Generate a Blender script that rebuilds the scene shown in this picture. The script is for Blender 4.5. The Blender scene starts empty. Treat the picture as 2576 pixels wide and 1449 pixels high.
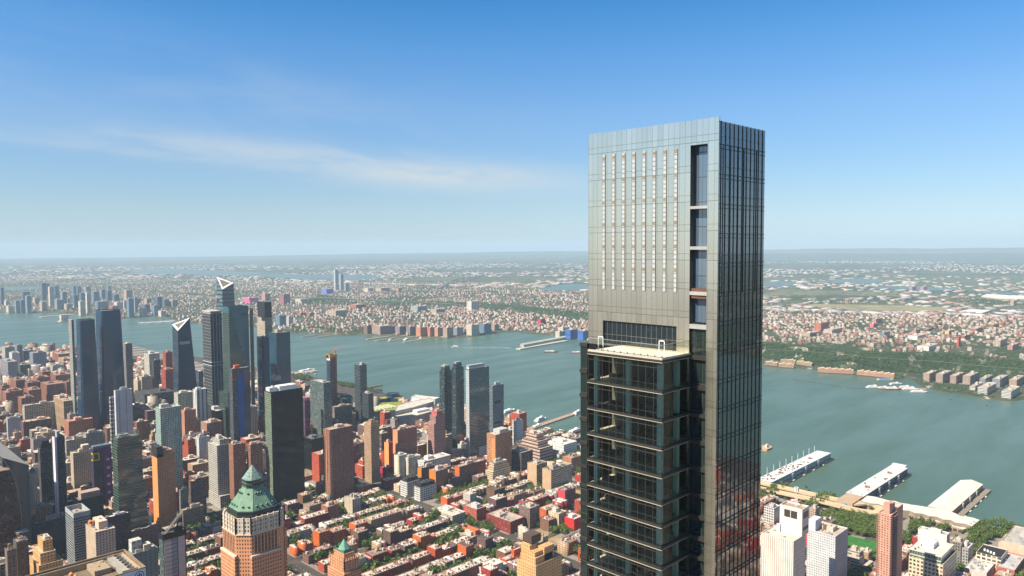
import bpy, math, random
import numpy as np
from math import sin, cos, tan, atan2, hypot, pi, radians, sqrt, floor
C = bpy.context.scene
COL = C.collection
# ------------------------------------------------------------------ camera
# world: +X runs along the cross streets to the river, +Y runs down the avenues, Z up, metres
CH = 450.0
F, CX, CY = 1880.0, 1288.0, 724.5
PITCH, ROLL = radians(3.24), radians(0.33)
_h = np.array([sqrt(.5), sqrt(.5), 0]); _r = np.array([sqrt(.5), -sqrt(.5), 0]); _z = np.array([0, 0, 1.0])
FWD = _h*cos(PITCH) - _z*sin(PITCH); _u = _h*sin(PITCH) + _z*cos(PITCH)
RT = _r*cos(ROLL) - _u*sin(ROLL); UP = _u*cos(ROLL) + _r*sin(ROLL)
cam = bpy.data.cameras.new('camera'); camo = bpy.data.objects.new('camera', cam); COL.objects.link(camo)
import mathutils
camo.matrix_world = mathutils.Matrix(((RT[0], UP[0], -FWD[0], 0), (RT[1], UP[1], -FWD[1], 0), (RT[2], UP[2], -FWD[2], CH), (0, 0, 0, 1)))
cam.sensor_width = 36; cam.lens = F/2576*36; cam.clip_start = 1; cam.clip_end = 120000
C.camera = camo
# ------------------------------------------------------------------ sky, sun, exposure
SUN_EL, SUN_AZ = radians(47), radians(14)
SD = np.array([-cos(SUN_AZ)*cos(SUN_EL), sin(SUN_AZ)*cos(SUN_EL), sin(SUN_EL)])
W = bpy.data.worlds.new("World"); C.world = W; W.use_nodes = True
nt = W.node_tree; N = nt.nodes; L = nt.links
bg = N['Background']
sky = N.new('ShaderNodeTexSky'); sky.sky_type = 'NISHITA'; sky.sun_disc = False
sky.sun_elevation = SUN_EL; sky.sun_rotation = atan2(SD[0], SD[1])
sky.altitude = 400; sky.air_density = 1.0; sky.dust_density = 0.3; sky.ozone_density = 2.0
# thin cirrus high in the sky, by direction
tc = N.new('ShaderNodeTexCoord'); sp = N.new('ShaderNodeSeparateXYZ'); L.new(tc.outputs['Generated'], sp.inputs[0])
def wm(op, a, b=None, c=None, clamp=False):
 n = N.new('ShaderNodeMath'); n.operation = op; n.use_clamp = clamp
 for i, x in enumerate((a, b, c)):
  if x is None: continue
  if isinstance(x, (int, float)): n.inputs[i].default_value = x
  else: L.new(x, n.inputs[i])
 return n.outputs[0]
az = wm('ARCTAN2', sp.outputs[0], sp.outputs[1])
azr = wm('SUBTRACT', az, pi/4)
el = wm('ARCSINE', sp.outputs[2])
# bluer tint by height above the horizon, darkened overhead to cut fill light
tr = N.new('ShaderNodeValToRGB'); L.new(wm('DIVIDE', el, 1.0, clamp=True), tr.inputs[0]); _e = tr.color_ramp.elements
_st = [(0, (.86, 1.12, 1.66)), (.013, (.84, 1.08, 1.55)), (.051, (.92, 1.09, 1.34)), (.098, (.93, 1.15, 1.38)), (.175, (.93, 1.28, 1.58)), (.252, (.66, 1.28, 1.72)), (.313, (.39, 1.2, 1.7)), (.5, (.30, .80, 1.15)), (1, (.28, .55, .80))]
while len(_e) < len(_st): _e.new(.5)
for k, (p, c) in zip(_e, _st): k.position = p; k.color = (*[v/3.24 for v in c], 1)
hs = N.new('ShaderNodeVectorMath'); hs.operation = 'MULTIPLY'; L.new(sky.outputs[0], hs.inputs[0]); L.new(tr.outputs[0], hs.inputs[1])
h2 = N.new('ShaderNodeVectorMath'); h2.operation = 'SCALE'; L.new(hs.outputs[0], h2.inputs[0]); h2.inputs['Scale'].default_value = 2.0; hs = h2
def cirrus(az0, el0, saz, sel, slope, nscale, seed, lo, hi):
 e = wm('SUBTRACT', el, wm('ADD', wm('MULTIPLY', azr, slope), el0))
 a = wm('SUBTRACT', azr, az0)
 cv = N.new('ShaderNodeCombineXYZ')
 L.new(wm('MULTIPLY', azr, nscale), cv.inputs[0]); L.new(wm('MULTIPLY', e, nscale*4.5), cv.inputs[1]); cv.inputs[2].default_value = seed
 nz = N.new('ShaderNodeTexNoise'); nz.inputs['Scale'].default_value = 1; nz.inputs['Detail'].default_value = 7; nz.inputs['Roughness'].default_value = .55
 nz.inputs['Distortion'].default_value = .6
 L.new(cv.outputs[0], nz.inputs['Vector'])
 g = wm('EXPONENT', wm('MULTIPLY', wm('ADD', wm('POWER', wm('DIVIDE', a, saz), 2), wm('POWER', wm('DIVIDE', e, sel), 2)), -1))
 mr = N.new('ShaderNodeMapRange'); mr.interpolation_type = 'SMOOTHSTEP'; mr.inputs[1].default_value = lo; mr.inputs[2].default_value = hi
 L.new(nz.outputs[0], mr.inputs[0])
 return wm('MULTIPLY', mr.outputs[0], g)
c1 = cirrus(-.09, .086, .17, .019, -.06, 9, 3.1, .16, .60)
c2 = cirrus(-.30, .100, .28, .016, -.06, 7, 8.7, .30, .66)
c3 = cirrus(-.42, .085, .22, .006, -.06, 9, 1.7, .3, .6)
c4 = cirrus(.62, .135, .05, .008, .3, 12, 5.7, .3, .6)
c5 = cirrus(-.45, .14, .4, .06, -.1, 4, 11.2, .35, .8)
ct = wm('ADD', wm('ADD', wm('MULTIPLY', c1, .75), wm('MULTIPLY', c2, .5)), wm('ADD', wm('MULTIPLY', c3, .2), wm('ADD', wm('MULTIPLY', c4, .35), wm('MULTIPLY', c5, .22))), clamp=True)
mx = N.new('ShaderNodeMixRGB'); L.new(ct, mx.inputs[0]); L.new(hs.outputs[0], mx.inputs[1]); mx.inputs[2].default_value = (4.6, 5.0, 5.2, 1)
L.new(mx.outputs[0], bg.inputs[0]); bg.inputs[1].default_value = 0.069
sun = bpy.data.lights.new('sun', 'SUN'); sun.energy = 4.5; sun.angle = radians(.5); sun.color = (1, .88, .71)
suno = bpy.data.objects.new('sun', sun); COL.objects.link(suno); suno.location = (0, 0, 900)
suno.rotation_euler = mathutils.Vector((-SD[0], -SD[1], -SD[2])).to_track_quat('-Z', 'Y').to_euler()
C.view_settings.view_transform = 'Standard'; C.view_settings.look = 'None'; C.view_settings.gamma = 1
C.view_settings.exposure = 1.1
C.render.engine = 'CYCLES'
cy = C.cycles
cy.use_denoising = True
try: cy.denoiser = 'OPENIMAGEDENOISE'; cy.denoising_input_passes = 'RGB_ALBEDO_NORMAL'
except Exception: pass
cy.max_bounces = 6; cy.diffuse_bounces = 2; cy.glossy_bounces = 3; cy.transmission_bounces = 3; cy.transparent_max_bounces = 8; cy.volume_bounces = 1
cy.sample_clamp_indirect = 4
# ------------------------------------------------------------------ photo frame -> world
def ray(px, py): return FWD + RT*((px-CX)/F) + UP*((CY-py)/F)
def proj(x, y, z):
 p = np.array([x, y, z-CH]); d = p@FWD
 return CX+F*(p@RT)/d, CY-F*(p@UP)/d, d
ORG = {'Q': (0, 0, 1), 'L0': (0, 603.75, 4), 'L1': (0, 724.5, 4), 'L2': (0, 1086.75, 4), 'M1': (644, 724.5, 4), 'M2': (644, 1086.75, 4),
 'A2': (1140.4, 1086.75, 4), 'R2': (1932, 1086.75, 4), 'R1': (1932, 724.5, 4)}
def q(c, x, y):
 o = ORG[c]; return o[0]+x/o[2], o[1]+y/o[2]
def G(px, py, z=0.0):
 d = ray(px, py); t = (z-CH)/d[2]
 return d[0]*t, d[1]*t
def Z(px, py, x, y):
 d = ray(px, py); return CH + d[2]*hypot(x, y)/hypot(d[0], d[1])
def fit(xl, xc, xr, yt, h=None, yb=None, gz=0.0):
 if h is None:
  x0, y0 = G(xc, yb, gz); h = Z(xc, yt, x0, y0)
 else: x0, y0 = G(xc, yt, h)
 def solve(fn, target, sgn):
  lo, hi = 0.5, 900.0
  for _ in range(50):
   m = (lo+hi)/2
   if sgn*(fn(m)-target) < 0: lo = m
   else: hi = m
  return (lo+hi)/2
 wv = solve(lambda m: proj(x0, y0+m, h)[0], xl, -1)
 wu = solve(lambda m: proj(x0+m, y0, h)[0], xr, 1)
 return x0, y0, wu, wv, h
# ------------------------------------------------------------------ materials
MATS = {}
def newmat(name):
 m = bpy.data.materials.new(name); m.use_nodes = True
 nt = m.node_tree; b = nt.nodes['Principled BSDF']
 return m, nt, b
class NT:
 """small node helper"""
 def __init__(s, nt): s.nt = nt; s.n = nt.nodes; s.l = nt.links
 def node(s, t, **k):
  n = s.n.new(t)
  for a, v in k.items(): setattr(n, a, v)
  return n
 def put(s, sock, v):
  if v is None: return
  if hasattr(v, 'is_output') or isinstance(v, bpy.types.NodeSocket): s.l.new(v, sock)
  elif isinstance(v, (tuple, list)) and len(v) == 3 and sock.type == 'RGBA': sock.default_value = (*v, 1)
  else: sock.default_value = v
 def m(s, op, a, b=None, c=None, clamp=False):
  n = s.node('ShaderNodeMath', operation=op, use_clamp=clamp)
  for i, x in enumerate((a, b, c)): s.put(n.inputs[i], x)
  return n.outputs[0]
 def mix(s, f, a, b, blend='MIX'):
  n = s.node('ShaderNodeMixRGB', blend_type=blend)
  s.put(n.inputs[0], f); s.put(n.inputs[1], a); s.put(n.inputs[2], b); return n.outputs[0]
 def noise(s, vec, scale, detail=3, rough=.5):
  n = s.node('ShaderNodeTexNoise'); n.inputs['Scale'].default_value = scale; n.inputs['Detail'].default_value = detail; n.inputs['Roughness'].default_value = rough
  if vec is not None: s.l.new(vec, n.inputs['Vector'])
  return n.outputs[0]
 def rng(s, v, a, b, c, d):
  n = s.node('ShaderNodeMapRange'); s.put(n.inputs[0], v)
  for i, x in enumerate((a, b, c, d)): n.inputs[i+1].default_value = x
  return n.outputs[0]
 def ramp(s, v, stops):
  n = s.node('ShaderNodeValToRGB'); s.put(n.inputs[0], v); e = n.color_ramp.elements
  while len(e) < len(stops): e.new(.5)
  for k, (p, c) in zip(e, stops): k.position = p; k.color = (*c, 1)
  return n.outputs[0]
def plain(color, rough=.8, metal=0, spec=.3, var=.12, vscale=.15, name=None, objcol=False):
 key = ('plain', tuple(color), rough, metal, spec, var, vscale, objcol)
 if key in MATS: return MATS[key]
 m, nt, b = newmat(name or 'paint'); t = NT(nt)
 tc = t.node('ShaderNodeTexCoord')
 n = t.noise(tc.outputs['Object'], vscale, 4, .6)
 base = tuple(color)
 if objcol:
  oi = t.node('ShaderNodeObjectInfo'); base = oi.outputs['Color']
 f = t.rng(n, .3, .7, 1-var, 1+var)
 v = t.node('ShaderNodeVectorMath', operation='SCALE')
 if objcol: t.l.new(base, v.inputs[0])
 else: v.inputs[0].default_value = base
 t.l.new(f, v.inputs['Scale']); t.l.new(v.outputs[0], b.inputs['Base Color'])
 b.inputs['Roughness'].default_value = rough; b.inputs['Metallic'].default_value = metal; b.inputs['Specular IOR Level'].default_value = spec
 MATS[key] = m; return m
def facade(wall, glass=(.02, .03, .035), cw=3.0, ch=3.4, wx=.5, wy=.5, rough=.08, spec=.6, var=.6, wrough=.8, wspec=.2, objcol=False,
  band=None, bandcol=None, blind=.12, wob=.0, metal=0.0, bump=.25, joint=None, ior=1.5):
 """walls with a grid of windows in UV metres: cw x ch bays, window takes wx, wy of a bay"""
 key = ('fac', tuple(wall), tuple(glass), cw, ch, wx, wy, rough, spec, var, wrough, wspec, objcol, band, bandcol, blind, wob, metal, bump, joint, ior)
 if key in MATS: return MATS[key]
 m, nt, b = newmat('facade'); t = NT(nt)
 uv = t.node('ShaderNodeUVMap'); s = t.node('ShaderNodeSeparateXYZ'); t.l.new(uv.outputs[0], s.inputs[0])
 X = t.m('DIVIDE', s.outputs[0], cw); Y = t.m('DIVIDE', s.outputs[1], ch)
 fx = t.m('ABSOLUTE', t.m('SUBTRACT', t.m('FRACT', X), .5)); fy = t.m('ABSOLUTE', t.m('SUBTRACT', t.m('FRACT', Y), .5))
 mask = t.m('MULTIPLY', t.m('LESS_THAN', fx, wx/2), t.m('LESS_THAN', fy, wy/2))
 cv = t.node('ShaderNodeCombineXYZ'); t.l.new(t.m('FLOOR', X), cv.inputs[0]); t.l.new(t.m('FLOOR', Y), cv.inputs[1])
 oi = t.node('ShaderNodeObjectInfo'); t.l.new(oi.outputs['Random'], cv.inputs[2])
 wn = t.node('ShaderNodeTexWhiteNoise', noise_dimensions='3D'); t.l.new(cv.outputs[0], wn.inputs['Vector'])
 r = wn.outputs['Value']
 gv = t.rng(r, 0, 1, 1-var, 1+var)
 gl = t.node('ShaderNodeVectorMath', operation='SCALE'); gl.inputs[0].default_value = glass; t.l.new(gv, gl.inputs['Scale'])
 glc = gl.outputs[0]
 if blind:
  glc = t.mix(t.m('MULTIPLY', t.m('GREATER_THAN', r, 1-blind), .5), glc, (.35, .33, .28))
 tc = t.node('ShaderNodeTexCoord')
 n1 = t.noise(tc.outputs['Object'], .06, 4, .65); n2 = t.noise(tc.outputs['Object'], .9, 2)
 wv = t.m('MULTIPLY', t.rng(n1, .3, .7, .86, 1.12), t.rng(n2, .3, .7, .95, 1.05))
 w = t.node('ShaderNodeVectorMath', operation='SCALE'); t.l.new(wv, w.inputs['Scale'])
 if objcol: t.l.new(oi.outputs['Color'], w.inputs[0])
 else: w.inputs[0].default_value = wall
 wc = w.outputs[0]
 if band:
  bm = t.m('LESS_THAN', t.m('FRACT', t.m('DIVIDE', Y, band)), .5/band)
  wc = t.mix(bm, wc, bandcol)
 if joint:
  jm = t.m('GREATER_THAN', fx, .5-joint/cw); wc = t.mix(jm, wc, tuple(c*.4 for c in wall))
 t.l.new(t.mix(mask, wc, glc), b.inputs['Base Color'])
 t.l.new(t.rng(mask, 0, 1, wrough, rough), b.inputs['Roughness'])
 t.l.new(t.rng(mask, 0, 1, wspec, spec), b.inputs['Specular IOR Level'])
 b.inputs['IOR'].default_value = ior
 if metal: t.l.new(t.m('MULTIPLY', mask, metal), b.inputs['Metallic'])
 if wob:
  vs = t.node('ShaderNodeVectorMath', operation='SUBTRACT'); t.l.new(wn.outputs['Color'], vs.inputs[0]); vs.inputs[1].default_value = (.5, .5, .5)
  wv3 = t.node('ShaderNodeTexNoise'); wv3.inputs['Scale'].default_value = .22; wv3.inputs['Detail'].default_value = 1; t.l.new(tc.outputs['Object'], wv3.inputs['Vector'])
  v3 = t.node('ShaderNodeVectorMath', operation='SUBTRACT'); t.l.new(wv3.outputs['Color'], v3.inputs[0]); v3.inputs[1].default_value = (.5, .5, .5)
  va = t.node('ShaderNodeVectorMath', operation='ADD'); t.l.new(vs.outputs[0], va.inputs[0]); t.l.new(v3.outputs[0], va.inputs[1])
  sc = t.node('ShaderNodeVectorMath', operation='SCALE'); t.l.new(va.outputs[0], sc.inputs[0]); t.l.new(t.m('MULTIPLY', mask, wob*.45), sc.inputs['Scale'])
  ge = t.node('ShaderNodeNewGeometry'); ad = t.node('ShaderNodeVectorMath', operation='ADD'); t.l.new(ge.outputs['Normal'], ad.inputs[0]); t.l.new(sc.outputs[0], ad.inputs[1])
  no = t.node('ShaderNodeVectorMath', operation='NORMALIZE'); t.l.new(ad.outputs[0], no.inputs[0]); t.l.new(no.outputs[0], b.inputs['Normal'])
 elif bump:
  bu = t.node('ShaderNodeBump'); bu.inputs['Strength'].default_value = bump; bu.inputs['Distance'].default_value = .25
  t.l.new(t.m('SUBTRACT', 1.0, mask), bu.inputs['Height']); t.l.new(bu.outputs[0], b.inputs['Normal'])
 MATS[key] = m; return m
def curtain(glass, cw=1.6, ch=3.9, spec=.5, wob=.02, frame=None, wx=.9, wy=.8, var=.15, rough=.06, blind=0, metal=0.0, ior=1.5, band=None, bandcol=None):
 spec = min(spec, .5); ior = 1.5+(ior-1.5)*.45
 frame = frame or tuple(c*.5+.01 for c in glass)
 return facade(frame, glass, cw, ch, wx, wy, rough, spec, var, .35, .5, blind=blind, wob=wob, metal=metal, ior=ior, band=band, bandcol=bandcol)
def roofmat(color, dirt=.35, objcol=False):
 key = ('roof', tuple(color), dirt, objcol)
 if key in MATS: return MATS[key]
 m, nt, b = newmat('roofing'); t = NT(nt)
 ge = t.node('ShaderNodeNewGeometry'); P = ge.outputs['Position']
 n1 = t.noise(P, .09, 5, .7); n2 = t.noise(P, .6, 3, .6)
 if objcol:
  oi = t.node('ShaderNodeObjectInfo'); a = t.node('ShaderNodeAttribute', attribute_type='OBJECT', attribute_name='roof_tone')
  c = t.mix(1, (1, 1, 1), a.outputs['Color'], 'MULTIPLY')
 else:
  c = tuple(color)
 f = t.m('MULTIPLY', t.rng(n1, .35, .65, 1-dirt, 1.05), t.rng(n2, .3, .7, .88, 1.06))
 v = t.node('ShaderNodeVectorMath', operation='SCALE')
 if objcol: t.l.new(c, v.inputs[0])
 else: v.inputs[0].default_value = c
 t.l.new(f, v.inputs['Scale']); t.l.new(v.outputs[0], b.inputs['Base Color'])
 b.inputs['Roughness'].default_value = .85; b.inputs['Specular IOR Level'].default_value = .2
 MATS[key] = m; return m
def vcolmat(name, rough=.85, wins=False, vs=.3):
 """colour of each face read from the mesh (every house its own paint)"""
 m, nt, b = newmat(name); t = NT(nt)
 a = t.node('ShaderNodeAttribute', attribute_name='tone')
 ge = t.node('ShaderNodeNewGeometry'); n = t.noise(ge.outputs['Position'], vs, 3, .6)
 v = t.node('ShaderNodeVectorMath', operation='SCALE'); t.l.new(a.outputs['Color'], v.inputs[0]); t.l.new(t.rng(n, .3, .7, .8, 1.1), v.inputs['Scale'])
 c = v.outputs[0]
 if wins:
  uv = t.node('ShaderNodeUVMap'); s = t.node('ShaderNodeSeparateXYZ'); t.l.new(uv.outputs[0], s.inputs[0])
  fx = t.m('ABSOLUTE', t.m('SUBTRACT', t.m('FRACT', t.m('DIVIDE', s.outputs[0], 3.0)), .5)); fy = t.m('ABSOLUTE', t.m('SUBTRACT', t.m('FRACT', t.m('DIVIDE', s.outputs[1], 3.3)), .5))
  mk = t.m('MULTIPLY', t.m('LESS_THAN', fx, .22), t.m('LESS_THAN', fy, .28))
  mk = t.m('MULTIPLY', mk, t.m('GREATER_THAN', s.outputs[1], .01))
  c = t.mix(mk, c, (.03, .035, .04)); t.l.new(t.rng(mk, 0, 1, .85, .2), b.inputs['Roughness'])
 else: b.inputs['Roughness'].default_value = rough
 t.l.new(c, b.inputs['Base Color']); b.inputs['Specular IOR Level'].default_value = .25
 return m
# ------------------------------------------------------------------ mesh builder and scene objects
class MB:
 def __init__(s): s.v = []; s.f = []; s.uv = []; s.c = []; s.col = None
 def face(s, pts, uv=None):
  i = len(s.v); s.v += [tuple(map(float, p)) for p in pts]; s.f.append(tuple(range(i, i+len(pts))))
  s.uv += uv if uv else [(0., 0.)]*len(pts)
  if s.col is not None: s.c += [(*s.col, 1.)]*len(pts)
 def wall(s, a, b, z0, z1, u0=0.0, zb=None, a2=None, b2=None):
  """vertical (or leaning) quad from a to b (x, y); outward = right of a->b"""
  w = hypot(b[0]-a[0], b[1]-a[1]); a2 = a2 or a; b2 = b2 or b; v0 = z0 if zb is None else z0-zb; v1 = v0+z1-z0
  s.face([(a[0], a[1], z0), (b[0], b[1], z0), (b2[0], b2[1], z1), (a2[0], a2[1], z1)], [(u0, v0), (u0+w, v0), (u0+w, v1), (u0, v1)])
  return u0+w
 def prism(s, poly, z0, z1, top=True, bot=False, poly2=None, zb=None):
  """poly counter-clockwise seen from above"""
  p2 = poly2 or poly; n = len(poly)
  for i in range(n):
   j = (i+1) % n
   s.wall(poly[i], poly[j], z0, z1, 0.0, zb, p2[i], p2[j])
  if top: s.face([(x, y, z1) for x, y in p2], [(x, y) for x, y in p2])
  if bot: s.face([(x, y, z0) for x, y in reversed(poly)], [(x, y) for x, y in reversed(poly)])
 def box(s, x0, y0, z0, x1, y1, z1, top=True, bot=False, zb=None):
  s.prism([(x0, y0), (x1, y0), (x1, y1), (x0, y1)], z0, z1, top, bot, None, zb)
 def rim(s, poly, z, w=.6, hgt=1.2, drop=1.2):
  """parapet: ring on top of the wall line with an inner face"""
  x = [p[0] for p in poly]; y = [p[1] for p in poly]; cx = sum(x)/len(x); cyy = sum(y)/len(y)
  inn = []
  for px, py in poly:
   d = hypot(px-cx, py-cyy); k = max(.5, 1-w*1.4/d); inn.append((cx+(px-cx)*k, cyy+(py-cyy)*k))
  n = len(poly)
  for i in range(n):
   j = (i+1) % n
   s.face([(*poly[i], z), (*poly[j], z), (*inn[j], z), (*inn[i], z)])
   s.face([(*inn[j], z-drop), (*inn[i], z-drop), (*inn[i], z), (*inn[j], z)])
  return inn
 def cyl(s, x, y, z0, z1, r, n=12, r2=None, top=True, bot=False):
  r2 = r if r2 is None else r2
  p = [(x+r*cos(2*pi*i/n), y+r*sin(2*pi*i/n)) for i in range(n)]; p2 = [(x+r2*cos(2*pi*i/n), y+r2*sin(2*pi*i/n)) for i in range(n)]
  s.prism(p, z0, z1, top and r2 > .01, bot, p2)
 def bar(s, a, b, w=.3, h=None):
  """square bar between two 3-D points"""
  a = np.array(a, float); b = np.array(b, float); d = b-a; l = np.linalg.norm(d)
  if l < 1e-6: return
  d /= l; h = h or w
  up = np.array([0, 0, 1.]) if abs(d[2]) < .95 else np.array([1., 0, 0])
  sx = np.cross(d, up); sx /= np.linalg.norm(sx); sz = np.cross(sx, d)
  o = [sx*w/2*i+sz*h/2*j for i, j in ((-1, -1), (1, -1), (1, 1), (-1, 1))]
  A = [a+k for k in o]; B = [b+k for k in o]
  for i in range(4):
   j = (i+1) % 4; s.face([A[i], A[j], B[j], B[i]])
  s.face(A[::-1]); s.face(B)
 def build(s, name, mat, parent=None, smooth=False):
  me = bpy.data.meshes.new(name); me.from_pydata(s.v, [], s.f)
  ul = me.uv_layers.new(name='UVMap'); ul.data.foreach_set('uv', np.array(s.uv, 'f').ravel())
  if s.c:
   ca = me.color_attributes.new('tone', 'FLOAT_COLOR', 'CORNER'); ca.data.foreach_set('color', np.array(s.c, 'f').ravel())
  if smooth: me.polygons.foreach_set('use_smooth', [True]*len(me.polygons))
  me.materials.append(mat); me.update()
  o = bpy.data.objects.new(name, me); COL.objects.link(o)
  if parent is not None: o.parent = parent
  return o
def thing(name, label, cat, loc=(0, 0, 0), group=None, rz=0.0):
 o = bpy.data.objects.new(name, None); COL.objects.link(o); o.location = loc; o.rotation_euler.z = rz
 o.empty_display_size = 5
 o['label'] = label; o['category'] = cat
 if group: o['group'] = group
 return o
def tag(o, label, cat, group=None, kind=None):
 if label: o['label'] = label
 if cat: o['category'] = cat
 if group: o['group'] = group
 if kind: o['kind'] = kind
 return o
def struct(o, kind='structure'): o['kind'] = kind; return o
def bulk(name, verts, faces_flat, nper, mat, cols=None, uvs=None):
 """fast mesh: verts (n,3), loops flat, nper vertices per face"""
 me = bpy.data.meshes.new(name); nf = len(faces_flat)//nper
 me.vertices.add(len(verts)); me.vertices.foreach_set('co', np.asarray(verts, 'f').ravel())
 me.loops.add(len(faces_flat)); me.loops.foreach_set('vertex_index', np.asarray(faces_flat, 'i'))
 me.polygons.add(nf); me.polygons.foreach_set('loop_start', np.arange(0, nf*nper, nper, dtype='i'))
 if uvs is not None:
  ul = me.uv_layers.new(name='UVMap'); ul.data.foreach_set('uv', np.asarray(uvs, 'f').ravel())
 if cols is not None:
  ca = me.color_attributes.new('tone', 'FLOAT_COLOR', 'CORNER'); cols = np.asarray(cols, 'f'); cols = np.concatenate([cols, np.ones((len(cols), 1), 'f')], 1) if cols.shape[1] == 3 else cols
  ca.data.foreach_set('color', cols.ravel())
 me.materials.append(mat); me.update(calc_edges=True); me.validate()
 o = bpy.data.objects.new(name, me); COL.objects.link(o); return o
def ftext(body, size, mat, par, loc, ext=.06):
 cu = bpy.data.curves.new('tmp', 'FONT'); cu.body = body; cu.size = size; cu.extrude = ext; cu.offset = .02
 ob = bpy.data.objects.new('tmp', cu); COL.objects.link(ob); me = bpy.data.meshes.new_from_object(ob.evaluated_get(bpy.context.evaluated_depsgraph_get())); bpy.data.objects.remove(ob); bpy.data.curves.remove(cu)
 me.name = 'lettering'; me.materials.clear(); me.materials.append(mat); o = bpy.data.objects.new('lettering', me); COL.objects.link(o); o.parent = par; o.location = loc; o.rotation_euler = (pi/2, 0, 0); return o
OCC = []
DIM = {}
LAND = []
def taken(x0, y0, x1, y1, g=2.0):
 for a in OCC:
  if x0 < a[2]+g and x1 > a[0]-g and y0 < a[3]+g and y1 > a[1]-g: return True
 return False
METAL = plain((.32, .33, .34), .5, .3, .5)
TANKW = plain((.17, .10, .06), .85)
def water_tank(par, x, y, z, r=2.0, h=4.0, colr=None):
 m = MB()
 for k in range(4): m.bar((x+r*.7*(1 if k & 1 else -1), y+r*.7*(1 if k & 2 else -1), z), (x+r*.7*(1 if k & 1 else -1), y+r*.7*(1 if k & 2 else -1), z+2.5), .35)
 m.cyl(x, y, z+2.5, z+2.5+h, r, 14, r*.93); m.cyl(x, y, z+2.5+h, z+2.5+h+r*.75, r*1.08, 14, .05)
 return m.build('water_tank', colr or TANKW, par)
def roof_clutter(par, rnd, x0, y0, x1, y1, z, mat, n=3, tank=False, big=True):
 """bulkhead, air handlers and ducts on a roof"""
 w, d = x1-x0, y1-y0
 if big and w > 7 and d > 7:
  bw, bd, bh = min(w*.45, 14), min(d*.45, 14), rnd.uniform(3.2, 6.5)
  bx, by = x0+rnd.uniform(.15, .8)*(w-bw), y0+rnd.uniform(.2, .8)*(d-bd)
  m = MB(); m.box(bx, by, z, bx+bw, by+bd, z+bh); m.box(bx+bw*.2, by+bd*.3, z+bh, bx+bw*.5, by+bd*.7, z+bh+1.4); m.build('bulkhead', mat, par)
 m = MB()
 for k in range(n):
  bw, bd, bh = rnd.uniform(1.2, 3.6), rnd.uniform(1.2, 3.6), rnd.uniform(.8, 2.2)
  bx, by = x0+1+rnd.random()*max(.1, w-bw-2), y0+1+rnd.random()*max(.1, d-bd-2)
  m.box(bx, by, z, bx+bw, by+bd, z+bh)
  if rnd.random() < .4: m.cyl(bx+bw/2, by+bd/2, z+bh, z+bh+.5, min(bw, bd)*.35, 8)
 if n: m.build('roof_units', METAL, par)['kind'] = 'stuff'
 if tank: water_tank(par, x0+w*rnd.uniform(.25, .75), y0+d*rnd.uniform(.25, .75), z, rnd.uniform(1.6, 2.3))
def tower(name, label, c, xl, xc, xr, yt, mat, h=None, yb=None, roof=(.3, .29, .27), cat='building', group=None, tiers=None, tank=False,
  junk=5, big=True, land=None, dmin=0, bulk_mat=None, wu=None, wv=None, seed=None, crown=None):
 """a grid-aligned building given where its near corner, side edges and roof line stand in the photograph"""
 a, b_, d = q(c, xl, 0)[0], q(c, xc, yt), q(c, xr, 0)[0]
 x0, y0, fu, fv, hh = fit(a, b_[0], d, b_[1], h, None if yb is None else q(c, 0, yb)[1])
 wu = wu or fu; wv = wv or fv
 if dmin: wu = max(wu, dmin); wv = max(wv, dmin)
 return tower_at(name, label, x0, y0, wu, wv, hh, mat, roof, cat, group, tiers, tank, junk, big, land, bulk_mat, seed, crown)
def tower_at(name, label, x0, y0, wu, wv, hh, mat, roof=(.3, .29, .27), cat='building', group=None, tiers=None, tank=False,
   junk=5, big=True, land=None, bulk_mat=None, seed=None, crown=None, z0=0.0):
 rnd = random.Random(seed if seed is not None else label)
 t = thing(name, label, cat, (x0, y0, z0), group)
 m = MB(); r = MB(); zb = 0.0
 tiers = tiers or [(1.0, 0, 0, 0, 0)]
 for k, (fz, a0, b0, a1, b1) in enumerate(tiers):
  zt = fz*hh; X0, Y0, X1, Y1 = a0*wu, b0*wv, wu*(1-a1), wv*(1-b1)
  p = [(X0, Y0), (X1, Y0), (X1, Y1), (X0, Y1)]
  m.prism(p, zb, zt, False, zb=0.0); inn = m.rim(p, zt, .55, 1.2, 1.2)
  r.face([(*i, zt-1.2) for i in inn], [tuple(i) for i in inn])
  zb = zt-1.2 if k < len(tiers)-1 else zt
 m.build('walls', mat, t); r.build('roof', roofmat(roof), t)
 if crown: crown(t, X0, Y0, X1, Y1, zt-1.2)
 else: roof_clutter(t, rnd, X0+.8, Y0+.8, X1-.8, Y1-.8, zt-1.2, bulk_mat or plain(tuple(min(.7, c*.9+.03) for c in roof)), junk, tank, big)
 OCC.append((x0, y0, x0+wu, y0+wv))
 if land: LAND.append((land, x0+wu/2, y0+wv/2))
 DIM[t.name] = (wu, wv, hh)
 return t
# ------------------------------------------------------------------ water, land, hills
def ang(x, y): return atan2(y, x)
SH_NJ = [(0, 789), (70, 788), (130, 786), (200, 794), (300, 804), (355, 798), (420, 800), (470, 815), (540, 815), (640, 824), (733, 838), (800, 842), (850, 846),
  (920, 842), (960, 848), (1060, 852), (1100, 850), (1150, 851), (1200, 847), (1240, 838), (1300, 836), (1335, 841), (1400, 845), (1440, 852), (1480, 862),
  (1700, 888), (1917, 920), (2050, 931), (2110, 934), (2180, 945), (2230, 951), (2280, 953), (2320, 972), (2350, 982), (2400, 992), (2450, 999), (2500, 1007), (2545, 1012), (2576, 1006)]
_s = [(ang(*G(*p)), hypot(*G(*p))) for p in SH_NJ]
_s += [(ang(x, y), hypot(x, y)) for x, y in ((2540, 300), (2600, -300), (2700, -1200), (2800, -3000), (2900, -7000), (1050, 7200), (900, 9000), (300, 11000), (-2000, 14000))]
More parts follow.
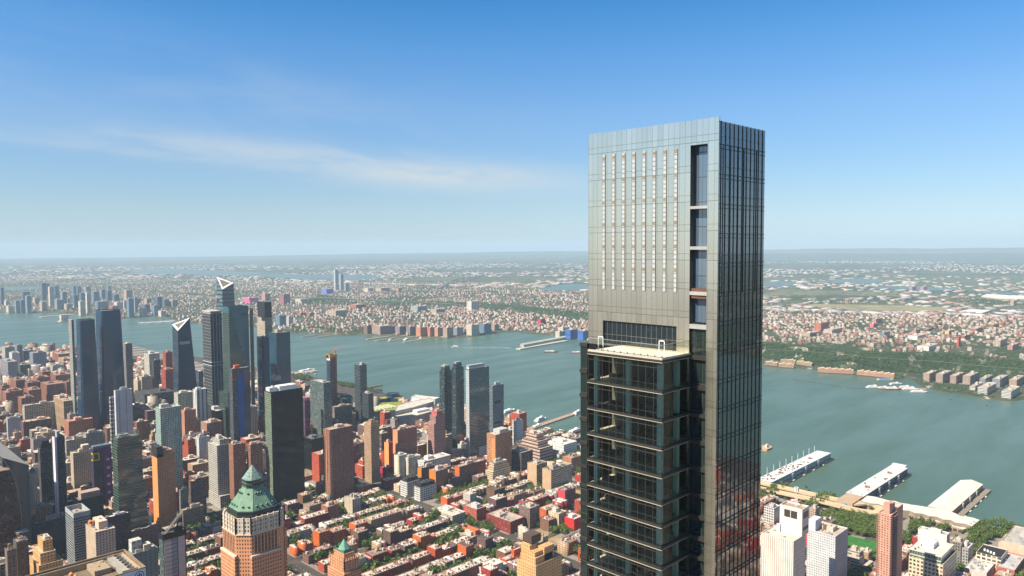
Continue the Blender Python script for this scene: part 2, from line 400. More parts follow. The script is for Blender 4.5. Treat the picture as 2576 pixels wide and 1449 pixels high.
_s.sort(); SHA = np.array([a for a, r in _s]); SHR = np.array([r for a, r in _s])
def shore_r(th): return np.interp(th, SHA, SHR)
_c = [(ang(*G(*p, 3)), hypot(*G(*p, 3))) for p in ((2576, 961), (2467, 948), (2395, 938), (2330, 937), (2257, 937), (2145, 932), (2045, 917), (1932, 903), (1700, 862), (1560, 825),
 (1480, 806), (1440, 803), (1370, 793), (1280, 783), (1180, 774), (1120, 770), (1000, 764), (850, 756), (700, 752), (500, 745))]
_c += [(ang(2750, -300), hypot(2750, -300)), (ang(2900, -3000), hypot(2900, -3000)), (ang(3000, -7000), hypot(3000, -7000)), (ang(-2000, 14000), 18000)]
_c.sort(); CLA = np.array([a for a, r in _c]); CLR = np.array([r for a, r in _c])
def cliff_r(th): return np.interp(th, CLA, CLR)
def sstep(a, b, x):
 t = np.clip((x-a)/(b-a), 0, 1); return t*t*(3-2*t)
def cliff_h(th): return np.interp(th, [-1.2, .35, .62, .8, .95, 1.2], [52, 52, 38, 30, 14, 6])
def land_z(x, y):
 th = np.arctan2(y, x); r = np.hypot(x, y); rc = cliff_r(th); H = cliff_h(th)
 far = np.interp(th, [-1, .3, .7, 1.2], [2300, 2100, 1900, 1500])
 z = 3 + H*sstep(rc, rc+75, r)*(1-sstep(rc+far*.75, rc+far*1.3, r))
 z = z + sstep(0, 60, r-shore_r(th))*1.0
 return z
def build_land():
 ths = np.linspace(-1.15, 1.52, 420); ks = np.concatenate([np.linspace(0, .05, 24), np.linspace(.05, .35, 70)[1:], np.linspace(.35, 1, 60)[1:]])
 V = []; T = []
 for th in ths:
  r0 = shore_r(th); rr = r0*np.exp(ks*math.log(40000/r0)); x = rr*cos(th); y = rr*sin(th); z = land_z(x, y); z[0] = -3
  V.append(np.stack([x, y, z], 1))
  rc = cliff_r(th); d = rr-rc
  urban = np.array([.085, .085, .055]); green = np.array([.022, .045, .014]); meadow = np.array([.12, .125, .06]); mix = np.array([.07, .09, .065])
  c = np.where(((d > -10) & (d < 95))[:, None], green, urban)
  far = np.interp(th, [-1, .3, .7, 1.2], [2300, 2100, 1900, 1500])
  k = sstep(rc+far*.8, rc+far*1.1, rr)[:, None]; c = c*(1-k)+meadow*k
  k = sstep(9000, 14000, rr)[:, None]; c = c*(1-k)+mix*k
  T.append(c)
 n, mk = len(ths), len(ks); V = np.concatenate(V); T = np.concatenate(T)
 i, j = np.meshgrid(np.arange(n-1), np.arange(mk-1), indexing='ij'); a = (i*mk+j).ravel()
 Fq = np.stack([a, a+1, a+mk+1, a+mk], 1)[:, ::-1].ravel()
 m, nt, b = newmat('far_land'); t = NT(nt)
 at = t.node('ShaderNodeAttribute', attribute_name='tone'); ge = t.node('ShaderNodeNewGeometry'); P = ge.outputs['Position']
 n1 = t.noise(P, .0011, 5, .65); n2 = t.noise(P, .009, 4, .7); n3 = t.noise(P, .03, 2, .5)
 v = t.mix(t.rng(n1, .38, .62, 0, 1), at.outputs['Color'], (.030, .052, .026))
 v = t.mix(t.rng(n2, .50, .58, 0, .75), v, (.024, .045, .018))
 pale = t.m('MULTIPLY', t.rng(n3, .60, .66, 0, 1), t.rng(n1, .44, .60, 1, .12))
 v = t.mix(t.m('MULTIPLY', pale, .75), v, (.46, .42, .38))
 t.l.new(v, b.inputs['Base Color']); b.inputs['Roughness'].default_value = .9; b.inputs['Specular IOR Level'].default_value = .15
 o = bulk('terrain', V, Fq, 4, m, T[Fq]); struct(o)
 return o
build_land()
# the river and bay
def water_mat():
 m, nt, b = newmat('water'); t = NT(nt)
 ge = t.node('ShaderNodeNewGeometry'); P = ge.outputs['Position']
 mp = t.node('ShaderNodeMapping'); mp.inputs['Rotation'].default_value = (0, 0, radians(-38)); mp.inputs['Scale'].default_value = (.22, 1, 1); t.l.new(P, mp.inputs['Vector'])
 big = t.noise(mp.outputs[0], .011, 4, .6); big2 = t.noise(P, .0016, 3, .5)
 c = t.mix(t.rng(big2, .35, .65, 0, 1), (.060, .112, .084), (.082, .134, .102))
 c = t.mix(t.rng(big, .42, .68, 0, .55), c, (.044, .094, .068))
 t.l.new(c, b.inputs['Base Color'])
 t.l.new(t.rng(big, .35, .7, .30, .42), b.inputs['Roughness']); b.inputs['IOR'].default_value = 1.33
 w1 = t.noise(P, .35, 3, .6); w2 = t.noise(mp.outputs[0], .06, 3, .6)
 h = t.m('ADD', t.m('MULTIPLY', w1, .35), t.m('MULTIPLY', w2, .9))
 bu = t.node('ShaderNodeBump'); bu.inputs['Strength'].default_value = .28; bu.inputs['Distance'].default_value = 1.0; t.l.new(h, bu.inputs['Height']); t.l.new(bu.outputs[0], b.inputs['Normal'])
 return m
WATER = water_mat()
mb = MB(); mb.face([(-9000, -14000, 0), (30000, -14000, 0), (30000, 34000, 0), (-9000, 34000, 0)]); struct(mb.build('river_water', WATER))
# Newark bay, the Hackensack and its ponds
LAG = []
def lagoon(name, pts, z=6.0):
 LAG.append(pts)
 mb = MB(); mb.face([(*G(x, y, z), z) for x, y in pts]); return struct(mb.build(name, WATER))
lagoon('bay_water', [(330, 686), (420, 690), (540, 692), (640, 694), (720, 701), (800, 706), (900, 705), (968, 700), (940, 692), (850, 690), (760, 692), (690, 687), (600, 683), (520, 679), (400, 676), (330, 680)])
lagoon('bay_water', [(-40, 732), (60, 729), (104, 727), (112, 721), (60, 720), (0, 723), (-40, 724)])
lagoon('pond_water', [(1352, 729), (1380, 731), (1440, 731), (1490, 728), (1490, 714), (1430, 714), (1390, 718), (1366, 723)])
lagoon('pond_water', [(1915, 723), (1960, 722), (2010, 718), (2005, 711), (1960, 708), (1915, 707)])
lagoon('pond_water', [(2060, 710), (2120, 712), (2190, 712), (2230, 708), (2215, 702), (2150, 701), (2090, 704)])
lagoon('pond_water', [(2190, 726), (2260, 729), (2340, 731), (2405, 730), (2412, 726), (2350, 722), (2260, 720), (2200, 720)])
lagoon('pond_water', [(2470, 738), (2540, 741), (2620, 741), (2620, 736), (2540, 735), (2470, 735)])
# low meadows beyond the plateau
def field(name, pts, col, z=5.5):
 mb = MB(); mb.face([(*G(x, y, z), z) for x, y in pts])
 m, nt, b = newmat('meadow'); t = NT(nt); ge = t.node('ShaderNodeNewGeometry'); n = t.noise(ge.outputs['Position'], .006, 5, .65); n2 = t.noise(ge.outputs['Position'], .05, 3)
 v = t.mix(t.rng(n, .4, .62, 0, .8), col, tuple(c*.55 for c in col)); v = t.mix(t.rng(n2, .5, .7, 0, .4), v, tuple(c*.6 for c in col))
 t.l.new(v, b.inputs['Base Color']); b.inputs['Roughness'].default_value = .95
 return struct(mb.build(name, m))
field('meadow', [(2000, 769), (2080, 776), (2180, 785), (2300, 789), (2390, 781), (2380, 773), (2300, 769), (2150, 766), (2050, 765)], (.25, .225, .105))
field('meadow', [(1300, 724), (1352, 732), (1400, 736), (1500, 736), (1500, 731), (1440, 733), (1380, 732), (1345, 727), (1360, 722), (1400, 713), (1490, 711), (1490, 705), (1400, 706), (1330, 714)], (.10, .13, .045))
field('meadow', [(1900, 702), (2000, 700), (2200, 696), (2400, 694), (2600, 694), (2600, 733), (2450, 732), (2420, 724), (2280, 718), (2150, 716), (2000, 725), (1900, 728)], (.075, .105, .05), 5.0)
# hills on the horizon
def hills():
 for nm, th0, th1, r, h0, seed, depth in (('hills', .10, .74, 25000, 150, 3, 3500), ('hills', -.2, 1.3, 34000, 160, 9, 4000), ('hills', .5, 1.0, 30000, 95, 5, 4000)):
  rnd = random.Random(seed); ph = [rnd.uniform(0, 6.3) for _ in range(6)]
  n = 220; ths = np.linspace(th0, th1, n); V = []
  for i, th in enumerate(ths):
   s = min(1, i/30, (n-1-i)/30)
   if nm == 'hills' and seed == 9: h = np.interp(th, [.0, .3, .75, 1.1, 1.3], [300, 270, 190, 80, 60])
   else: h = h0
   h = (h*(.93+.05*sin(th*31+ph[0])+.03*sin(th*77+ph[1])+.015*sin(th*201+ph[2])))*s
   for k, f in ((-1, 0), (-.45, .55), (-.1, .95), (.25, 1.0), (1, .2)):
    V.append(((r+k*depth)*cos(th), (r+k*depth)*sin(th), 3+h*f))
  i, j = np.meshgrid(np.arange(n-1), np.arange(4), indexing='ij'); a = (i*5+j).ravel(); Fq = np.stack([a, a+1, a+6, a+5], 1)[:, ::-1].ravel()
  m, nt, b = newmat('wooded_hills'); t = NT(nt); ge = t.node('ShaderNodeNewGeometry'); n2 = t.noise(ge.outputs['Position'], .0012, 5, .65); n3 = t.noise(ge.outputs['Position'], .012, 2)
  v = t.mix(t.rng(n2, .4, .6, 0, 1), (.028, .05, .028), (.05, .07, .045)); v = t.mix(t.rng(n3, .64, .7, 0, .5), v, (.4, .38, .35)); t.l.new(v, b.inputs['Base Color']); b.inputs['Roughness'].default_value = .95
  struct(bulk(nm, np.array(V), Fq, 4, m))
hills()
# Manhattan: one sheet of ground behind a bulkhead wall
SH_MN = [(117, 885), (340, 886), (494, 897), (735, 940), (790, 948), (849, 962), (891, 972), (961, 988), (1019, 1004), (1120, 1022), (1268, 1049), (1390, 1096), (1463, 1110), (1700, 1165), (1932, 1238), (2464, 1320), (2532, 1334), (2576, 1340)]
_p = [G(*p, 2.5) for p in SH_MN]
_p = [(-200, 6200), (550, 4600)] + [tuple(map(float, p)) for p in _p] + [(1420, -400), (1480, -3000), (1500, -9000), (-6000, -9000), (-6000, 6500)]
def ground_mat():
 m, nt, b = newmat('asphalt'); t = NT(nt); ge = t.node('ShaderNodeNewGeometry'); P = ge.outputs['Position']
 n = t.noise(P, .05, 4, .6); n2 = t.noise(P, .7, 2)
 v = t.mix(t.rng(n, .35, .65, 0, 1), (.052, .046, .042), (.088, .078, .068)); v = t.mix(t.rng(n2, .55, .7, 0, .4), v, (.03, .03, .03))
 t.l.new(v, b.inputs['Base Color']); b.inputs['Roughness'].default_value = .9; b.inputs['Specular IOR Level'].default_value = .2
 return m
mb = MB(); mb.prism(_p[::-1], -3, 2.5);
GZ = 2.5
go = struct(mb.build('ground', ground_mat()))
import bmesh
bm = bmesh.new(); bm.from_mesh(go.data); bmesh.ops.triangulate(bm, faces=[f for f in bm.faces if len(f.verts) > 4]); bmesh.ops.recalc_face_normals(bm, faces=bm.faces); bm.to_mesh(go.data); bm.free()
# air
def haze():
 m = bpy.data.materials.new('haze'); m.use_nodes = True; nt = m.node_tree
 nt.nodes.remove(nt.nodes['Principled BSDF']); v = nt.nodes.new('ShaderNodeVolumePrincipled')
 v.inputs['Color'].default_value = (.62, .82, 1.0, 1); v.inputs['Density'].default_value = HAZE; v.inputs['Anisotropy'].default_value = 0.0
 nt.links.new(v.outputs[0], nt.nodes['Material Output'].inputs['Volume'])
 mb = MB(); mb.box(-10000, -15000, -6, 42000, 42000, 640, True, True); o = mb.build('haze', m); struct(o, 'stuff'); o.display_type = 'WIRE'
HAZE = 4.0e-5
haze()
# ------------------------------------------------------------------ the tall glass tower
def glassmat(name, tint=(.55, .66, .6), ior=1.55, rough=.02, add=.03):
 m = bpy.data.materials.new(name); m.use_nodes = True; nt = m.node_tree; t = NT(nt); nt.nodes.remove(nt.nodes['Principled BSDF'])
 tr = t.node('ShaderNodeBsdfTransparent'); tr.inputs[0].default_value = (*tint, 1); gl = t.node('ShaderNodeBsdfGlossy'); gl.inputs['Roughness'].default_value = rough; gl.inputs[0].default_value = (.9, .95, .95, 1)
 fr = t.node('ShaderNodeFresnel'); fr.inputs[0].default_value = ior
 tc = t.node('ShaderNodeTexCoord'); n = t.node('ShaderNodeTexNoise'); n.inputs['Scale'].default_value = .5; n.inputs['Detail'].default_value = 2; t.l.new(tc.outputs['Object'], n.inputs[0])
 bu = t.node('ShaderNodeBump'); bu.inputs['Strength'].default_value = .06; bu.inputs['Distance'].default_value = .5; t.l.new(n.outputs[0], bu.inputs['Height']); t.l.new(bu.outputs[0], gl.inputs['Normal'])
 mx = t.node('ShaderNodeMixShader'); t.l.new(t.m('ADD', fr.outputs[0], add), mx.inputs[0]); t.l.new(tr.outputs[0], mx.inputs[1]); t.l.new(gl.outputs[0], mx.inputs[2]); t.l.new(mx.outputs[0], nt.nodes['Material Output'].inputs[0])
 return m
def panelmat():
 m, nt, b = newmat('metal_panels'); t = NT(nt)
 uv = t.node('ShaderNodeUVMap'); s = t.node('ShaderNodeSeparateXYZ'); t.l.new(uv.outputs[0], s.inputs[0])
 X = t.m('DIVIDE', s.outputs[0], 1.17); Y = t.m('DIVIDE', s.outputs[1], 5.2)
 jx = t.m('LESS_THAN', t.m('FRACT', X), .035); jy = t.m('LESS_THAN', t.m('FRACT', Y), .013); jy2 = t.m('LESS_THAN', t.m('FRACT', t.m('ADD', Y, .78)), .010)
 j = t.m('MAXIMUM', jx, t.m('MAXIMUM', jy, jy2))
 cv = t.node('ShaderNodeCombineXYZ'); t.l.new(t.m('FLOOR', X), cv.inputs[0]); t.l.new(t.m('FLOOR', Y), cv.inputs[1])
 wn = t.node('ShaderNodeTexWhiteNoise'); t.l.new(cv.outputs[0], wn.inputs['Vector'])
 v = t.node('ShaderNodeVectorMath', operation='SCALE'); v.inputs[0].default_value = (.76, .69, .555); t.l.new(t.rng(wn.outputs['Value'], 0, 1, .92, 1.06), v.inputs['Scale'])
 t.l.new(t.mix(j, v.outputs[0], (.16, .15, .12)), b.inputs['Base Color'])
 b.inputs['Metallic'].default_value = .90
 t.l.new(t.rng(wn.outputs['Value'], 0, 1, .17, .22), b.inputs['Roughness'])
 return m
def tall_tower():
 UE, VE = 117.30, 66.65; WU, WV = 16.97, 28.88; ZT, ZR = 472.0, 471.3
 def onu(px, py, u): d = ray(px, py); k = u/d[0]; return d[1]*k, CH+d[2]*k
 def onv(px, py, v): d = ray(px, py); k = v/d[1]; return d[0]*k, CH+d[2]*k
 t = thing('skyscraper', 'tallest glass and metal skyscraper with a white louvred crown and a roof terrace', 'skyscraper', (UE, VE, 0))
 OCC.append((UE-14, VE, UE+WU, VE+WV+8));
 P = panelmat()
 dark = plain((.035, .036, .033), .5, .2, .5); band = plain((.05, .047, .04), .45, .4, .5); pale = plain((.46, .42, .34), .5, 0, .3)
 black = plain((.008, .009, .009), .6)
 # levels of the floor bands, measured at the corner of the lower wing
 V1, UF, ZD = 72.2, 108.55, 430.2
 lev = [ZD, 424.8, 419.8, 414.9, 410.0, 405.2, 401.2, 397.3, 393.7] + [393.7-3.8*i for i in range(1, 6)]
 s0, s1 = 68.78-VE, 72.22-VE; b0, b1 = 74.85-VE, 91.78-VE; zb0, zb1 = 430.6, 435.1; zs = 467.6
 # front wall, toward the camera, pieced round the slot and the glazed band
 m = MB()
 def fw(v0, v1, z0, z1, mm=None, u=0.0): (mm or m).wall((u, v1), (u, v0), z0, z1, WV-v1, 0.0)
 fw(0, s0, 0, ZT); fw(s0, s1, zs, ZT); fw(s1, b0, 0, ZT); fw(b0, b1, zb1, ZT); fw(b1, WV, 0, ZT); fw(b0, b1, 0, zb0)
 m.face([(0, 0, ZT), (.45, 0, ZT), (.45, WV, ZT), (0, WV, ZT)]); m.wall((.45, 0), (.45, WV), ZR-2, ZT); m.wall((0, 0), (.45, 0), ZR-.2, ZT)
 m.wall((WU, WV), (0, WV), 0, ZT); m.wall((WU, 0), (WU, WV), 0, ZR)
 m.build('metal_wall', P, t)
 r = MB(); r.face([(.45, 0, ZR-1.6), (WU, 0, ZR-1.6), (WU, WV, ZR-1.6), (.45, WV, ZR-1.6)]); r.build('roof', roofmat((.3, .3, .3)), t)
 # slot: reveals, glass at the back, slab edges
 DEP = 1.5
 rv = MB(); rv.wall((0, s0), (DEP, s0), 380, zs); rv.wall((DEP, s1), (0, s1), 380, zs); rv.face([(0, s0, zs), (0, s1, zs), (DEP, s1, zs), (DEP, s0, zs)]); rv.build('slot_reveal', plain((.12, .11, .09), .5, .4), t)
 gl = MB(); fw(s0, s1, 436, zs, gl, DEP); g1 = facade((.04, .04, .04), (.07, .11, .16), .86, 4.4, .9, .955, .03, .5, .1, .4, .4, blind=0, wob=.006, ior=2.3)
 gl.build('slot_glazing', g1, t)
 gl = MB(); fw(s0, s1, 0, 436, gl, .55); g2 = curtain((.014, .024, .024), 1.72, 5.0, .9, .015, (.05, .05, .045), .95, .97, ior=1.75)
 gl.build('corner_glazing', g2, t)
 for (ya, yb_) in ((518, 525), (620, 628), (734, 743), (817, 828)):
  z1 = onu(1757, ya, UE)[1]; z0 = onu(1757, yb_, UE)[1]
  b = MB(); b.box(.02, s0, z0, DEP, s1, z1, True, True); b.build('slab_edge', plain((.42, .42, .40), .5, .4), t)
 b = MB(); b.box(.25, s0+.2, 440.4, .4, s1-.25, 442.2); b.build('timber_screen', plain((.13, .06, .035), .7), t)
 # louvre columns
 for px in (1519, 1543.5, 1568.5, 1594, 1620, 1645.5, 1672, 1699.5):
  v = onu(px, 560, UE)[0]-VE; w = .30
  z1 = onu(px, 390-(px-1519)*.085, UE)[1]; z0 = 441.3
  p = MB(); p.box(-.05, v-w, z0, .02, v+w, z1, True, True); lo = p.build('louvre_column', plain((.40, .43, .46), .5, 0, .4, .05), t)
  bars = MB(); k = 0; z = z0
  while z < z1:
   bars.box(-.10, v-w, z, -.04, v+w, z+.13, True, True); z += .86; k += 1
   if k % 5 == 0: bars.box(-.12, v-w-.08, z-.45, -.04, v+w+.08, z-.05, True, True)
  bars.box(-.13, v-w-.07, z0, -.03, v-w, z1); bars.build('louvre_slats', plain((.24, .21, .16), .6), lo)
 # glazed band behind the terrace
 gl = MB(); fw(b0, b1, zb0, zb1, gl, .35); gl.build('terrace_glazing', curtain((.012, .02, .026), 1.15, 4.6, .9, .012, (.10, .10, .09), .93, .98, ior=1.8), t)
 # right-hand wall: glass with fins and dark slots
 gl = MB(); gl.wall((0, 0), (WU, 0), 0, ZR)
 gm = facade((.012, .013, .013), (.012, .020, .021), .86, 5.15, .93, .955, .03, .5, .3, .3, .5, blind=0, wob=.012, ior=2.7)
 gl.build('side_glazing', gm, t)
 fm = plain((.10, .11, .11), .35, .5, .5)
 for k in range(11):
  f = MB(); u = .75+k*1.52; f.box(u-.015, -.12, 380, u+.022, -.001, ZR+.1); f.build('fin', fm, t)
 for u in (1.5, 4.05, 6.6, 8.9, 11.4, 13.7, 15.9):
  f = MB(); w = .14 if u in (4.05, 8.9, 13.7) else .06; f.box(u-w, -.06, 441.2, u+w, -.003, 467.4, True, True); f.build('dark_slot', black, t)
 f = MB()
 z = 467.4
 while z > 385: f.box(.0, -.09, z-.12, WU, -.001, z, True, True); f.box(.0, -.09, z-.85, WU, -.001, z-.75, True, True); z -= 5.15
 f.build('side_transoms', dark, t)
 dots = MB(); z = 470.5
 while z > 386:
  for k in range(11): u = .75+k*1.52; dots.box(u-.04, -.24, z, u+.04, -.16, z+.09, True, True)
  z -= 1.72
 dots.build('fin_brackets', plain((.4, .4, .4), .4, .5), t)
 # lower wing with see-through floors
 F0, F1 = UF-UE, 88.3-VE; V0 = V1-VE; zend = lev[-1]
 GLS = glassmat('clear_glass', (.76, .86, .80), 1.5, .01, .01)
 gp = MB()
 gp.wall((F0, F1), (F0, V0), zend, ZD-.2); gp.wall((F0, V0), (0, V0), zend, ZD-.2); gp.build('wing_glazing', GLS, t)
 low = MB(); low.box(F0, V0, 0, 0, F1, zend); low.build('lower_shaft', curtain((.012, .02, .02), 1.6, 5, .9, .01), t)
 mul = MB()
 nv = 10
 for k in range(nv+1):
  v = V0+(F1-V0)*k/nv; mul.box(F0-.06, v-.035, zend, F0+.03, v+.035, ZD-.3)
 for u in (F0+2.9, F0+5.8): mul.box(u-.035, V0-.06, zend, u+.035, V0+.03, ZD-.3)
 for i in range(len(lev)-1):
  zz = lev[i]-.45-(lev[i]-lev[i+1])*.2; mul.box(F0-.05, V0, zz, F0+.03, F1, zz+.09, True, True)
  zz = lev[i+1]+1.0; mul.box(F0-.03, V0-.02, zz, F0+.03, F1, zz+.05, True, True)
 mul.build('mullions', plain((.07, .07, .06), .5, .3), t)
 flo = plain((.50, .42, .29), .6, 0, .3, .3, .6); cei = plain((.30, .29, .26), .8)
 for i, z in enumerate(lev):
  s = MB(); s.box(F0-.28, V0-.28, z-.45, .0, F1+.1, z-.03, True, True); fb = s.build('floor_band', band, t)
  s = MB(); s.box(F0-.36, V0-.36, z-.52, .0, F1+.1, z-.45, True, True); s.build('band_edge', pale, fb)
  if i: s = MB(); s.box(F0+.1, V0+.1, z-.02, 0, F1, z+.03); s.build('floor_finish', flo if i not in (2,) else plain((.05, .05, .06), .4), fb)
  # the narrow bay beside the wing
  s = MB(); s.box(-.02, s0, z-.8, .55, V0, z-.05, True, True); s.build('bay_band', band, fb)
 for (v, u) in ((F1-1.2, F0+1.0), (V0+7.6, F0+1.0), (V0+.9, F0+1.0), (V0+.9, F0+6.2)):
  c = MB(); c.box(u-.42, v-.42, zend, u+.42, v+.42, ZD-1); c.build('column', plain((.52, .60, .52), .6), t)
 bk = MB(); bk.box(-1.6, V0+1.2, zend, -1.2, F1, ZD-1, False); bk.build('core_wall', plain((.10, .09, .065), .8, 0, .2, .4, .1), t)
 rr = random.Random(4)
 fu = MB()
 for z in lev[1:-1]:
  for k in range(9):
   v = rr.uniform(V0+1, F1-1.5); u = rr.uniform(F0+1.8, -3); fu.box(u, v, z, u+rr.uniform(.4, 1.6), v+rr.uniform(.5, 2), z+rr.uniform(.4, 1.1))
 fu.build('furniture', plain((.10, .085, .07), .7, 0, .3, .5), t)
 # side wing further along, with floor bands
 s = MB(); s.wall((-.3, WV+1.8), (-.3, WV-.02), 0, ZD); s.wall((WU, WV+1.8), (-.3, WV+1.8), 0, ZD); s.face([(-.3, WV, ZD), (WU, WV, ZD), (WU, WV+1.8, ZD), (-.3, WV+1.8, ZD)]); s.build('rear_bay_glazing', g2, t)
 s = MB(); s.wall((0, WV), (F0, F1+.1), 0, 0)
 fl = MB(); fl.wall((.0, WV), (.0, F1), 0, ZD); fl.build('flank_wall', dark, t)
 for z in lev:
  b = MB(); b.box(-.5, WV-.1, z-.7, -.2, WV+1.9, z, True, True); b.build('rear_band', band, t)
 # terrace
 d = MB(); d.box(F0, V0, ZD-.05, 0, F1, ZD+.10); d.build('terrace_floor', plain((.60, .575, .53), .8), t)
 e = MB(); e.box(F0-.3, V0-.3, ZD+.0, F0+.1, F1, ZD+.35, True, True); e.box(F0+.1, V0-.3, ZD+.0, 0, V0+.1, ZD+.35, True, True); e.build('terrace_curb', pale, t)
 BG = glassmat('balustrade_glass', (.80, .88, .82), 1.45, .03, .10)
 g = MB(); g.wall((F0, F1), (F0, V0), ZD+.3, ZD+2.5); g.wall((F0, V0), (0, V0), ZD+.3, ZD+2.5); g.build('glass_balustrade', BG, t)
 po = MB()
 for k in range(12): v = V0+(F1-V0)*k/11; po.face([(F0+.05, v-.05, ZD+.1), (F0+.5, v-.05, ZD+.1), (F0+.05, v-.05, ZD+.75)]); po.face([(F0+.05, v+.05, ZD+.75), (F0+.5, v+.05, ZD+.1), (F0+.05, v+.05, ZD+.1)]); po.face([(F0+.5, v-.05, ZD+.1), (F0+.5, v+.05, ZD+.1), (F0+.05, v+.05, ZD+.75), (F0+.05, v-.05, ZD+.75)])
 for k in range(12): v = V0+(F1-V0)*k/11; po.box(F0-.03, v-.03, ZD+1.55, F0+.03, v+.03, ZD+1.63, True, True); po.box(F0-.03, v-.03, ZD+2.2, F0+.03, v+.03, ZD+2.28, True, True)
 po.build('balustrade_brackets', plain((.26, .19, .11), .5), t)
 wh = plain((.8, .8, .78), .4)
 for (v, u) in ((F1-2.3, F0+1.4), (V0+2.0, F0+3.9)):
  fr = MB(); fr.box(u, v, ZD+.1, u+.12, v+.14, ZD+2.75); fr.box(u, v+1.1, ZD+.1, u+.12, v+1.24, ZD+2.75); fr.box(u, v, ZD+2.62, u+.12, v+1.24, ZD+2.78, True, True); fr.build('door_frame', wh, t)
 rl = MB(); rl.box(F0-.06, V0-.06, ZD+2.48, F0+.06, F1, ZD+2.56, True, True); rl.box(F0, V0-.06, ZD+2.48, 0, V0+.06, ZD+2.56, True, True); rl.build('top_rail', plain((.45, .46, .44), .3, .5), t)
 # hoist rope down the right-hand wall
 return t
tall_tower()
# ------------------------------------------------------------------ buildings of the near shore, one by one
def fm(wall, cw=3.2, ch=3.3, wx=.45, wy=.5, **k): return facade(wall, k.pop('glass', (.022, .026, .03)), cw, ch, wx, wy, **k)
BLUEG = (.006, .045, .10); DKG = (.010, .017, .019); TEALG = (.035, .10, .085); BLK = (.006, .008, .010)
cw_blue = curtain(BLUEG, 1.6, 4.0, .9, .012, (.006, .028, .058), .92, .84, ior=1.75)
cw_blue2 = curtain((.008, .055, .10), 1.6, 4.2, .9, .015, (.008, .032, .055), .9, .7, ior=1.8)
cw_dark = curtain(DKG, 1.5, 3.6, .9, .015, (.02, .025, .025), .86, .78, ior=1.7)
cw_black = facade((.006, .008, .009), BLK, 2.2, 3.5, .9, .8, .06, .22, .15, .4, .15, blind=0, wob=.004)
cw_teal = facade((.34, .47, .42), (.03, .075, .07), 3.0, 3.3, .66, .68, .08, .8, .6, .6, .3, blind=.2, wob=.02, ior=1.7)
cw_green = facade((.09, .14, .11), (.012, .024, .022), 1.6, 4.1, .92, .66, .06, .8, .4, .5, .3, blind=.02, wob=.01, ior=1.7)
# ---- the two leaning blue office towers
def lean_tower(label, near, left, right, h, mat, taper, rnd_corner=0, base_ch=0):
 x0, y0, wu, wv, hh = near
 t = thing('office_tower', label, 'skyscraper', (x0, y0, 0))
 wu0, wv0 = wu*taper[0], wv*taper[1]
 cu, cv = wu0/2, wv0/2
 # chamfered plan, wider at the foot than at the roof
 def plan(a, b, ch): return [(cu-a/2+ch, cv-b/2), (cu+a/2-ch, cv-b/2), (cu+a/2, cv-b/2+ch), (cu+a/2, cv+b/2-ch), (cu+a/2-ch, cv+b/2), (cu-a/2+ch, cv+b/2), (cu-a/2, cv+b/2-ch), (cu-a/2, cv-b/2+ch)]
 p0, p1 = plan(wu0, wv0, 5), plan(wu, wv, 2.2)
 m = MB(); m.prism(p0, 0, hh, False, poly2=p1); inn = m.rim(p1, hh, 1.2, 2, 6); m.build('walls', mat, t)
 r = MB(); r.face([(*i, hh-6) for i in inn]); r.build('roof', roofmat((.25, .25, .25)), t)
 bm_ = MB(); bm_.prism(plan(wu+.5, wv+.5, 2.3), hh-1.2, hh+.3, False); bm_.build('parapet_trim', plain((.10, .12, .14), .4, .4), t)
 k = MB(); k.box(cu-wu*.3, cv-wv*.3, hh-6, cu+wu*.3, cv+wv*.3, hh-1.5); k.build('bulkhead', plain((.28, .28, .27)), t)
 OCC.append((x0, y0, x0+wu0, y0+wv0)); return t
lean_tower('taller of two dark blue glass towers by the far bend, with tapering sides', fit(235, 250, 299.5, 782.5, 303), 0, 0, 303, cw_blue, (1.26, 1.2)); LAND.append(('the taller blue twin tower', 570, 1935))
lean_tower('shorter of two dark blue glass towers, left of its taller twin', fit(186, 196, 234, 806.5, 285), 0, 0, 285, curtain((.007, .040, .082), 1.6, 4.0, .9, .012, (.006, .026, .05), .9, .82, ior=1.75), (1.32, 1.25))
x0, y0, wu, wv, h = fit(178, 187, 200, 804, 282)
tower_at('hoist_tower', 'pale builders hoist strip climbing the shorter dark blue glass tower', x0-5, y0+5, 5, wv*.9, h, fm((.30, .31, .28), 2, 3.8, .6, .6), (.3, .3, .3), 'hoist', junk=0, big=False)
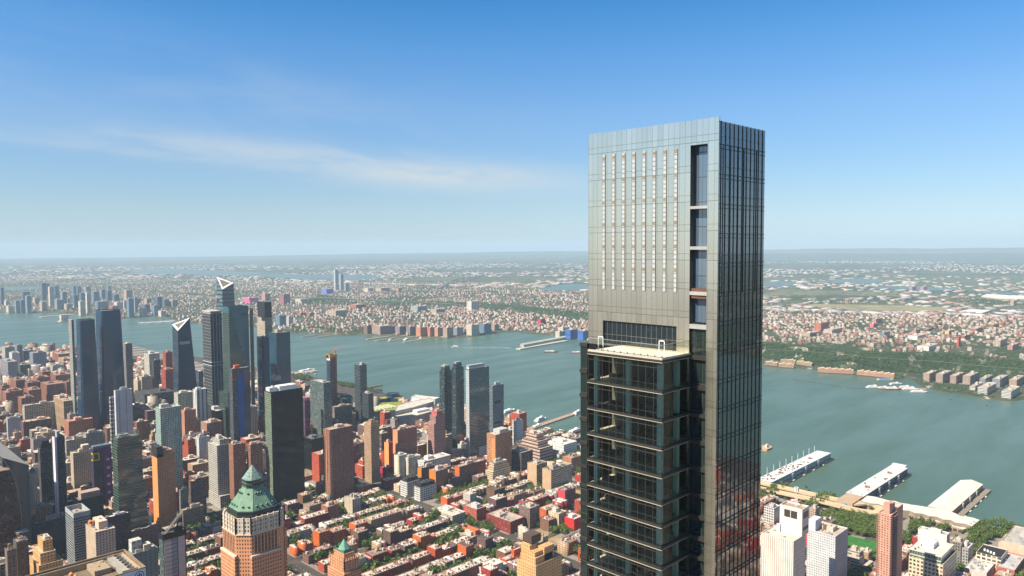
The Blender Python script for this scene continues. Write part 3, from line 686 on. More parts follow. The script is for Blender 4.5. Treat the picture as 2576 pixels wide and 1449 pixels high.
# ---- towers with a cut, framed top
def cut_tower(label, foot, ptsA, ptsB, ptsC, top_h, mat, wfoot, frame_w, name='office_tower', zb=None, band=None):
 """near corner C lowest, A along the avenue side, B along the street side"""
 x0, y0 = G(*ptsC, top_h)
 def along(fn_axis, target):
  lo, hi = 1, 300
  for _ in range(40):
   m_ = (lo+hi)/2
   x, y = (x0, y0+m_) if fn_axis == 'v' else (x0+m_, y0)
   px = proj(x, y, top_h)[0]
   if (px < target[0]) == (fn_axis == 'v'): hi = m_
   else: lo = m_
  x, y = (x0, y0+lo) if fn_axis == 'v' else (x0+lo, y0)
  return lo, Z(*target, x, y)
 wv, zA = along('v', ptsA); wu, zB = along('u', ptsB)
 t = thing(name, label, 'skyscraper', (x0, y0, 0))
 zC = top_h; zD = min(zA, zB, zC)-2
 fu, fv = wfoot
 # foot spreads past the roof
 lo = [(-fu*.12, -fv*.12), (wu+fu, -fv*.12), (wu+fu, wv+fv), (-fu*.12, wv+fv)]; hi = [(0, 0), (wu, 0), (wu, wv), (0, wv)]; zz = [zC, zB, zD, zA]
 m = MB()
 for i in range(4):
  j = (i+1) % 4; w = hypot(lo[j][0]-lo[i][0], lo[j][1]-lo[i][1])
  m.face([(*lo[i], 0), (*lo[j], 0), (*hi[j], zz[j]), (*hi[i], zz[i])], [(0, 0), (w, 0), (w, zz[j]), (0, zz[i])])
 m.face([(*hi[1], zz[1]), (*hi[2], zz[2]), (*hi[3], zz[3])]); m.build('walls', mat, t)
 A = np.array([0, wv, zA]); B = np.array([wu, 0, zB]); Cc = np.array([0, 0, zC])
 cen = (A+B+Cc)/3; n = np.cross(B-Cc, A-Cc); n /= np.linalg.norm(n)
 ia, ib, ic = [P+(cen-P)*frame_w for P in (A, B, Cc)]
 r = MB()
 for (o1, o2, i1, i2) in ((Cc, B, ic, ib), (B, A, ib, ia), (A, Cc, ia, ic)):
  r.face([o1+n*.9, o2+n*.9, i2+n*.9, i1+n*.9]); r.face([i1+n*.9, i2+n*.9, i2-n*2, i1-n*2]); r.face([o1-n*.3, o2-n*.3, o2+n*.9, o1+n*.9])
 r.build('roof_frame', plain((.74, .74, .72), .5), t)
 g = MB(); g.face([ic-n*2, ib-n*2, ia-n*2]); g.build('roof_screen', plain((.15, .125, .09), .8, 0, .3, .4, .5), t)
 la = MB()
 for k in range(1, 8):
  s = k/8; la.bar(ic+(ib-ic)*s, ia+(ib-ia)*s, .5); la.bar(ic+(ia-ic)*s, ib+(ia-ib)*s, .5); la.bar(ia+(ic-ia)*s, ib+(ic-ib)*s, .4)
 la.build('roof_lattice', plain((.40, .35, .27), .7), t)
 OCC.append((x0, y0, x0+wu+fu, y0+wv+fv)); return t, x0, y0, wu, wv, zA, zB
band_glass = facade((.012, .02, .03), (.10, .155, .185), 60, 11, 1.0, .62, .1, .7, .15, .3, .5, blind=0, ior=1.7)
cut_steel = curtain((.014, .046, .078), 2.0, 4.2, .9, .01, (.018, .036, .055), .9, .7, ior=1.8)
t30, x3, y3, wu3, wv3, zA, zB = cut_tower('tallest far tower, banded glass with white triangle-framed top and sky deck', 0, q('L0', 2183, 372), q('L0', 2352, 434), q('L0', 2236, 500), 333, band_glass, (10, 10), .34)
LAND.append(('the triangle-topped tower', x3, y3))
mb = MB(); zd = 335; s = x3*0
mb.prism([(-20, wv3+16), (1, wv3*.3), (1, wv3-.5)], 308, 311.5, True, True); mb.build('sky_deck', plain((.30, .29, .28), .5, .3), t30)
a = MB(); a.bar((wu3*.5, wv3*.45, zA-8), (wu3*.5, wv3*.45, zA+6), .8); a.bar((wu3*.2, wv3*.2, zA+1), (wu3*.95, wv3*.5, zA+2), .7); a.build('roof_crane', plain((.2, .2, .2)), t30)
t10, x1, y1, wu1, wv1, zA, zB = cut_tower('dark glass tower with sloping white triangle-framed roof standing before the water', 0, q('L1', 1735, 370), q('L1', 1912, 303), q('L1', 1790, 432), 240, cut_steel, (20, 2), .32)
m = MB(); m.box(3, -.8, 205, wu1-1, -.2, 212, True, True); m.build('ledge', plain((.4, .42, .43), .5), t10)
m = MB(); m.face([(4.5, -2.6, 60), (wu1+14, -2.6, 60), (wu1+2, -.6, 216), (2.5, -.6, 216)], [(0, 0), (40, 0), (34, 150), (0, 150)]); m.build('glass_slab', cw_blue, t10)
m = MB(); m.box(2, -5, 56, wu1+16, -1, 58.5, True, True); m.box(2, -4, 46, wu1+12, -1, 48); m.build('terrace', plain((.45, .45, .43)), t10)
# ---- white-striped office tower
x0, y0, wu, wv, h = fit(*[q('L1', a, 0)[0] for a in (2032, 2115, 2228)], q('L1', 0, 235)[1], 300)
t = thing('office_tower', 'black office tower with white vertical piers and a pale cap', 'skyscraper', (x0, y0, 0)); OCC.append((x0, y0, x0+wu, y0+wv))
m = MB(); m.prism([(0, 0), (wu, 0), (wu, wv), (0, wv)], 0, h-7, False); m.build('walls', facade((.16, .18, .18), (.008, .012, .015), 2.9, 7.6, .8, .86, .08, .8, .3, .5, .4, blind=0, wob=.01, ior=1.6), t)
m = MB(); m.box(.6, .6, h-7, wu-.6, wv-.6, h-2.5); m.build('plant_screen', fm((.35, .36, .34), 1.2, 5, .3, .9), t)
m = MB(); m.box(-.4, -.4, h-2.5, wu+.4, wv+.4, h, True, True); m.build('roof', roofmat((.5, .48, .44)), t)
m = MB()
m.wall((-.05, -.06), (wu+.05, -.06), 0, h-8); m.build('dark_front', curtain((.006, .008, .010), 1.3, 4.2, .9, .01, (.01, .01, .012), .9, .8, ior=1.6), t)
for k in (.22, .52, .78): m = MB(); m.box(wu*k-.45, -.9, 20, wu*k+.45, -.1, h-6); m.build('pier', plain((.42, .48, .55), .5), t)
m = MB(); m.box(-.6, -.8, 172, wu+.5, wv+.4, 178, True, True); m.build('mechanical_band', plain((.02, .02, .022), .5), t)
m = MB(); m.box(-.5, -1.0, 170.5, wu+.5, wv+.4, 172, True, True); m.box(-.5, -1.0, 178, wu+.5, wv+.4, 179.3, True, True); m.build('white_course', plain((.5, .53, .56)), t)
m = MB(); m.box(-9, -8, h-4, -9+.01, -8+.01, h-4+.01)
# ---- glass tower whose terraces climb it like a stair
x0, y0, wu, wv, h = fit(*[q('L1', a, 0)[0] for a in (2240, 2300, 2498)], q('L1', 0, 190)[1], 314)
t = thing('office_tower', 'broad green glass tower with planted terraces climbing it like a stair', 'skyscraper', (x0, y0, 0)); OCC.append((x0-6, y0-6, x0+wu, y0+wv)); LAND.append(('the stair-terraced glass tower', x0, y0))
spir = curtain((.034, .062, .052), 1.6, 4.0, .9, .02, (.03, .05, .05), .9, .74, ior=1.9)
spir2 = curtain((.03, .13, .165), 1.6, 4.0, .9, .02, (.03, .05, .055), .9, .74, ior=1.9)
m = MB(); m.box(0, 0, 0, wu, wv, h, False); inn = m.rim([(0, 0), (wu, 0), (wu, wv), (0, wv)], h, .6, 1, 5); m.build('walls', spir2, t)
m = MB(); m.face([(*i, h-5) for i in inn]); m.build('roof', roofmat((.3, .3, .28)), t)
veg = plain((.035, .06, .02), .9, 0, .2, .4, .5)
steps = 12; prev = None
for k in range(steps):
 f0 = k/steps; z1 = h-14-k*13.5; d = .6+.55*k; ws = wu*(.16+.065*k)
 m = MB(); m.prism([(-d*.4, -d), (min(wu, ws), -d), (min(wu, ws), -.02), (0, -.02), (0, wv), (-d*.4, wv)], 0, z1, True); pt = m.build('stepped_bay', spir, t)
 m = MB(); m.box(max(0, ws-wu*.075), -d+.1, z1, min(wu, ws)-.2, -.05, z1+2.2); m.build('planted_terrace', veg, pt)
x0s, y0s = x0, y0
m = MB(); m.box(-14, -16, 0, wu*.55, -7, 118); m.box(-14, -7, 0, -4.6, wv, 118); p = m.build('lower_wing', spir, t)
m = MB(); m.box(-13.5, -15.5, 118, wu*.2, -8, 120); m.build('planted_terrace', veg, p)
m = MB()
for k in range(9): m.box(wu*.62+k*1.7, -.3, h-24, wu*.62+k*1.7+.5, -.05, h-16, True, True)
m.build('louvres', plain((.02, .03, .03)), t)
x0, y0, wu, wv, h = fit(*[q('L1', a, 0)[0] for a in (2498, 2512, 2542)], q('L1', 0, 205)[1], 305)
tower_at('hoist_tower', 'tall tan builders hoist rising at the edge of the stair-terraced glass tower', x0-1, y0-3, 8, 4, h, facade((.30, .26, .17), (.09, .08, .05), 3, 3.4, .7, .6, .6, .2, blind=0), (.3, .3, .28), 'hoist', junk=0, big=False)
# ---- tan tower with a dark crown
t35 = tower('apartment_tower', 'tan stone tower with a dark glass crown beside the stair-terraced tower', 'M1', 5, 85, 160, 150, facade((.42, .36, .28), (.02, .025, .03), 2.2, 3.6, .34, .8, .1, .6, .4, blind=0), h=308, tiers=[(.45, -.08, -.08, -.12, -.08), (.82, 0, 0, 0, 0), (.93, .03, .03, .03, .03), (1, .06, .06, .06, .06)], cat='skyscraper', junk=0)
x0, y0, wu, wv, h = fit(*[q('M1', a, 0)[0] for a in (12, 85, 156)], q('M1', 0, 140)[1], 312)
m = MB(); ox, oy = t35.location.x, t35.location.y; m.box(x0-ox, y0-oy, 272, x0-ox+wu, y0-oy+wv, 312); m.build('dark_crown', curtain((.02, .025, .03), 1.4, 4, .9, .01), t35)
tower('office_tower', 'wide dark blue glass office block with a flat open roof crown', 'M1', 120, 205, 342, 452, cw_blue2, h=237, roof=(.35, .3, .24), cat='skyscraper', junk=8, land='the wide blue office block')
tower('office_tower', 'dark blue glass block half hidden behind the wide dark blue one', 'M1', 5, 75, 130, 500, cw_blue, h=236, cat='skyscraper', junk=0)
tower('office_tower', 'slim dark blue glass tower with pale plant room, in front of the wide blue block', 'M1', 148, 190, 258, 935, cw_blue, h=120, junk=0, crown=lambda t, a, b, c, d, z: (lambda m: (m.box(a+1, b+1, z, c-1, d-1, z+13), m.build('plant_room', fm((.48, .45, .40), 2, 4, .4, .5), t)))(MB()))
# ---- tower with the blue sheeting and orange cab
t = tower('office_tower', 'dark unfinished tower with bright blue sheeting and an orange cab on its roof', 'L1', 2310, 2335, 2510, 815, facade((.09, .10, .11), (.012, .014, .02), 3, 3.8, .7, .6, .2, .5, .5, blind=.03), h=192, junk=4, big=False, dmin=16, land='the blue-sheeted tower')
wu, wv, h = DIM[t.name]
m = MB(); m.box(wu*.30, -.5, 12, wu*.62, -.05, h-14, True, True); m.build('blue_sheeting', plain((.008, .075, .33), .6, 0, .3, .06), t)
m = MB(); m.box(wu*.18, wv*.2, h, wu*.48, wv*.6, h+6.5); m.build('orange_cab', plain((.65, .14, .03)), t)
m = MB(); m.box(-.2, -.6, h-24, wu*.24, -.05, h-20, True, True); m.build('red_strip', plain((.5, .03, .03)), t)
m = MB(); m.box(wu*.64, -.4, 12, wu*.98, -.05, h-4, True, True); m.build('dark_glazing', cw_blue, t)
tower('office_block', 'short grey glass wedge with a white roof between two dark towers', 'L1', 1965, 2000, 2046, 838, cw_steel if False else cut_steel, h=105, roof=(.6, .6, .6), junk=0, big=False)
# ---- Chelsea and the far left bank
FL = [
('apartment_tower', 'tan-topped grey tower peeping past the taller dark blue twin tower', 1215, 1262, 1330, 562, fm((.19, .185, .17), 3, 3.4, .5, .6), 190, (.4, .35, .28)),
('apartment_tower', 'stepped white tower with gridded bands before the river', 1447, 1500, 1605, 665, fm((.50, .47, .40), 3.5, 3.6, .7, .5), 125, (.5, .48, .42)),
('apartment_tower', 'narrow red brick tower with stepped top before the river', 1635, 1665, 1735, 650, fm((.30, .075, .05), 3, 3.2, .4, .5), 118, (.45, .2, .16)),
('apartment_tower', 'red brick and glass slab in front of the narrow red tower', 1620, 1665, 1755, 822, fm((.32, .06, .045), 3, 3.2, .5, .5), 95, (.4, .2, .15)),
('apartment_tower', 'slim dark slate tower between white and red ones', 1525, 1545, 1612, 728, fm((.045, .05, .055), 3, 3.4, .6, .6), 115, (.2, .2, .2)),
('apartment_block', 'cream gridded block with setbacks below the slim slate tower', 1395, 1425, 1526, 895, fm((.50, .42, .30), 3.4, 3.6, .55, .55), 70, (.5, .45, .38)),
('apartment_block', 'small cream block with white end wall beside the cream gridded block', 1340, 1385, 1440, 930, fm((.46, .38, .27)), 60, (.5, .45, .38)),
('office_block', 'pale grey slab with vertical piers at the far left edge', 0, 78, 175, 745, fm((.25, .25, .28), 2.6, 3.6, .5, .75), 75, (.35, .34, .33)),
('office_block', 'wide blue-grey gridded slab before the far water', 295, 330, 468, 655, fm((.20, .24, .29), 2.4, 3.3, .5, .55), 80, (.3, .3, .3)),
('office_block', 'pale green-grey block with a flat tan roof at the far left', 15, 50, 165, 598, fm((.36, .37, .32), 3, 3.6, .5, .5), 78, (.4, .36, .28)),
('office_block', 'tall blue-grey block behind the pale green-grey one', 145, 170, 225, 575, fm((.21, .25, .28), 3, 3.6, .6, .6), 92, (.3, .3, .3)),
('office_block', 'small white slab low at the far left', 90, 120, 200, 655, fm((.50, .50, .49), 3, 3.6, .4, .5), 70, (.45, .43, .4)),
('office_block', 'dark grey low office block with ledges behind the white slab', 195, 240, 328, 632, fm((.17, .18, .18), 3, 3.6, .6, .5), 66, (.3, .3, .3)),
('warehouse', 'huge red brick warehouse with long roofs on the far shore', 525, 588, 725, 665, fm((.28, .095, .06), 4, 4, .4, .5), 58, (.42, .33, .27)),
('warehouse', 'tan warehouse block in front of the huge red brick one', 585, 640, 735, 715, fm((.40, .28, .18), 4, 4, .4, .5), 48, (.42, .33, .24)),
('office_block', 'dark teal low office block with two pale roof decks', 172, 205, 300, 775, fm((.05, .075, .075), 3, 3.6, .8, .5), 40, (.25, .24, .22)),
('apartment_block', 'white stepped block with slim dark windows among brick houses', 508, 530, 645, 780, fm((.38, .37, .33), 3, 3.3, .4, .5), 45, (.4, .36, .3)),
('apartment_block', 'cream narrow block among red brick houses at far left', 262, 290, 330, 830, fm((.52, .42, .30), 3, 3.3, .4, .5), 42, (.5, .42, .33)),
]
for nm, lb, xl, xc, xr, yt, mt, h, rf in FL:
 tower(nm, lb, 'L1', xl, xc, xr, yt, mt, h=h, roof=rf, junk=4, tank=(h < 90))
# red brick housing slabs, each a thing of its own
RB = [(405, 470, 645, 975, 62), (645, 668, 745, 945, 66), (248, 275, 408, 955, 62), (105, 160, 252, 930, 62), (20, 60, 200, 1055, 60), (60, 100, 232, 1040, 62), (178, 215, 345, 1110, 58),
 (235, 290, 415, 1030, 60), (385, 425, 505, 845, 52), (505, 560, 740, 880, 50), (330, 375, 500, 905, 52), (0, 20, 95, 985, 60), (640, 690, 742, 850, 50), (0, 15, 60, 1015, 60)]
rbw = ['with a tall tower block at its end', 'with a taller corner shaft', 'in a long plain row', 'with staggered balconies', 'with many balconies nearest the left edge', 'with balconies in front of a darker twin',
 'low and ribbed with balconies', 'with a pale green roof deck', 'small and dark among the far roofs', 'long and low by the tan warehouse', 'long and low in the middle distance', 'cut by the left edge', 'beside the shorter blue twin tower', 'partly hidden at the left edge']
for (xl, xc, xr, yt, h), w in zip(RB, rbw):
 tower('housing_block', 'red-brown brick housing slab '+w, 'L1', xl, xc, xr, yt, fm((.24, .105, .07), 3.2, 3.0, .42, .5, blind=.1), h=h, roof=(.34, .2, .15), group='red brick housing slabs', junk=3, tank=True)
MIDL = [
('apartment_tower', 'white and grey slab tower with a glass side wing, left of the teal gridded tower', 'L1', 1145, 1160, 1327, 1034, fm((.46, .47, .47), 14, 3.4, .05, 1.0, blind=0), 150, (.5, .5, .5)),
('apartment_tower', 'glass side wing with white frames leaning on the white slab tower', 'L1', 1096, 1108, 1150, 1100, facade((.50, .50, .48), (.02, .025, .03), 5, 9, .8, .8, blind=0), 128, (.5, .5, .48)),
('station_hall', 'long low dark-roofed hall beneath the far towers', 'L1', 1355, 1470, 1760, 1075, fm((.07, .075, .08), 5, 5, .5, .5), 40, (.06, .065, .07)),
('office_block', 'grey blocky building with a cut corner near the dark-roofed hall', 'L1', 1325, 1350, 1410, 1190, fm((.35, .30, .27), 3, 3.4, .5, .5), 60, (.5, .4, .35)),
('apartment_tower', 'stepped cream and green tower with a curved roof piece', 'L1', 1750, 1790, 1945, 1062, facade((.44, .45, .35), (.03, .05, .045), 3.4, 3.5, .55, .55), 125, (.55, .5, .42)),
('apartment_tower', 'white tower with one dark vertical strip and roof cranes', 'L1', 1940, 1975, 2082, 1025, facade((.55, .55, .53), (.03, .035, .04), 9, 3.3, .35, .85, blind=0), 135, (.55, .55, .52)),
('apartment_tower', 'cream narrow tower with white side below the white striped one', 'L1', 2013, 2040, 2125, 1195, fm((.55, .50, .42), 3, 3.2, .4, .5), 95, (.55, .5, .45)),
('apartment_tower', 'stepped cream tower with sawtooth balconies below the blue sheeting', 'L1', 2375, 2400, 2545, 1270, fm((.48, .42, .32), 3.2, 3.2, .55, .5), 92, (.5, .45, .36)),
('office_block', 'stone office block with tall windows beside the black glass tower', 'L1', 2450, 2490, 2590, 1205, fm((.42, .36, .27), 4, 4, .5, .6), 85, (.5, .44, .35)),
('apartment_tower', 'orange brick tower with a red railing on its roof', 'L1', 1825, 1855, 1970, 1235, fm((.46, .21, .12), 3, 3.2, .42, .5), 98, (.5, .32, .24)),
('apartment_block', 'brick block with dark side wall below the cream narrow tower', 'L1', 2020, 2080, 2235, 1362, fm((.36, .20, .14), 3, 3.3, .5, .5), 72, (.42, .36, .3)),
('office_block', 'black glass low block with flat pale edge below the stair-terraced tower', 'L1', 2085, 2170, 2300, 1240, cw_black, 75, (.45, .44, .42)),
('apartment_block', 'tan stepped block with sunny side near the orange brick tower', 'L1', 1890, 1925, 2010, 1330, fm((.50, .35, .22), 3, 3.2, .4, .5), 70, (.5, .4, .3)),
('office_block', 'long cream office building with many windows and a stubby roof house', 'L1', 225, 245, 555, 1185, fm((.44, .38, .30), 3.6, 3.8, .6, .55), 75, (.45, .4, .33)),
('office_block', 'brown stone office building with a heavy cornice', 'L1', 540, 640, 755, 1140, fm((.36, .245, .15), 3.6, 4, .5, .6, band=6, bandcol=(.5, .36, .22)), 88, (.4, .33, .26)),
('apartment_block', 'grey block with flat roof beside the shorter blue twin tower', 'L1', 672, 700, 770, 1275, fm((.25, .24, .22), 3, 3.4, .5, .5), 70, (.35, .33, .3)),
('garage', 'broad brown block with a long pale flat roof', 'L1', 205, 235, 520, 1350, fm((.13, .07, .06), 6, 4, .3, .4), 50, (.55, .40, .30)),
('warehouse', 'orange brick factory with ornate roof in front of the blue towers', 'L1', 645, 690, 935, 1345, fm((.42, .17, .11), 4, 4, .5, .55), 60, (.48, .27, .2)),
('apartment_block', 'dark red block with pale sills right of the white slab tower', 'L1', 1330, 1480, 1560, 1240, fm((.10, .05, .06), 4, 4, .4, .4), 62, (.45, .3, .26)),
('office_block', 'white-ended grey block at the left beneath brick slabs', 'L1', 62, 75, 205, 1315, fm((.40, .40, .42), 3, 3.6, .5, .5), 72, (.4, .38, .36)),
('hotel_tower', 'teal green gridded glass tower in the left half', 'L1', 1563, 1612, 1822, 1215, cw_teal, 165, (.4, .38, .34)),
]
for nm, lb, c, xl, xc, xr, yt, mt, h, rf in MIDL: tower(nm, lb, c, xl, xc, xr, yt, mt, h=h, roof=rf, junk=5, tank=h < 100)
LAND.append(('the teal gridded tower', *G(*q('L1', 1612, 1215), 165)))
x0, y0, wu, wv, h = fit(*[q('L1', a, 0)[0] for a in (1145, 1160, 1327)], q('L1', 0, 1034)[1], 150)
# ---- lower left quarter
LL = [
('apartment_tower', 'slim cream tower with a green pyramid cap near the curved brown tower', 290, 322, 366, 420, fm((.60, .54, .45), 3, 3.2, .3, .5), 100, (.1, .2, .15)),
('apartment_tower', 'dark balconied tower with stepped dark top, left of the white-striped one', 378, 400, 528, 170, facade((.07, .065, .075), (.015, .015, .018), 2.4, 3.1, .6, .5, blind=.3), 125, (.05, .05, .05)),
('hotel_tower', 'dark plum tower with one bright white vertical stripe', 515, 548, 650, 60, facade((.05, .045, .065), (.02, .02, .025), 2.6, 3.2, .5, .5, blind=.04), 150, (.08, .08, .09)),
('apartment_block', 'beige block with a stout square roof house left of the purple hotel', 705, 735, 935, 215, fm((.48, .38, .28), 3, 3.3, .5, .5), 95, (.5, .42, .33)),
('apartment_block', 'long beige block with rows of windows behind the white-striped tower', 640, 665, 870, 90, fm((.38, .33, .26), 3, 3.3, .5, .5), 82, (.45, .4, .33)),
('apartment_block', 'green-grey block behind the dark green office tower', 828, 860, 1050, 18, fm((.28, .29, .25), 3, 3.3, .5, .5), 85, (.4, .37, .3)),
('hotel_tower', 'plum purple hotel slab with a yellow square frame at its corner', 915, 935, 1118, 180, facade((.035, .025, .06), (.05, .045, .05), 3.0, 3.1, .5, .35, blind=.15), 118, (.3, .22, .26)),
('office_tower', 'dark green office tower with lit left side and pale sign frame on top', 1125, 1175, 1420, 70, cw_green, 175, (.25, .25, .23)),
('apartment_tower', 'orange-lit slab tower with a narrow dark chimney-like cap', 1525, 1580, 1757, 205, facade((.50, .25, .125), (.03, .022, .02), 2.7, 3.0, .42, .48, blind=.08), 128, (.5, .32, .22)),
('office_block', 'dark teal glass block with a brick penthouse', 748, 790, 1040, 690, curtain((.010, .028, .032), 2, 3.8, .9, .03, (.02, .03, .03), .9, .75, ior=1.7), 78, (.25, .2, .2)),
('hotel_tower', 'grey glass tower with an open framed roof, in the lower left', 656, 740, 910, 870, facade((.26, .28, .29), (.025, .034, .04), 2.4, 3.3, .9, .5, blind=.06, wob=.01), 112, (.35, .3, .26)),
('hotel_tower', 'beige tower with two orange water tanks on its roof', 860, 960, 1160, 1010, facade((.52, .42, .33), (.035, .03, .03), 3.4, 3.2, .42, .45, blind=.1), 112, (.5, .4, .32)),
('office_tower', 'golden stepped building with white string courses in the lower left', 285, 380, 625, 1140, facade((.58, .33, .13), (.06, .045, .03), 3.2, 3.4, .4, .42, band=5, bandcol=(.66, .5, .33)), 118, (.5, .42, .32)),
('hotel_block', 'dark plum hotel slab with a long white roof', 1040, 1060, 1305, 865, facade((.045, .022, .04), (.02, .015, .02), 2.8, 3.2, .6, .3, blind=.03), 70, (.62, .62, .64)),
('office_block', 'grey-brown block with bare walls at the lower left edge', 45, 70, 165, 1195, fm((.19, .15, .12), 4, 3.5, .3, .4), 115, (.4, .3, .22)),
('office_block', 'dark brown block with a tank, second from the lower left edge', 130, 165, 285, 1110, fm((.10, .085, .08), 4, 3.5, .3, .4), 112, (.4, .28, .2)),
('office_block', 'grey-teal block with white roof boxes beside the bladed tower', 1290, 1340, 1590, 1230, facade((.20, .255, .25), (.03, .04, .045), 5, 3.6, .18, .4, blind=0), 125, (.55, .47, .38)),
('apartment_block', 'dark brown slab with pale window sills beside the orange-lit tower', 1895, 1930, 2070, 485, fm((.13, .10, .09), 3, 3.1, .6, .45, blind=.25), 68, (.4, .3, .24)),
('apartment_block', 'narrow grey slab behind the thin mast right of the orange-lit tower', 1785, 1815, 1890, 570, fm((.16, .16, .16), 3, 3.1, .5, .45), 66, (.35, .3, .26)),
('apartment_tower', 'grey gridded tower with a pale vertical strip and a shadow across it', 2090, 2180, 2310, 90, facade((.46, .44, .40), (.04, .05, .05), 3.4, 3.4, .62, .62, blind=.1), 118, (.45, .42, .38)),
('apartment_block', 'white block with sunny side wall and sheds on its roof', 1975, 2000, 2110, 60, fm((.52, .54, .55), 3, 3.3, .4, .5), 72, (.5, .5, .5)),
('apartment_tower', 'brown brick slab tower with balconies, left one of a pair', 2300, 2345, 2470, 130, facade((.30, .135, .085), (.03, .025, .025), 2.2, 2.9, .55, .5, blind=.12), 118, (.42, .32, .26)),
('apartment_tower', 'brown brick slab tower with balconies, right one of a pair', 2480, 2520, 2640, 130, facade((.28, .13, .085), (.03, .025, .025), 2.2, 2.9, .55, .5, blind=.12), 116, (.42, .32, .26)),
('apartment_block', 'brown brick school-like block with a red spot on its roof', 1815, 1840, 2050, 790, fm((.27, .19, .13), 3, 3.2, .5, .45), 38, (.45, .36, .28)),
('theatre', 'long low theatre row with white roofs before the green cupola', 1305, 1320, 1620, 1000, fm((.16, .09, .085), 6, 5, .2, .3), 40, (.62, .54, .45)),
('office_block', 'blue-black hotel block with letters along its roof', 305, 330, 655, 930, fm((.025, .032, .05), 3, 3.3, .4, .4), 66, (.2, .19, .2)),
('theatre', 'flat dark theatre block before the purple hotel', 360, 420, 740, 760, fm((.03, .03, .04), 8, 5, .1, .2), 34, (.04, .042, .055)),
('office_block', 'long tan-roofed terminal building behind the dark green office tower', 640, 680, 1112, 620, fm((.16, .10, .10), 5, 4, .4, .4), 36, (.52, .36, .26)),
]
for nm, lb, xl, xc, xr, yt, mt, h, rf in LL:
 tr = None
 if 'golden' in lb: tr = [(.80, 0, 0, 0, 0), (.90, .12, .10, .25, .1), (1, .3, .25, .3, .2)]
 if 'dark green office' in lb: tr = [(.33, -.06, -.1, -.18, -.1), (.60, -.02, -.05, -.14, 0), (.93, 0, 0, -.02, 0), (1, .04, .06, .06, .06)]
 if 'grey gridded' in lb: tr = [(.2, -.05, -.3, -.1, 0), (.93, 0, 0, 0, 0), (1, .3, .1, .05, .1)]
 if 'orange-lit' in lb: tr = [(.97, 0, 0, 0, 0), (1, .3, .1, .1, .1)]
 o = tower(nm, lb, 'L2', xl, xc, xr, yt, mt, h=h, roof=rf, junk=7, tank='tank' in lb or 'block' in lb, tiers=tr, big='tanks' not in lb)
 wu, wv, hh = DIM[o.name]
 if 'white vertical stripe' in lb: m = MB(); m.box(-.3, -.4, 2, 2.6, -.02, hh+1, True, True); m.box(-.35, -.4, 2, -.02, wv*.6, hh+1, True, True); m.build('white_stripe', plain((.72, .70, .74)), o); m = MB(); m.box(wu*.3, wv*.2, hh, wu*.6, wv*.7, hh+9); m.build('roof_house', plain((.35, .36, .4)), o)
 if 'stepped dark top' in lb: m = MB(); m.box(wu*.1, wv*.1, hh, wu*.9, wv*.9, hh+6); m.box(wu*.2, wv*.2, hh+6, wu*.8, wv*.8, hh+11); m.build('dark_crown', plain((.015, .015, .018), .6), o)
 if 'purple hotel' in lb and 'plum' in lb:
  pass
 if 'yellow square' in lb:
  m = MB(); m.box(wu*.58, -.4, 4, wu+.1, -.03, hh-2, True, True); m.build('purple_panel', plain((.13, .015, .12), .6, 0, .3, .1), o)
  m = MB()
  for z in (hh-8, hh-19): m.box(-.6, -.7, z, 9, -.45, z+2, True, True); m.box(-.9, -.7, z, -.6, 7, z+2, True, True)
  for u in (-.6, 7.4): m.box(u, -.72, hh-19, u+1.8, -.44, hh-6, True, True)
  m.build('yellow_frame', plain((.75, .55, .02)), o)
  m = MB()
  for k in range(6): m.box(wu*.72, -.6, hh-22-k*14, wu*.72+4.5, -.42, hh-18-k*14, True, True)
  m.build('white_symbols', plain((.5, .45, .5)), o)
  m = MB(); m.box(0, 0, hh+1.2, wu, wv, hh+5); m.build('blue_attic', plain((.12, .17, .22)), o)
 if 'sign frame' in lb:
  m = MB()
  for z in (hh+1.5, hh+4, hh+6.5): m.bar((2, wv*.1, z), (wu-2, wv*.1, z), .7)
  for k in range(14): u = 2+(wu-4)*k/13; m.bar((u, wv*.1, hh-.5), (u, wv*.1, hh+6.5), .4)
  m.build('sign_frame', plain((.33, .36, .30)), o)
 if 'chimney-like' in lb: m = MB(); m.box(-.4, wv*.0, hh-9, wu*.36, wv+.4, hh+3); m.box(0, .3, hh+4, wu*.33, wv, hh+8); m.build('dark_cap', fm((.035, .03, .03), 2, 2, 1.0, .3), o)
 if 'chimney-like' in lb: m = MB(); m.box(-.12, .8, 2, -.02, wv-1.2, hh-9, True, True); m.build('sunlit_side', plain((.62, .27, .10), .8, 0, .2, .06), o)  # sunlight on this side is painted in as a brighter orange
 if 'brick penthouse' in lb: m = MB(); m.box(wu*.12, wv*.1, hh, wu*.9, wv*.8, hh+9); m.build('penthouse', fm((.40, .29, .25), 2.2, 3, .2, .3), o)
 if 'open framed roof' in lb: m = MB(); m.rim([(0, 0), (wu, 0), (wu, wv), (0, wv)], hh+6, .8, .1, 7); m.prism([(0, 0), (wu, 0), (wu, wv), (0, wv)], hh, hh+6, False); m.build('roof_screen', fm((.34, .37, .37), 5, 3, .1, .2), o)
 if 'two orange' in lb:
  for k in (0, 1): water_tank(o, 3+k*3.6, wv*.78+(-.6 if k else 0), hh-1, 2.3, 3.6, plain((.62, .23, .06)))
  m = MB(); m.box(wu*.30, wv*.25, hh-1.2, wu*.75, wv*.85, hh+8); m.cyl(wu*.5, wv*.55, hh+8, hh+9.5, 1.6, 10); m.build('lift_house', plain((.55, .44, .35)), o)
 if 'green pyramid' in lb: m = MB(); m.prism([(0, 0), (wu, 0), (wu, wv), (0, wv)], hh, hh+8, False, poly2=[(wu*.4, wv*.4), (wu*.6, wv*.4), (wu*.6, wv*.6), (wu*.4, wv*.6)]); m.build('pyramid_cap', plain((.08, .19, .13)), o)
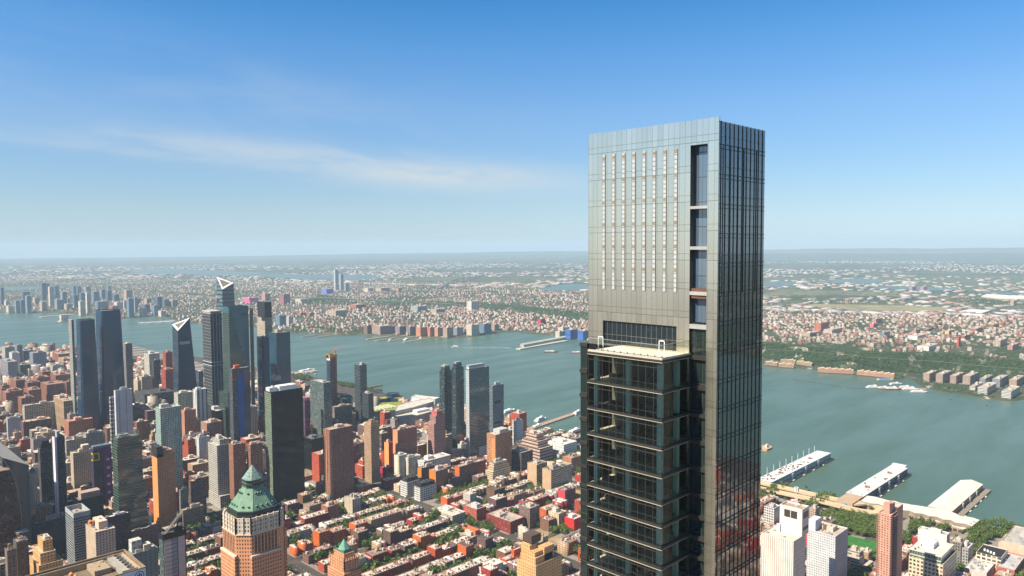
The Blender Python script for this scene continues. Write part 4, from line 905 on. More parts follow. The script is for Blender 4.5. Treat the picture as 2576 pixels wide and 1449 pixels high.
 if 'stout square' in lb: m = MB(); m.box(wu*.5, wv*.2, hh, wu*.85, wv*.8, hh+10); m.build('roof_house', plain((.55, .45, .34)), o)
 if 'pale vertical strip' in lb: m = MB(); m.box(-.25, -.3, 14, 1.6, -.02, hh*.93, True, True); m.build('pale_strip', plain((.66, .64, .60)), o)
 if 'letters along' in lb:
  ftext('HOTEL', 9, plain((.4, .42, .5)), o, (wu*.40, 1, hh+1.5), .25)
 if 'white roof boxes' in lb:
  m = MB(); m.box(wu*.02, wv*.35, hh-1, wu*.42, wv*.95, hh+12); m.build('roof_house', facade((.50, .50, .45), (.05, .06, .06), 5, 6, .2, .4, blind=0), o); m = MB(); m.box(wu*.45, wv*.1, hh-1, wu*.75, wv*.7, hh+6); m.build('roof_house', plain((.58, .52, .44)), o)
# ------------------------------------------------------------------ buildings right of the black tower, and the nearest ones
brown_b = facade((.27, .13, .09), (.035, .028, .03), 2.0, 2.9, .5, .55, blind=.14)
MR = [
('office_tower', 'broad black glass tower with a white roof plant and a lit green left edge', 'M1', 85, 150, 470, 1050, cw_black, 204, (.62, .6, .56), None),
('apartment_tower', 'low black glass wing beside the broad black tower', 'M2', 475, 560, 690, 75, cw_black, 72, (.12, .12, .12), None),
('apartment_tower', 'mottled green-grey glass tower right of the broad black one', 'M1', 542, 680, 762, 955, facade((.10, .13, .13), (.05, .085, .08), 2.2, 3.1, .75, .6, .08, .8, .9, .5, .3, blind=.15, wob=.02, ior=1.7), 150, (.4, .4, .38), None),
('apartment_tower', 'plum slab with a hot pink lamp box, behind the broad black tower', 'M1', 470, 490, 542, 1110, facade((.08, .045, .075), (.03, .02, .03), 2.5, 3.2, .5, .5), 120, (.3, .2, .25), None),
('office_block', 'grey brown gridded block at the foot of the tower under construction', 'M1', 757, 800, 965, 1200, fm((.21, .19, .16), 3, 3.4, .6, .5), 80, (.35, .3, .26), None),
('apartment_tower', 'slim dark glass tower with a lower shoulder, standing before the river', 'M1', 990, 1047, 1113, 778, facade((.085, .11, .12), (.014, .026, .034), 1.6, 3.5, 1.0, .62, .06, .8, .35, .4, .4, blind=0, wob=.012, ior=1.75), 172, (.3, .3, .3), None),
('apartment_tower', 'lower glass shoulder of the slim dark tower', 'M1', 1068, 1130, 1182, 1065, curtain((.025, .04, .048), 1.6, 3.4, .9, .02, (.06, .07, .07), .85, .7, ior=1.8), 112, (.35, .35, .33), None),
('apartment_tower', 'very broad red-brown brick tower with rows of balconies', 'M2', 670, 742, 978, -20, brown_b, 130, (.42, .33, .26), [(1, 0, 0, 0, 0)]),
('apartment_tower', 'slim tan brick tower with a ziggurat cap and half in shadow', 'M1', 1085, 1155, 1240, 1340, facade((.40, .27, .17), (.04, .035, .03), 2.1, 3.0, .55, .5, blind=.15), 122, (.45, .32, .22), None),
('apartment_tower', 'pink-red stepped tower with banded top before the twin glass towers', 'M1', 1725, 1790, 1905, 1250, facade((.36, .20, .17), (.05, .045, .05), 2.6, 3.0, .6, .5, blind=.15), 118, (.42, .3, .27), None),
('apartment_tower', 'orange-red brick tower with a sunny left wall and ribbed right wall', 'M2', 1375, 1425, 1618, -15, facade((.36, .145, .10), (.04, .028, .03), 2.4, 2.9, .45, .55, blind=.1), 92, (.4, .3, .24), None),
('apartment_tower', 'tan stepped tower with a sunny bare wall below the twin glass towers', 'M2', 1718, 1775, 1935, 40, fm((.46, .33, .19), 3, 3.2, .5, .5), 62, (.45, .4, .33), None),
('apartment_tower', 'orange and grey striped tower with a red-framed side', 'M2', 2322, 2410, 2570, 30, facade((.50, .235, .12), (.04, .04, .04), 2.8, 3.2, .55, .62, blind=.1), 92, (.5, .46, .4), None),
('glass_tower', 'left one of two blue-green twin towers with a glass cabin on top', 'M1', 1845, 1895, 1972, 800, facade((.055, .075, .075), (.016, .034, .038), 2.2, 3.2, .9, .68, .06, .8, .7, .4, .4, blind=.08, wob=.015, ior=1.75), 186, (.4, .42, .38), None),
('glass_tower', 'right one of two blue-green twin towers, the taller of the pair', 'M1', 1968, 2010, 2090, 765, facade((.05, .07, .072), (.014, .030, .036), 2.2, 3.2, .9, .68, .06, .8, .6, .4, .4, blind=.05, wob=.015, ior=1.75), 197, (.4, .42, .38), None),
('glass_tower', 'broad glass tower with a white left edge and white plant room, beside the twin towers', 'M1', 2110, 2142, 2345, 820, facade((.06, .095, .10), (.018, .045, .052), 2.0, 3.5, .94, .72, .06, .8, .4, .4, .4, blind=.03, wob=.02, ior=1.8), 196, (.5, .5, .48), None),
('glass_tower', 'grey gridded glass tower with dark belts, right of the broad glass tower', 'M1', 2345, 2380, 2492, 985, facade((.16, .20, .23), (.015, .028, .036), 2.6, 3.1, .68, .62, .08, .7, .5, .5, .3, blind=.05, ior=1.6), 150, (.4, .42, .42), None),
('factory', 'white factory building with rooftop sheds behind the orange-ended slabs', 'M2', 1600, 1690, 1960, 300, fm((.52, .50, .46), 5, 5, .3, .3), 40, (.60, .57, .53), None),
('apartment_block', 'cream bare-walled slab, left one of a pair of white end walls', 'M2', 1378, 1440, 1525, 240, facade((.56, .52, .43), (.03, .04, .04), 3, 3.3, .6, .6), 52, (.5, .47, .43), None),
('apartment_block', 'cream bare-walled slab, right one of a pair of white end walls', 'M2', 1487, 1535, 1660, 262, facade((.55, .52, .44), (.03, .045, .042), 3, 3.3, .7, .7), 47, (.42, .4, .37), None),
('apartment_block', 'brick slab with a bright orange end wall, smaller and further left', 'M2', 1625, 1665, 1805, 368, fm((.20, .11, .085), 3, 3.2, .45, .45), 36, (.46, .38, .33), None),
('apartment_block', 'brick slab with a bright orange end wall, nearer and taller one', 'M2', 1742, 1810, 1930, 395, fm((.24, .125, .08), 3, 3.2, .45, .45), 46, (.46, .38, .33), None),
('apartment_block', 'long brown brick slab with an orange end wall', 'M2', 1998, 2048, 2312, 350, fm((.16, .085, .075), 3, 3.2, .5, .4), 42, (.44, .35, .3), None),
('apartment_block', 'white gridded block with black attic, the left one of two', 'M2', 1450, 1520, 1640, 510, facade((.60, .60, .58), (.03, .033, .036), 4, 4, .6, .62, blind=.05), 30, (.4, .4, .4), None),
('apartment_block', 'white gridded block with black attic, the right and lower one of two', 'M2', 1590, 1650, 1815, 565, facade((.60, .60, .58), (.03, .033, .036), 4, 4, .6, .62, blind=.05), 27, (.42, .42, .41), None),
('office_block', 'cream stepped loft building below the orange and grey striped tower', 'M2', 2308, 2385, 2565, 330, fm((.56, .45, .30), 3.6, 3.8, .6, .5), 44, (.42, .4, .36), None),
('apartment_block', 'white stucco corner block with dark glass beside white cubes', 'M2', 2120, 2148, 2210, 95, facade((.58, .58, .55), (.02, .025, .03), 6, 3.2, .55, .6), 34, (.6, .6, .58), None),
('apartment_block', 'white cube block with a blue-grey shaded side', 'M2', 2205, 2245, 2325, 150, facade((.60, .60, .58), (.03, .035, .04), 4, 3.2, .5, .5), 30, (.55, .54, .5), None),
('apartment_block', 'small white block left of the white cubes', 'M2', 2030, 2065, 2125, 130, fm((.56, .55, .50), 4, 3.2, .4, .4), 26, (.58, .57, .53), None),
('apartment_block', 'brown brick block with pale roof edge left of the white cubes', 'M2', 1912, 1970, 2120, 215, fm((.22, .14, .10), 3, 3.2, .45, .45), 28, (.44, .4, .33), None),
('loft_block', 'tan brick loft block with a bare sunny wall and banded windows', 'A2', 745, 840, 945, 330, facade((.42, .31, .20), (.04, .042, .045), 4.5, 4.2, .7, .5), 50, (.42, .37, .31), None),
('loft_block', 'big grey-windowed loft block with plants and a white tent on its roof', 'A2', 895, 985, 1195, 385, facade((.38, .32, .25), (.07, .08, .085), 3.4, 3.6, .72, .5, blind=.3), 52, (.36, .32, .26), None),
('apartment_block', 'crimson brick block with a sunny red end wall', 'A2', 1052, 1125, 1230, 595, fm((.17, .075, .075), 3, 3.2, .5, .45), 34, (.38, .3, .28), None),
('office_block', 'white low block with blue-grey panels and a painted end, near the river', 'A2', 910, 1110, 1245, 130, facade((.60, .61, .60), (.20, .25, .29), 4, 4.5, .5, .4, blind=0), 32, (.60, .58, .54), None),
('garage', 'brick garage with round-headed openings near the tall skyscraper', 'A2', 1100, 1190, 1290, 265, fm((.38, .18, .11), 5, 5, .3, .3), 30, (.40, .28, .22), None),
('apartment_block', 'bright red painted block with white roof beside the tall skyscraper', 'A2', 1120, 1215, 1310, 880, facade((.60, .035, .03), (.12, .02, .02), 4, 4, .45, .3, blind=0), 26, (.62, .6, .57), None),
('apartment_block', 'cream block with fluted walls left of the bright red block', 'A2', 957, 1060, 1140, 825, facade((.56, .49, .33), (.28, .23, .15), 3.5, 3.2, .35, .9, blind=0), 28, (.52, .47, .4), None),
('apartment_block', 'dark-windowed tall brick block on the corner by the playground', 'A2', 660, 770, 868, 770, fm((.20, .14, .115), 3.2, 3.2, .5, .5), 36, (.46, .42, .35), None),
('tenement_row', 'long crimson tenement row with many windows along the avenue', 'A2', 330, 575, 720, 905, fm((.25, .045, .04), 3.0, 3.3, .5, .5, blind=.1), 22, (.44, .37, .32), None),
('tenement', 'red and white corner tenement across from the crimson row', 'A2', 100, 235, 330, 780, fm((.42, .11, .08), 3.0, 3.3, .45, .5), 22, (.46, .44, .42), None),
('tenement_row', 'cream tenement row with white cornices in the low centre', 'M2', 1770, 1975, 2108, 845, fm((.52, .46, .36), 3.0, 3.3, .45, .5), 20, (.6, .55, .47), None),
('apartment_block', 'beige block with fluted corner among low houses, mid centre', 'M2', 888, 970, 1058, 680, fm((.48, .41, .30), 4.5, 3.3, .3, .45), 30, (.44, .38, .31), None),
('tenement', 'brick red building with stepped roof among low houses left of centre', 'M2', 655, 720, 830, 755, fm((.34, .14, .09), 3.2, 3.3, .4, .45), 24, (.42, .35, .3), None),
('school', 'red low school with white roof beside the white dome', 'M2', 380, 420, 530, 635, fm((.40, .13, .10), 4, 3.6, .4, .45), 15, (.52, .42, .36), None),
('courthouse', 'tall brown block with dark wall behind the loft blocks', 'A2', 580, 685, 800, 210, fm((.11, .085, .09), 3.2, 3.4, .55, .5), 50, (.42, .36, .3), None),
('tenement', 'grey corner building with orange roof penthouse near treetops', 'A2', 45, 190, 275, 1060, fm((.36, .32, .27), 3.2, 3.3, .4, .45), 18, (.5, .44, .38), None),
]
for nm, lb, c, xl, xc, xr, yt, mt, h, rf, tr in MR:
 if 'ziggurat' in lb: tr = [(.93, 0, 0, 0, 0), (.97, .1, .1, .1, .1), (1, .3, .3, .3, .3)]
 if 'left one of two blue' in lb or 'right one of two blue' in lb: tr = [(.955, 0, 0, 0, 0), (1, .12, .1, .2, .1)]
 if 'pink-red' in lb: tr = [(.8, 0, 0, 0, 0), (.93, .15, 0, .05, .1), (1, .3, .1, .25, .1)]
 if 'cream stepped loft' in lb: tr = [(.7, 0, 0, 0, 0), (.85, .08, .12, .05, .1), (1, .16, .25, .1, .1)]
 if 'tan stepped tower' in lb: tr = [(.85, 0, 0, 0, 0), (1, .1, .15, .3, .2)]
 o = tower(nm, lb, c, xl, xc, xr, yt, mt, h=h, roof=rf, tiers=tr, junk=8, tank=h < 60 and 'white' not in lb, big='black glass tower with a white' not in lb, cat='building' if h < 100 else 'tower')
 wu, wv, hh = DIM[o.name]
 if 'broad black glass tower with' in lb:
  m = MB(); m.wall((-.06, wv), (-.06, 0), 0, hh-1); m.build('lit_side', facade((.16, .20, .14), (.03, .045, .04), 2.4, 3.4, .6, .55, blind=.1), o)  # sunlit look of this face painted into a paler green wall
  m = MB(); m.box(wu*.30, wv*.2, hh-1, wu*.84, wv*.9, hh+7); m.build('white_plant_room', plain((.66, .66, .64)), o); m = MB(); m.box(wu*.02, wv*.3, hh-1, wu*.26, wv*.9, hh+6); m.cyl(wu*.15, wv*.5, hh+6, hh+9, 2, 10); m.build('plant_box', plain((.5, .5, .48)), o)
  LAND.append(('the broad black tower', o.location.x, o.location.y))
  m = MB(); m.box(wu*.62, -14, 0, wu*.64, -13, 1);
 if 'hot pink' in lb: m = MB(); m.box(wu*.05, -.8, hh-5, wu*.9, -.05, hh+.5, True, True); m.build('pink_lamp_box', plain((.75, .03, .25)), o)
 if 'very broad red' in lb:
  LAND.append(('the very broad red-brown tower', o.location.x, o.location.y))
  for s in range(2):
   m = MB()
   for k in range(int(hh/2.9)):
    if s == 0: m.box(-1.1, 1, k*2.9, -.02, wv*.3, k*2.9+1.0, True, True); m.box(-1.1, wv*.62, k*2.9, -.02, wv-1, k*2.9+1.0, True, True)
    else:
     for a in (.03, .2, .37, .54, .71, .88): m.box(wu*a, -1.0, k*2.9, wu*a+2.4, -.02, k*2.9+1.0, True, True)
   m.build('balconies', plain((.34, .18, .125), .8) if s == 0 else plain((.26, .15, .12), .8), o)['kind'] = 'stuff'  # balconies paler on the sunny side, light put into the colour
  m = MB(); m.box(-1.2, wv*.40, 0, -.05, wv*.48, hh); m.build('sunlit_rib', plain((.5, .25, .15)), o)  # sun on the rib is put into its paler colour
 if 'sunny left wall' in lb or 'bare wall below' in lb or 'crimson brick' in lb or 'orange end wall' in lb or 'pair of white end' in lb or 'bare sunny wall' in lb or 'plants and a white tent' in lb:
  colr = (.60, .24, .13) if 'sunny left' in lb else (.52, .37, .2) if 'bare wall below' in lb else (.48, .05, .07) if 'crimson' in lb else (.62, .175, .025) if 'nearer' in lb or 'smaller' in lb else (.50, .12, .03) if 'orange end' in lb else (.58, .54, .44) if 'pair of' in lb else (.44, .31, .19)  # most sun-side walls get a brighter, more orange tone; sunlight painted in
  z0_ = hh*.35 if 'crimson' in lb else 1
  m = MB(); m.box(-.14, .6 if 'pair' not in lb else wv*.25, z0_, -.02, wv-.6, hh-.5, True, True); m.build('sunlit_end_wall', plain(colr, .8, 0, .2, .12, .1), o)
 if 'white left edge' in lb:
  m = MB(); m.box(-.5, -.5, 1, .9, -.02, hh-2, True, True); m.box(-.5, -.5, 1, -.02, .8, hh-2, True, True); m.build('white_edge', plain((.62, .66, .68)), o)
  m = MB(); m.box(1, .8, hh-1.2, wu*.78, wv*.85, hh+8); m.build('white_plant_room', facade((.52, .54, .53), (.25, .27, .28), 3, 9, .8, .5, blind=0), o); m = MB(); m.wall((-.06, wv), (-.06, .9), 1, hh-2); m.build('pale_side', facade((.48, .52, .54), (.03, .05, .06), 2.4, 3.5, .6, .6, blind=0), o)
  LAND.append(('the broad riverside glass tower', o.location.x, o.location.y))
 if 'dark belts' in lb:
  for z in (.22, .44, .74): m = MB(); m.box(wu*.15, -.3, hh*z, wu*.7, -.02, hh*z+4.5, True, True); m.build('dark_belt', plain((.012, .016, .02), .5), o)
 if 'twin towers' in lb and 'blue-green' in lb: m = MB(); m.box(wu*.1, wv*.1, hh, wu*.75, wv*.8, hh+3.5); m.build('glass_cabin', facade((.36, .42, .38), (.12, .17, .16), 3, 3, .8, .7, blind=0), o)
 if 'black attic' in lb: m = MB(); m.box(wu*.08, wv*.1, hh-1, wu*.95, wv*.9, hh+6.5); m.build('black_attic', fm((.03, .033, .035), 4, 3.2, .6, .5), o)
 if 'red-framed' in lb: m = MB(); m.box(-.2, wv*.1, 1, -.02, wv*.42, hh-8, True, True); m.build('orange_panel', plain((.60, .23, .08)), o); m = MB(); m.box(wu*.35, wv*.15, hh-1, wu*.9, wv*.9, hh+6); m.build('grey_cap', plain((.4, .39, .37)), o)
 if 'banded top' in lb: m = MB(); [m.box(wu*.3-.4, wv*.1-.4, hh-2-k*3.4, wu*.75+.3, wv*.9, hh-.6-k*3.4, True, True) for k in range(6)]; m.build('red_bands', plain((.5, .10, .12)), o)
 if 'white tent' in lb:
  m = MB(); rr = random.Random(2)
  for k in range(26): m.cyl(rr.uniform(1, wu*.75), rr.uniform(1, wv-1), hh-1, hh+rr.uniform(.3, 2), rr.uniform(.7, 1.8), 7, .4)
  m.build('roof_garden', veg, o)['kind'] = 'stuff'
  m = MB(); m.prism([(wu*.35, wv*.3), (wu*.62, wv*.3), (wu*.62, wv*.8), (wu*.35, wv*.8)], hh, hh+3, True, poly2=[(wu*.4, wv*.4), (wu*.57, wv*.4), (wu*.57, wv*.7), (wu*.4, wv*.7)]); m.build('tent', plain((.75, .73, .68)), o)
  m = MB(); m.box(wu*.2, wv*.35, hh, wu*.34, wv*.8, hh+9); m.build('bulkhead', plain((.5, .38, .24)), o)
 if 'orange roof' in lb: m = MB(); m.box(wu*.45, wv*.05, hh-1, wu, wv*.95, hh+7, False); m.build('penthouse', plain((.52, .15, .06)), o)
# red slab standing at the foot of the orange-red tower
o = tower('apartment_block', 'narrow bright red slab with a glowing orange left wall', 'M2', 1290, 1335, 1385, 112, facade((.60, .05, .02), (.3, .02, .015), 30, 3.2, 1.0, .25, blind=0), h=62, roof=(.5, .3, .25), junk=2)
wu, wv, hh = DIM[o.name]; m = MB(); m.box(-.1, .3, 1, -.02, wv-.3, hh-.3, True, True); m.build('sunlit_end_wall', plain((.72, .30, .10)), o)  # sun-facing wall coloured orange to carry the sunlight
tower('theatre', 'hot pink walled low building by the pale cream pair', 'M2', 1250, 1300, 1375, 365, facade((.45, .02, .07), (.2, .02, .04), 6, 4, .3, .3, blind=0), h=22, roof=(.4, .33, .3), junk=4)
tower('office_block', 'magenta-edged long dark block beneath the orange-ended slabs', 'M2', 1930, 1945, 2062, 475, fm((.15, .08, .085), 3, 3.3, .5, .4), h=27, roof=(.44, .36, .32), junk=6)
# tower under construction with its red crane
o = tower('unfinished_tower', 'bare concrete tower under construction with yellow formwork on top', 'M1', 710, 744, 812, 690, facade((.24, .10, .085), (.035, .02, .02), 3.2, 3.3, .72, .5, blind=0, bump=.4), h=155, roof=(.3, .25, .2), junk=2, big=False, dmin=13, cat='tower', land='the yellow-formwork tower')
wu, wv, hh = DIM[o.name]
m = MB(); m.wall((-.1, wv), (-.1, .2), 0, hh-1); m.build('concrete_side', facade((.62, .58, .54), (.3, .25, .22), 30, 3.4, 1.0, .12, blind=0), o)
m = MB(); m.box(-.8, -.8, hh-4, wu+.8, wv+.8, hh+5, False); m.build('yellow_formwork', plain((.55, .29, .015), .7, 0, .3, .3, .4), o)
m = MB(); m.box(-1.0, wv*.3, hh-5, -.85, wv+.8, hh+3, True, True); m.build('black_netting', plain((.015, .015, .015)), o)
cx_, cy_ = o.location.x+wu*.72, o.location.y-2.2
t = thing('tower_crane', 'red-orange tower crane standing against the unfinished tower', 'crane', (cx_, cy_, 0))
mm = MB(); top = hh+13
for a, b in ((-1, -1), (1, -1), (1, 1), (-1, 1)): mm.bar((a, b, 0), (a, b, top), .35)
z = 0; s = 1
while z < top-2.5:
 for (a, b), (c_, d_) in (((-1, -1), (1, -1)), ((1, -1), (1, 1)), ((1, 1), (-1, 1)), ((-1, 1), (-1, -1))): mm.bar((a, b, z), (c_, d_, z+2.6), .2); mm.bar((a, b, z), (c_, d_, z), .2)
 z += 2.6
mm.build('mast', plain((.55, .12, .025), .5), t)
mm = MB(); mm.box(-1.6, -1.6, top, 1.6, 1.6, top+3); mm.build('cab', plain((.6, .2, .03)), t)
mm = MB(); mm.bar((0, 0, top+2), (14, -17, top+15), .7); mm.bar((0, 0, top+4), (14, -17, top+15.4), .35); mm.bar((0, 0, top+2), (-3, 3, top+7), .5); mm.bar((-3, 3, top+7), (9, -11, top+10.5), .12); mm.build('jib', plain((.6, .17, .03)), t)
mm = MB(); mm.box(-6, 2, top, -2, 6, top+2.4); mm.build('counterweight', plain((.3, .25, .2)), t)
# convention hall with its green roof
u0, v0 = G(*q('M1', 1180, 1245), 26)
def poly_block(name, label, cat, pts, z, z0, wallm, roofm_, c='M1', rim=True):
 """a low building whose roof outline is traced at roof height z"""
 P = [G(*q(c, x, y), z) for x, y in pts]
 ar = sum(P[i][0]*P[(i+1) % len(P)][1]-P[(i+1) % len(P)][0]*P[i][1] for i in range(len(P)))
 if ar < 0: P = P[::-1]
 cx, cy_ = np.mean([p[0] for p in P]), np.mean([p[1] for p in P]); P = [(p[0]-cx, p[1]-cy_) for p in P]
 t = thing(name, label, cat, (cx, cy_, 0)); m = MB(); m.prism(P, z0, z, False); inn = m.rim(P, z, 1.2, 1, .8) if rim else P; m.build('walls', wallm, t)
 r = MB(); r.face([(*p, z-.8 if rim else z+.01) for p in inn], [tuple(p) for p in inn]); r.build('roof', roofm_, t)
 xs = [p[0]+cx for p in P]; ys = [p[1]+cy_ for p in P]; OCC.append((min(xs), min(ys), max(xs), max(ys)))
 return t, P
gr = roofmat((.23, .27, .035), .25); yr = roofmat((.36, .30, .03), .3)
t, P = poly_block('convention_hall', 'wide convention hall with a bright green planted roof', 'hall', [(1180, 1245), (1190, 1195), (1265, 1150), (1460, 1140), (1490, 1165), (1400, 1228)], 28, 0, cw_blue2, gr)
LAND.append(('the green-roofed hall', t.location.x, t.location.y))
rr = random.Random(8); xs = [p[0] for p in P]; ys = [p[1] for p in P]
for i in range(6):
 for j in range(3):
  k = MB(); x = (min(xs)*.62+max(xs)*.38)+(i-2.5)*(max(xs)-min(xs))*.09; y = np.mean(ys)+(j-1)*(max(ys)-min(ys))*.13+ (i-2.5)*-1
  k.box(x-2.2, y-7, 27, x+2.2, y+7, 28.8); k.build('skylight', plain((.5, .5, .42)), t)
poly_block('hall_wing', 'flat hall wing with a mustard yellow roof, near the water', 'hall', [(1180, 1130), (1195, 1100), (1330, 1085), (1362, 1100), (1250, 1122)], 24, 0, cw_blue2, yr)
poly_block('hall_wing', 'small hall wing with yellow roof and dark glass block behind it', 'hall', [(1362, 1108), (1400, 1085), (1480, 1083), (1500, 1100), (1430, 1112)], 24, 0, cw_blue2, yr)
poly_block('glass_pavilion', 'dark glass pavilion standing at the river edge by the hall', 'pavilion', [(1310, 1062), (1330, 1048), (1440, 1048), (1445, 1062), (1370, 1070)], 34, 0, cw_blue, roofmat((.05, .06, .06)))
poly_block('glass_pavilion', 'dark green glass hall left of the slim dark tower', 'hall', [(825, 1100), (850, 1075), (940, 1070), (975, 1088), (960, 1115), (880, 1120)], 42, 0, curtain((.02, .045, .042), 3, 5, .9, .02), roofmat((.04, .07, .06)))
t, P = poly_block('exhibition_block', 'big beige windowless block behind the convention hall', 'building', [(1398, 1240), (1420, 1180), (1600, 1130), (1770, 1105), (1790, 1140), (1580, 1200)], 44, 0, fm((.38, .36, .32), 12, 9, .02, .02, blind=0), roofmat((.56, .53, .48)))
t, P = poly_block('exhibition_block', 'lower beige block with white boxes on top, in front of the windowless one', 'building', [(1395, 1305), (1420, 1260), (1600, 1225), (1770, 1195), (1790, 1235), (1590, 1290)], 34, 0, fm((.42, .38, .32), 14, 9, .03, .02, blind=0), roofmat((.58, .54, .48)))
m = MB(); m.box(0, -10, 33, 40, 8, 39); m.build('white_plant_box', plain((.64, .64, .62)), t)
poly_block('pier_shed', 'white-roofed pier shed behind the beige blocks', 'shed', [(1560, 1095), (1600, 1072), (1700, 1085), (1850, 1100), (1800, 1118), (1680, 1112)], 18, 0, fm((.5, .5, .48), 6, 6, .3, .3), roofmat((.6, .57, .53)))
t, P = poly_block('inflated_tent', 'small white ridged tent by the pier shed', 'tent', [(1545, 1135), (1570, 1110), (1640, 1112), (1650, 1130), (1600, 1140)], 22, 0, plain((.62, .6, .56)), plain((.68, .66, .62)))
# billboard
o = tower('billboard', 'maroon billboard block with a pale poster, right of the slim tan tower', 'M1', 1285, 1320, 1440, 1330, plain((.13, .04, .035)), h=48, roof=(.2, .1, .1), junk=0, big=False, cat='billboard')
wu, wv, hh = DIM[o.name]; m = MB(); m.box(wu*.08, -.7, hh*.28, wu*.92, -.1, hh*.86, True, True); m.build('frame', plain((.07, .03, .03)), o)
m = MB(); m.box(wu*.11, -.8, hh*.31, wu*.89, -.72, hh*.83, True, True); po = m.build('poster', plain((.55, .52, .52), .7, 0, .2, .1), o)
m = MB(); rr = random.Random(3)
for k in range(9): x = wu*.2+rr.random()*wu*.5; z = hh*.36+rr.random()*hh*.2; m.face([(x, -.85, z), (x+rr.uniform(4, 9), -.85, z+rr.uniform(-2, 2)), (x+rr.uniform(0, 5), -.85, z+rr.uniform(4, 9))])
m.build('poster_print', plain((.34, .06, .06)), po)
# terminal roof with parked cars, and the stepped striped office
t, P = poly_block('bus_garage', 'long dark garage with cars parked on its roof, near the river', 'garage', [(575, 165), (640, 85), (960, 40), (985, 60), (700, 175)], 34, 0, fm((.18, .14, .12), 6, 3.4, .8, .3), roofmat((.10, .085, .075)), 'A2')
gx, gy = t.location.x, t.location.y
rr = random.Random(12); CARC = [(.7, .7, .7), (.5, .5, .52), (.04, .04, .045), (.35, .03, .03), (.05, .08, .18), (.62, .6, .56), (.15, .15, .16)]
def car_mesh():
 b = MB(); b.prism([(-2.2, -.9), (2.2, -.9), (2.2, .9), (-2.2, .9)], .3, .85, True, True, [(-2.1, -.82), (2.1, -.82), (2.1, .82), (-2.1, .82)])
 c = MB(); c.prism([(-1.5, -.8), (1.0, -.8), (1.0, .8), (-1.5, .8)], .85, 1.45, True, False, [(-1.1, -.65), (.5, -.65), (.5, .65), (-1.1, .65)])
 w = MB()
 for x in (-1.35, 1.35):
  for y in (-.85, .85):
   n = 10; P_ = [(x+.32*cos(2*pi*i/n), .32+.32*sin(2*pi*i/n)) for i in range(n)]
   for i in range(n): j = (i+1) % n; w.face([(P_[i][0], y-.1, P_[i][1]), (P_[i][0], y+.1, P_[i][1]), (P_[j][0], y+.1, P_[j][1]), (P_[j][0], y-.1, P_[j][1])])
   w.face([(p[0], y-.1, p[1]) for p in P_]); w.face([(p[0], y+.1, p[1]) for p in P_[::-1]])
 return b, c, w
_b, _c2, _w = car_mesh()
CARP = plain((1, 1, 1), .3, .1, .6, .03, 1, objcol=True)
car0 = thing('car', 'parked car', 'car', (0, 0, 0)); _body = _b.build('body', CARP, car0); _cab = _c2.build('windows', plain((.015, .018, .02), .1, 0, .8), car0); _wh = _w.build('wheels', plain((.01, .01, .01)), car0)
CARN = {0: 'white', 1: 'silver', 2: 'black', 3: 'dark red', 4: 'navy', 5: 'cream', 6: 'charcoal'}
CARS = []
def car(x, y, z, rz, ci, first=[True]):
 if first[0]: r = car0; first[0] = False; kids = [_body, _cab, _wh]
 else:
  r = car0.copy(); COL.objects.link(r); kids = []
  for ch in (_body, _cab, _wh): c = ch.copy(); COL.objects.link(c); c.parent = r; kids.append(c)
 r.location = (x, y, z); r.rotation_euler.z = rz; kids[0].color = (*CARC[ci], 1); CARS.append((r, CARN[ci], x, y)); return r
for i in range(16):
 for j in range(5):
  if rr.random() < .45:
   x, y = gx-48+i*7.5, gy-36+j*16
   from_ok = True
   # inside the roof outline?
   n = len(P); ins = False
   for k in range(n):
    a, b = P[k], P[(k+1) % n]; lx, ly = x-gx, y-gy
    if (a[1] > ly) != (b[1] > ly) and lx < (b[0]-a[0])*(ly-a[1])/(b[1]-a[1]+1e-9)+a[0]: ins = not ins
   if ins: car(x, y, 33.25, pi/2+rr.uniform(-.05, .05), rr.choice([0, 0, 0, 1, 1, 2, 5, 6]))
o = tower('office_block', 'stepped office with pink-white and dark stripes near the river', 'A2', 655, 870, 1000, 50, facade((.50, .36, .29), (.06, .045, .045), 40, 6.5, 1.0, .42, .3, .4, .2, blind=0), h=62, roof=(.52, .43, .36), tiers=[(.6, 0, 0, 0, 0), (.8, .1, .15, .12, .1), (1, .25, .3, .2, .2)], junk=6)
o = tower('consulate_slab', 'thin white slab with a grey side wing at the river edge', 'M1', 2580, 2625, 2690, 1340, facade((.58, .57, .52), (.3, .3, .29), 4, 3.6, .7, .4, blind=0), h=70, roof=(.5, .5, .48), junk=3)
# ---- white dome over the courts, and the planted deck
D0 = G(*q('M2', 440, 600), 3)
P = [G(*q('M2', x, y), 2.6) for x, y in ((225, 610), (370, 630), (640, 560), (560, 510), (300, 560))]
a = np.array(P[1]); e1 = np.array(P[2])-a; e2 = np.array(P[0])-a
t = thing('air_dome', 'big white air-filled dome over sports courts', 'dome', (a[0], a[1], 2.5)); m = MB(); nI, nJ = 26, 12
LAND.append(('the white dome', a[0]+e1[0]/2, a[1]+e1[1]/2)); OCC.append((min(p[0] for p in P), min(p[1] for p in P), max(p[0] for p in P), max(p[1] for p in P)))
def dp(i, j):
 s, r_ = i/nI, j/nJ; hh = 11*(1-abs(2*s-1)**4)**.6*(1-abs(2*r_-1)**2.6)**.7; p = e1*s+e2*r_; return (p[0], p[1], hh)
for i in range(nI):
 for j in range(nJ): m.face([dp(i, j), dp(i+1, j), dp(i+1, j+1), dp(i, j+1)][::-1] if np.cross(e1, e2) < 0 else [dp(i, j), dp(i+1, j), dp(i+1, j+1), dp(i, j+1)])
m.build('membrane', plain((.80, .79, .77), .6, 0, .3, .04), t, True)
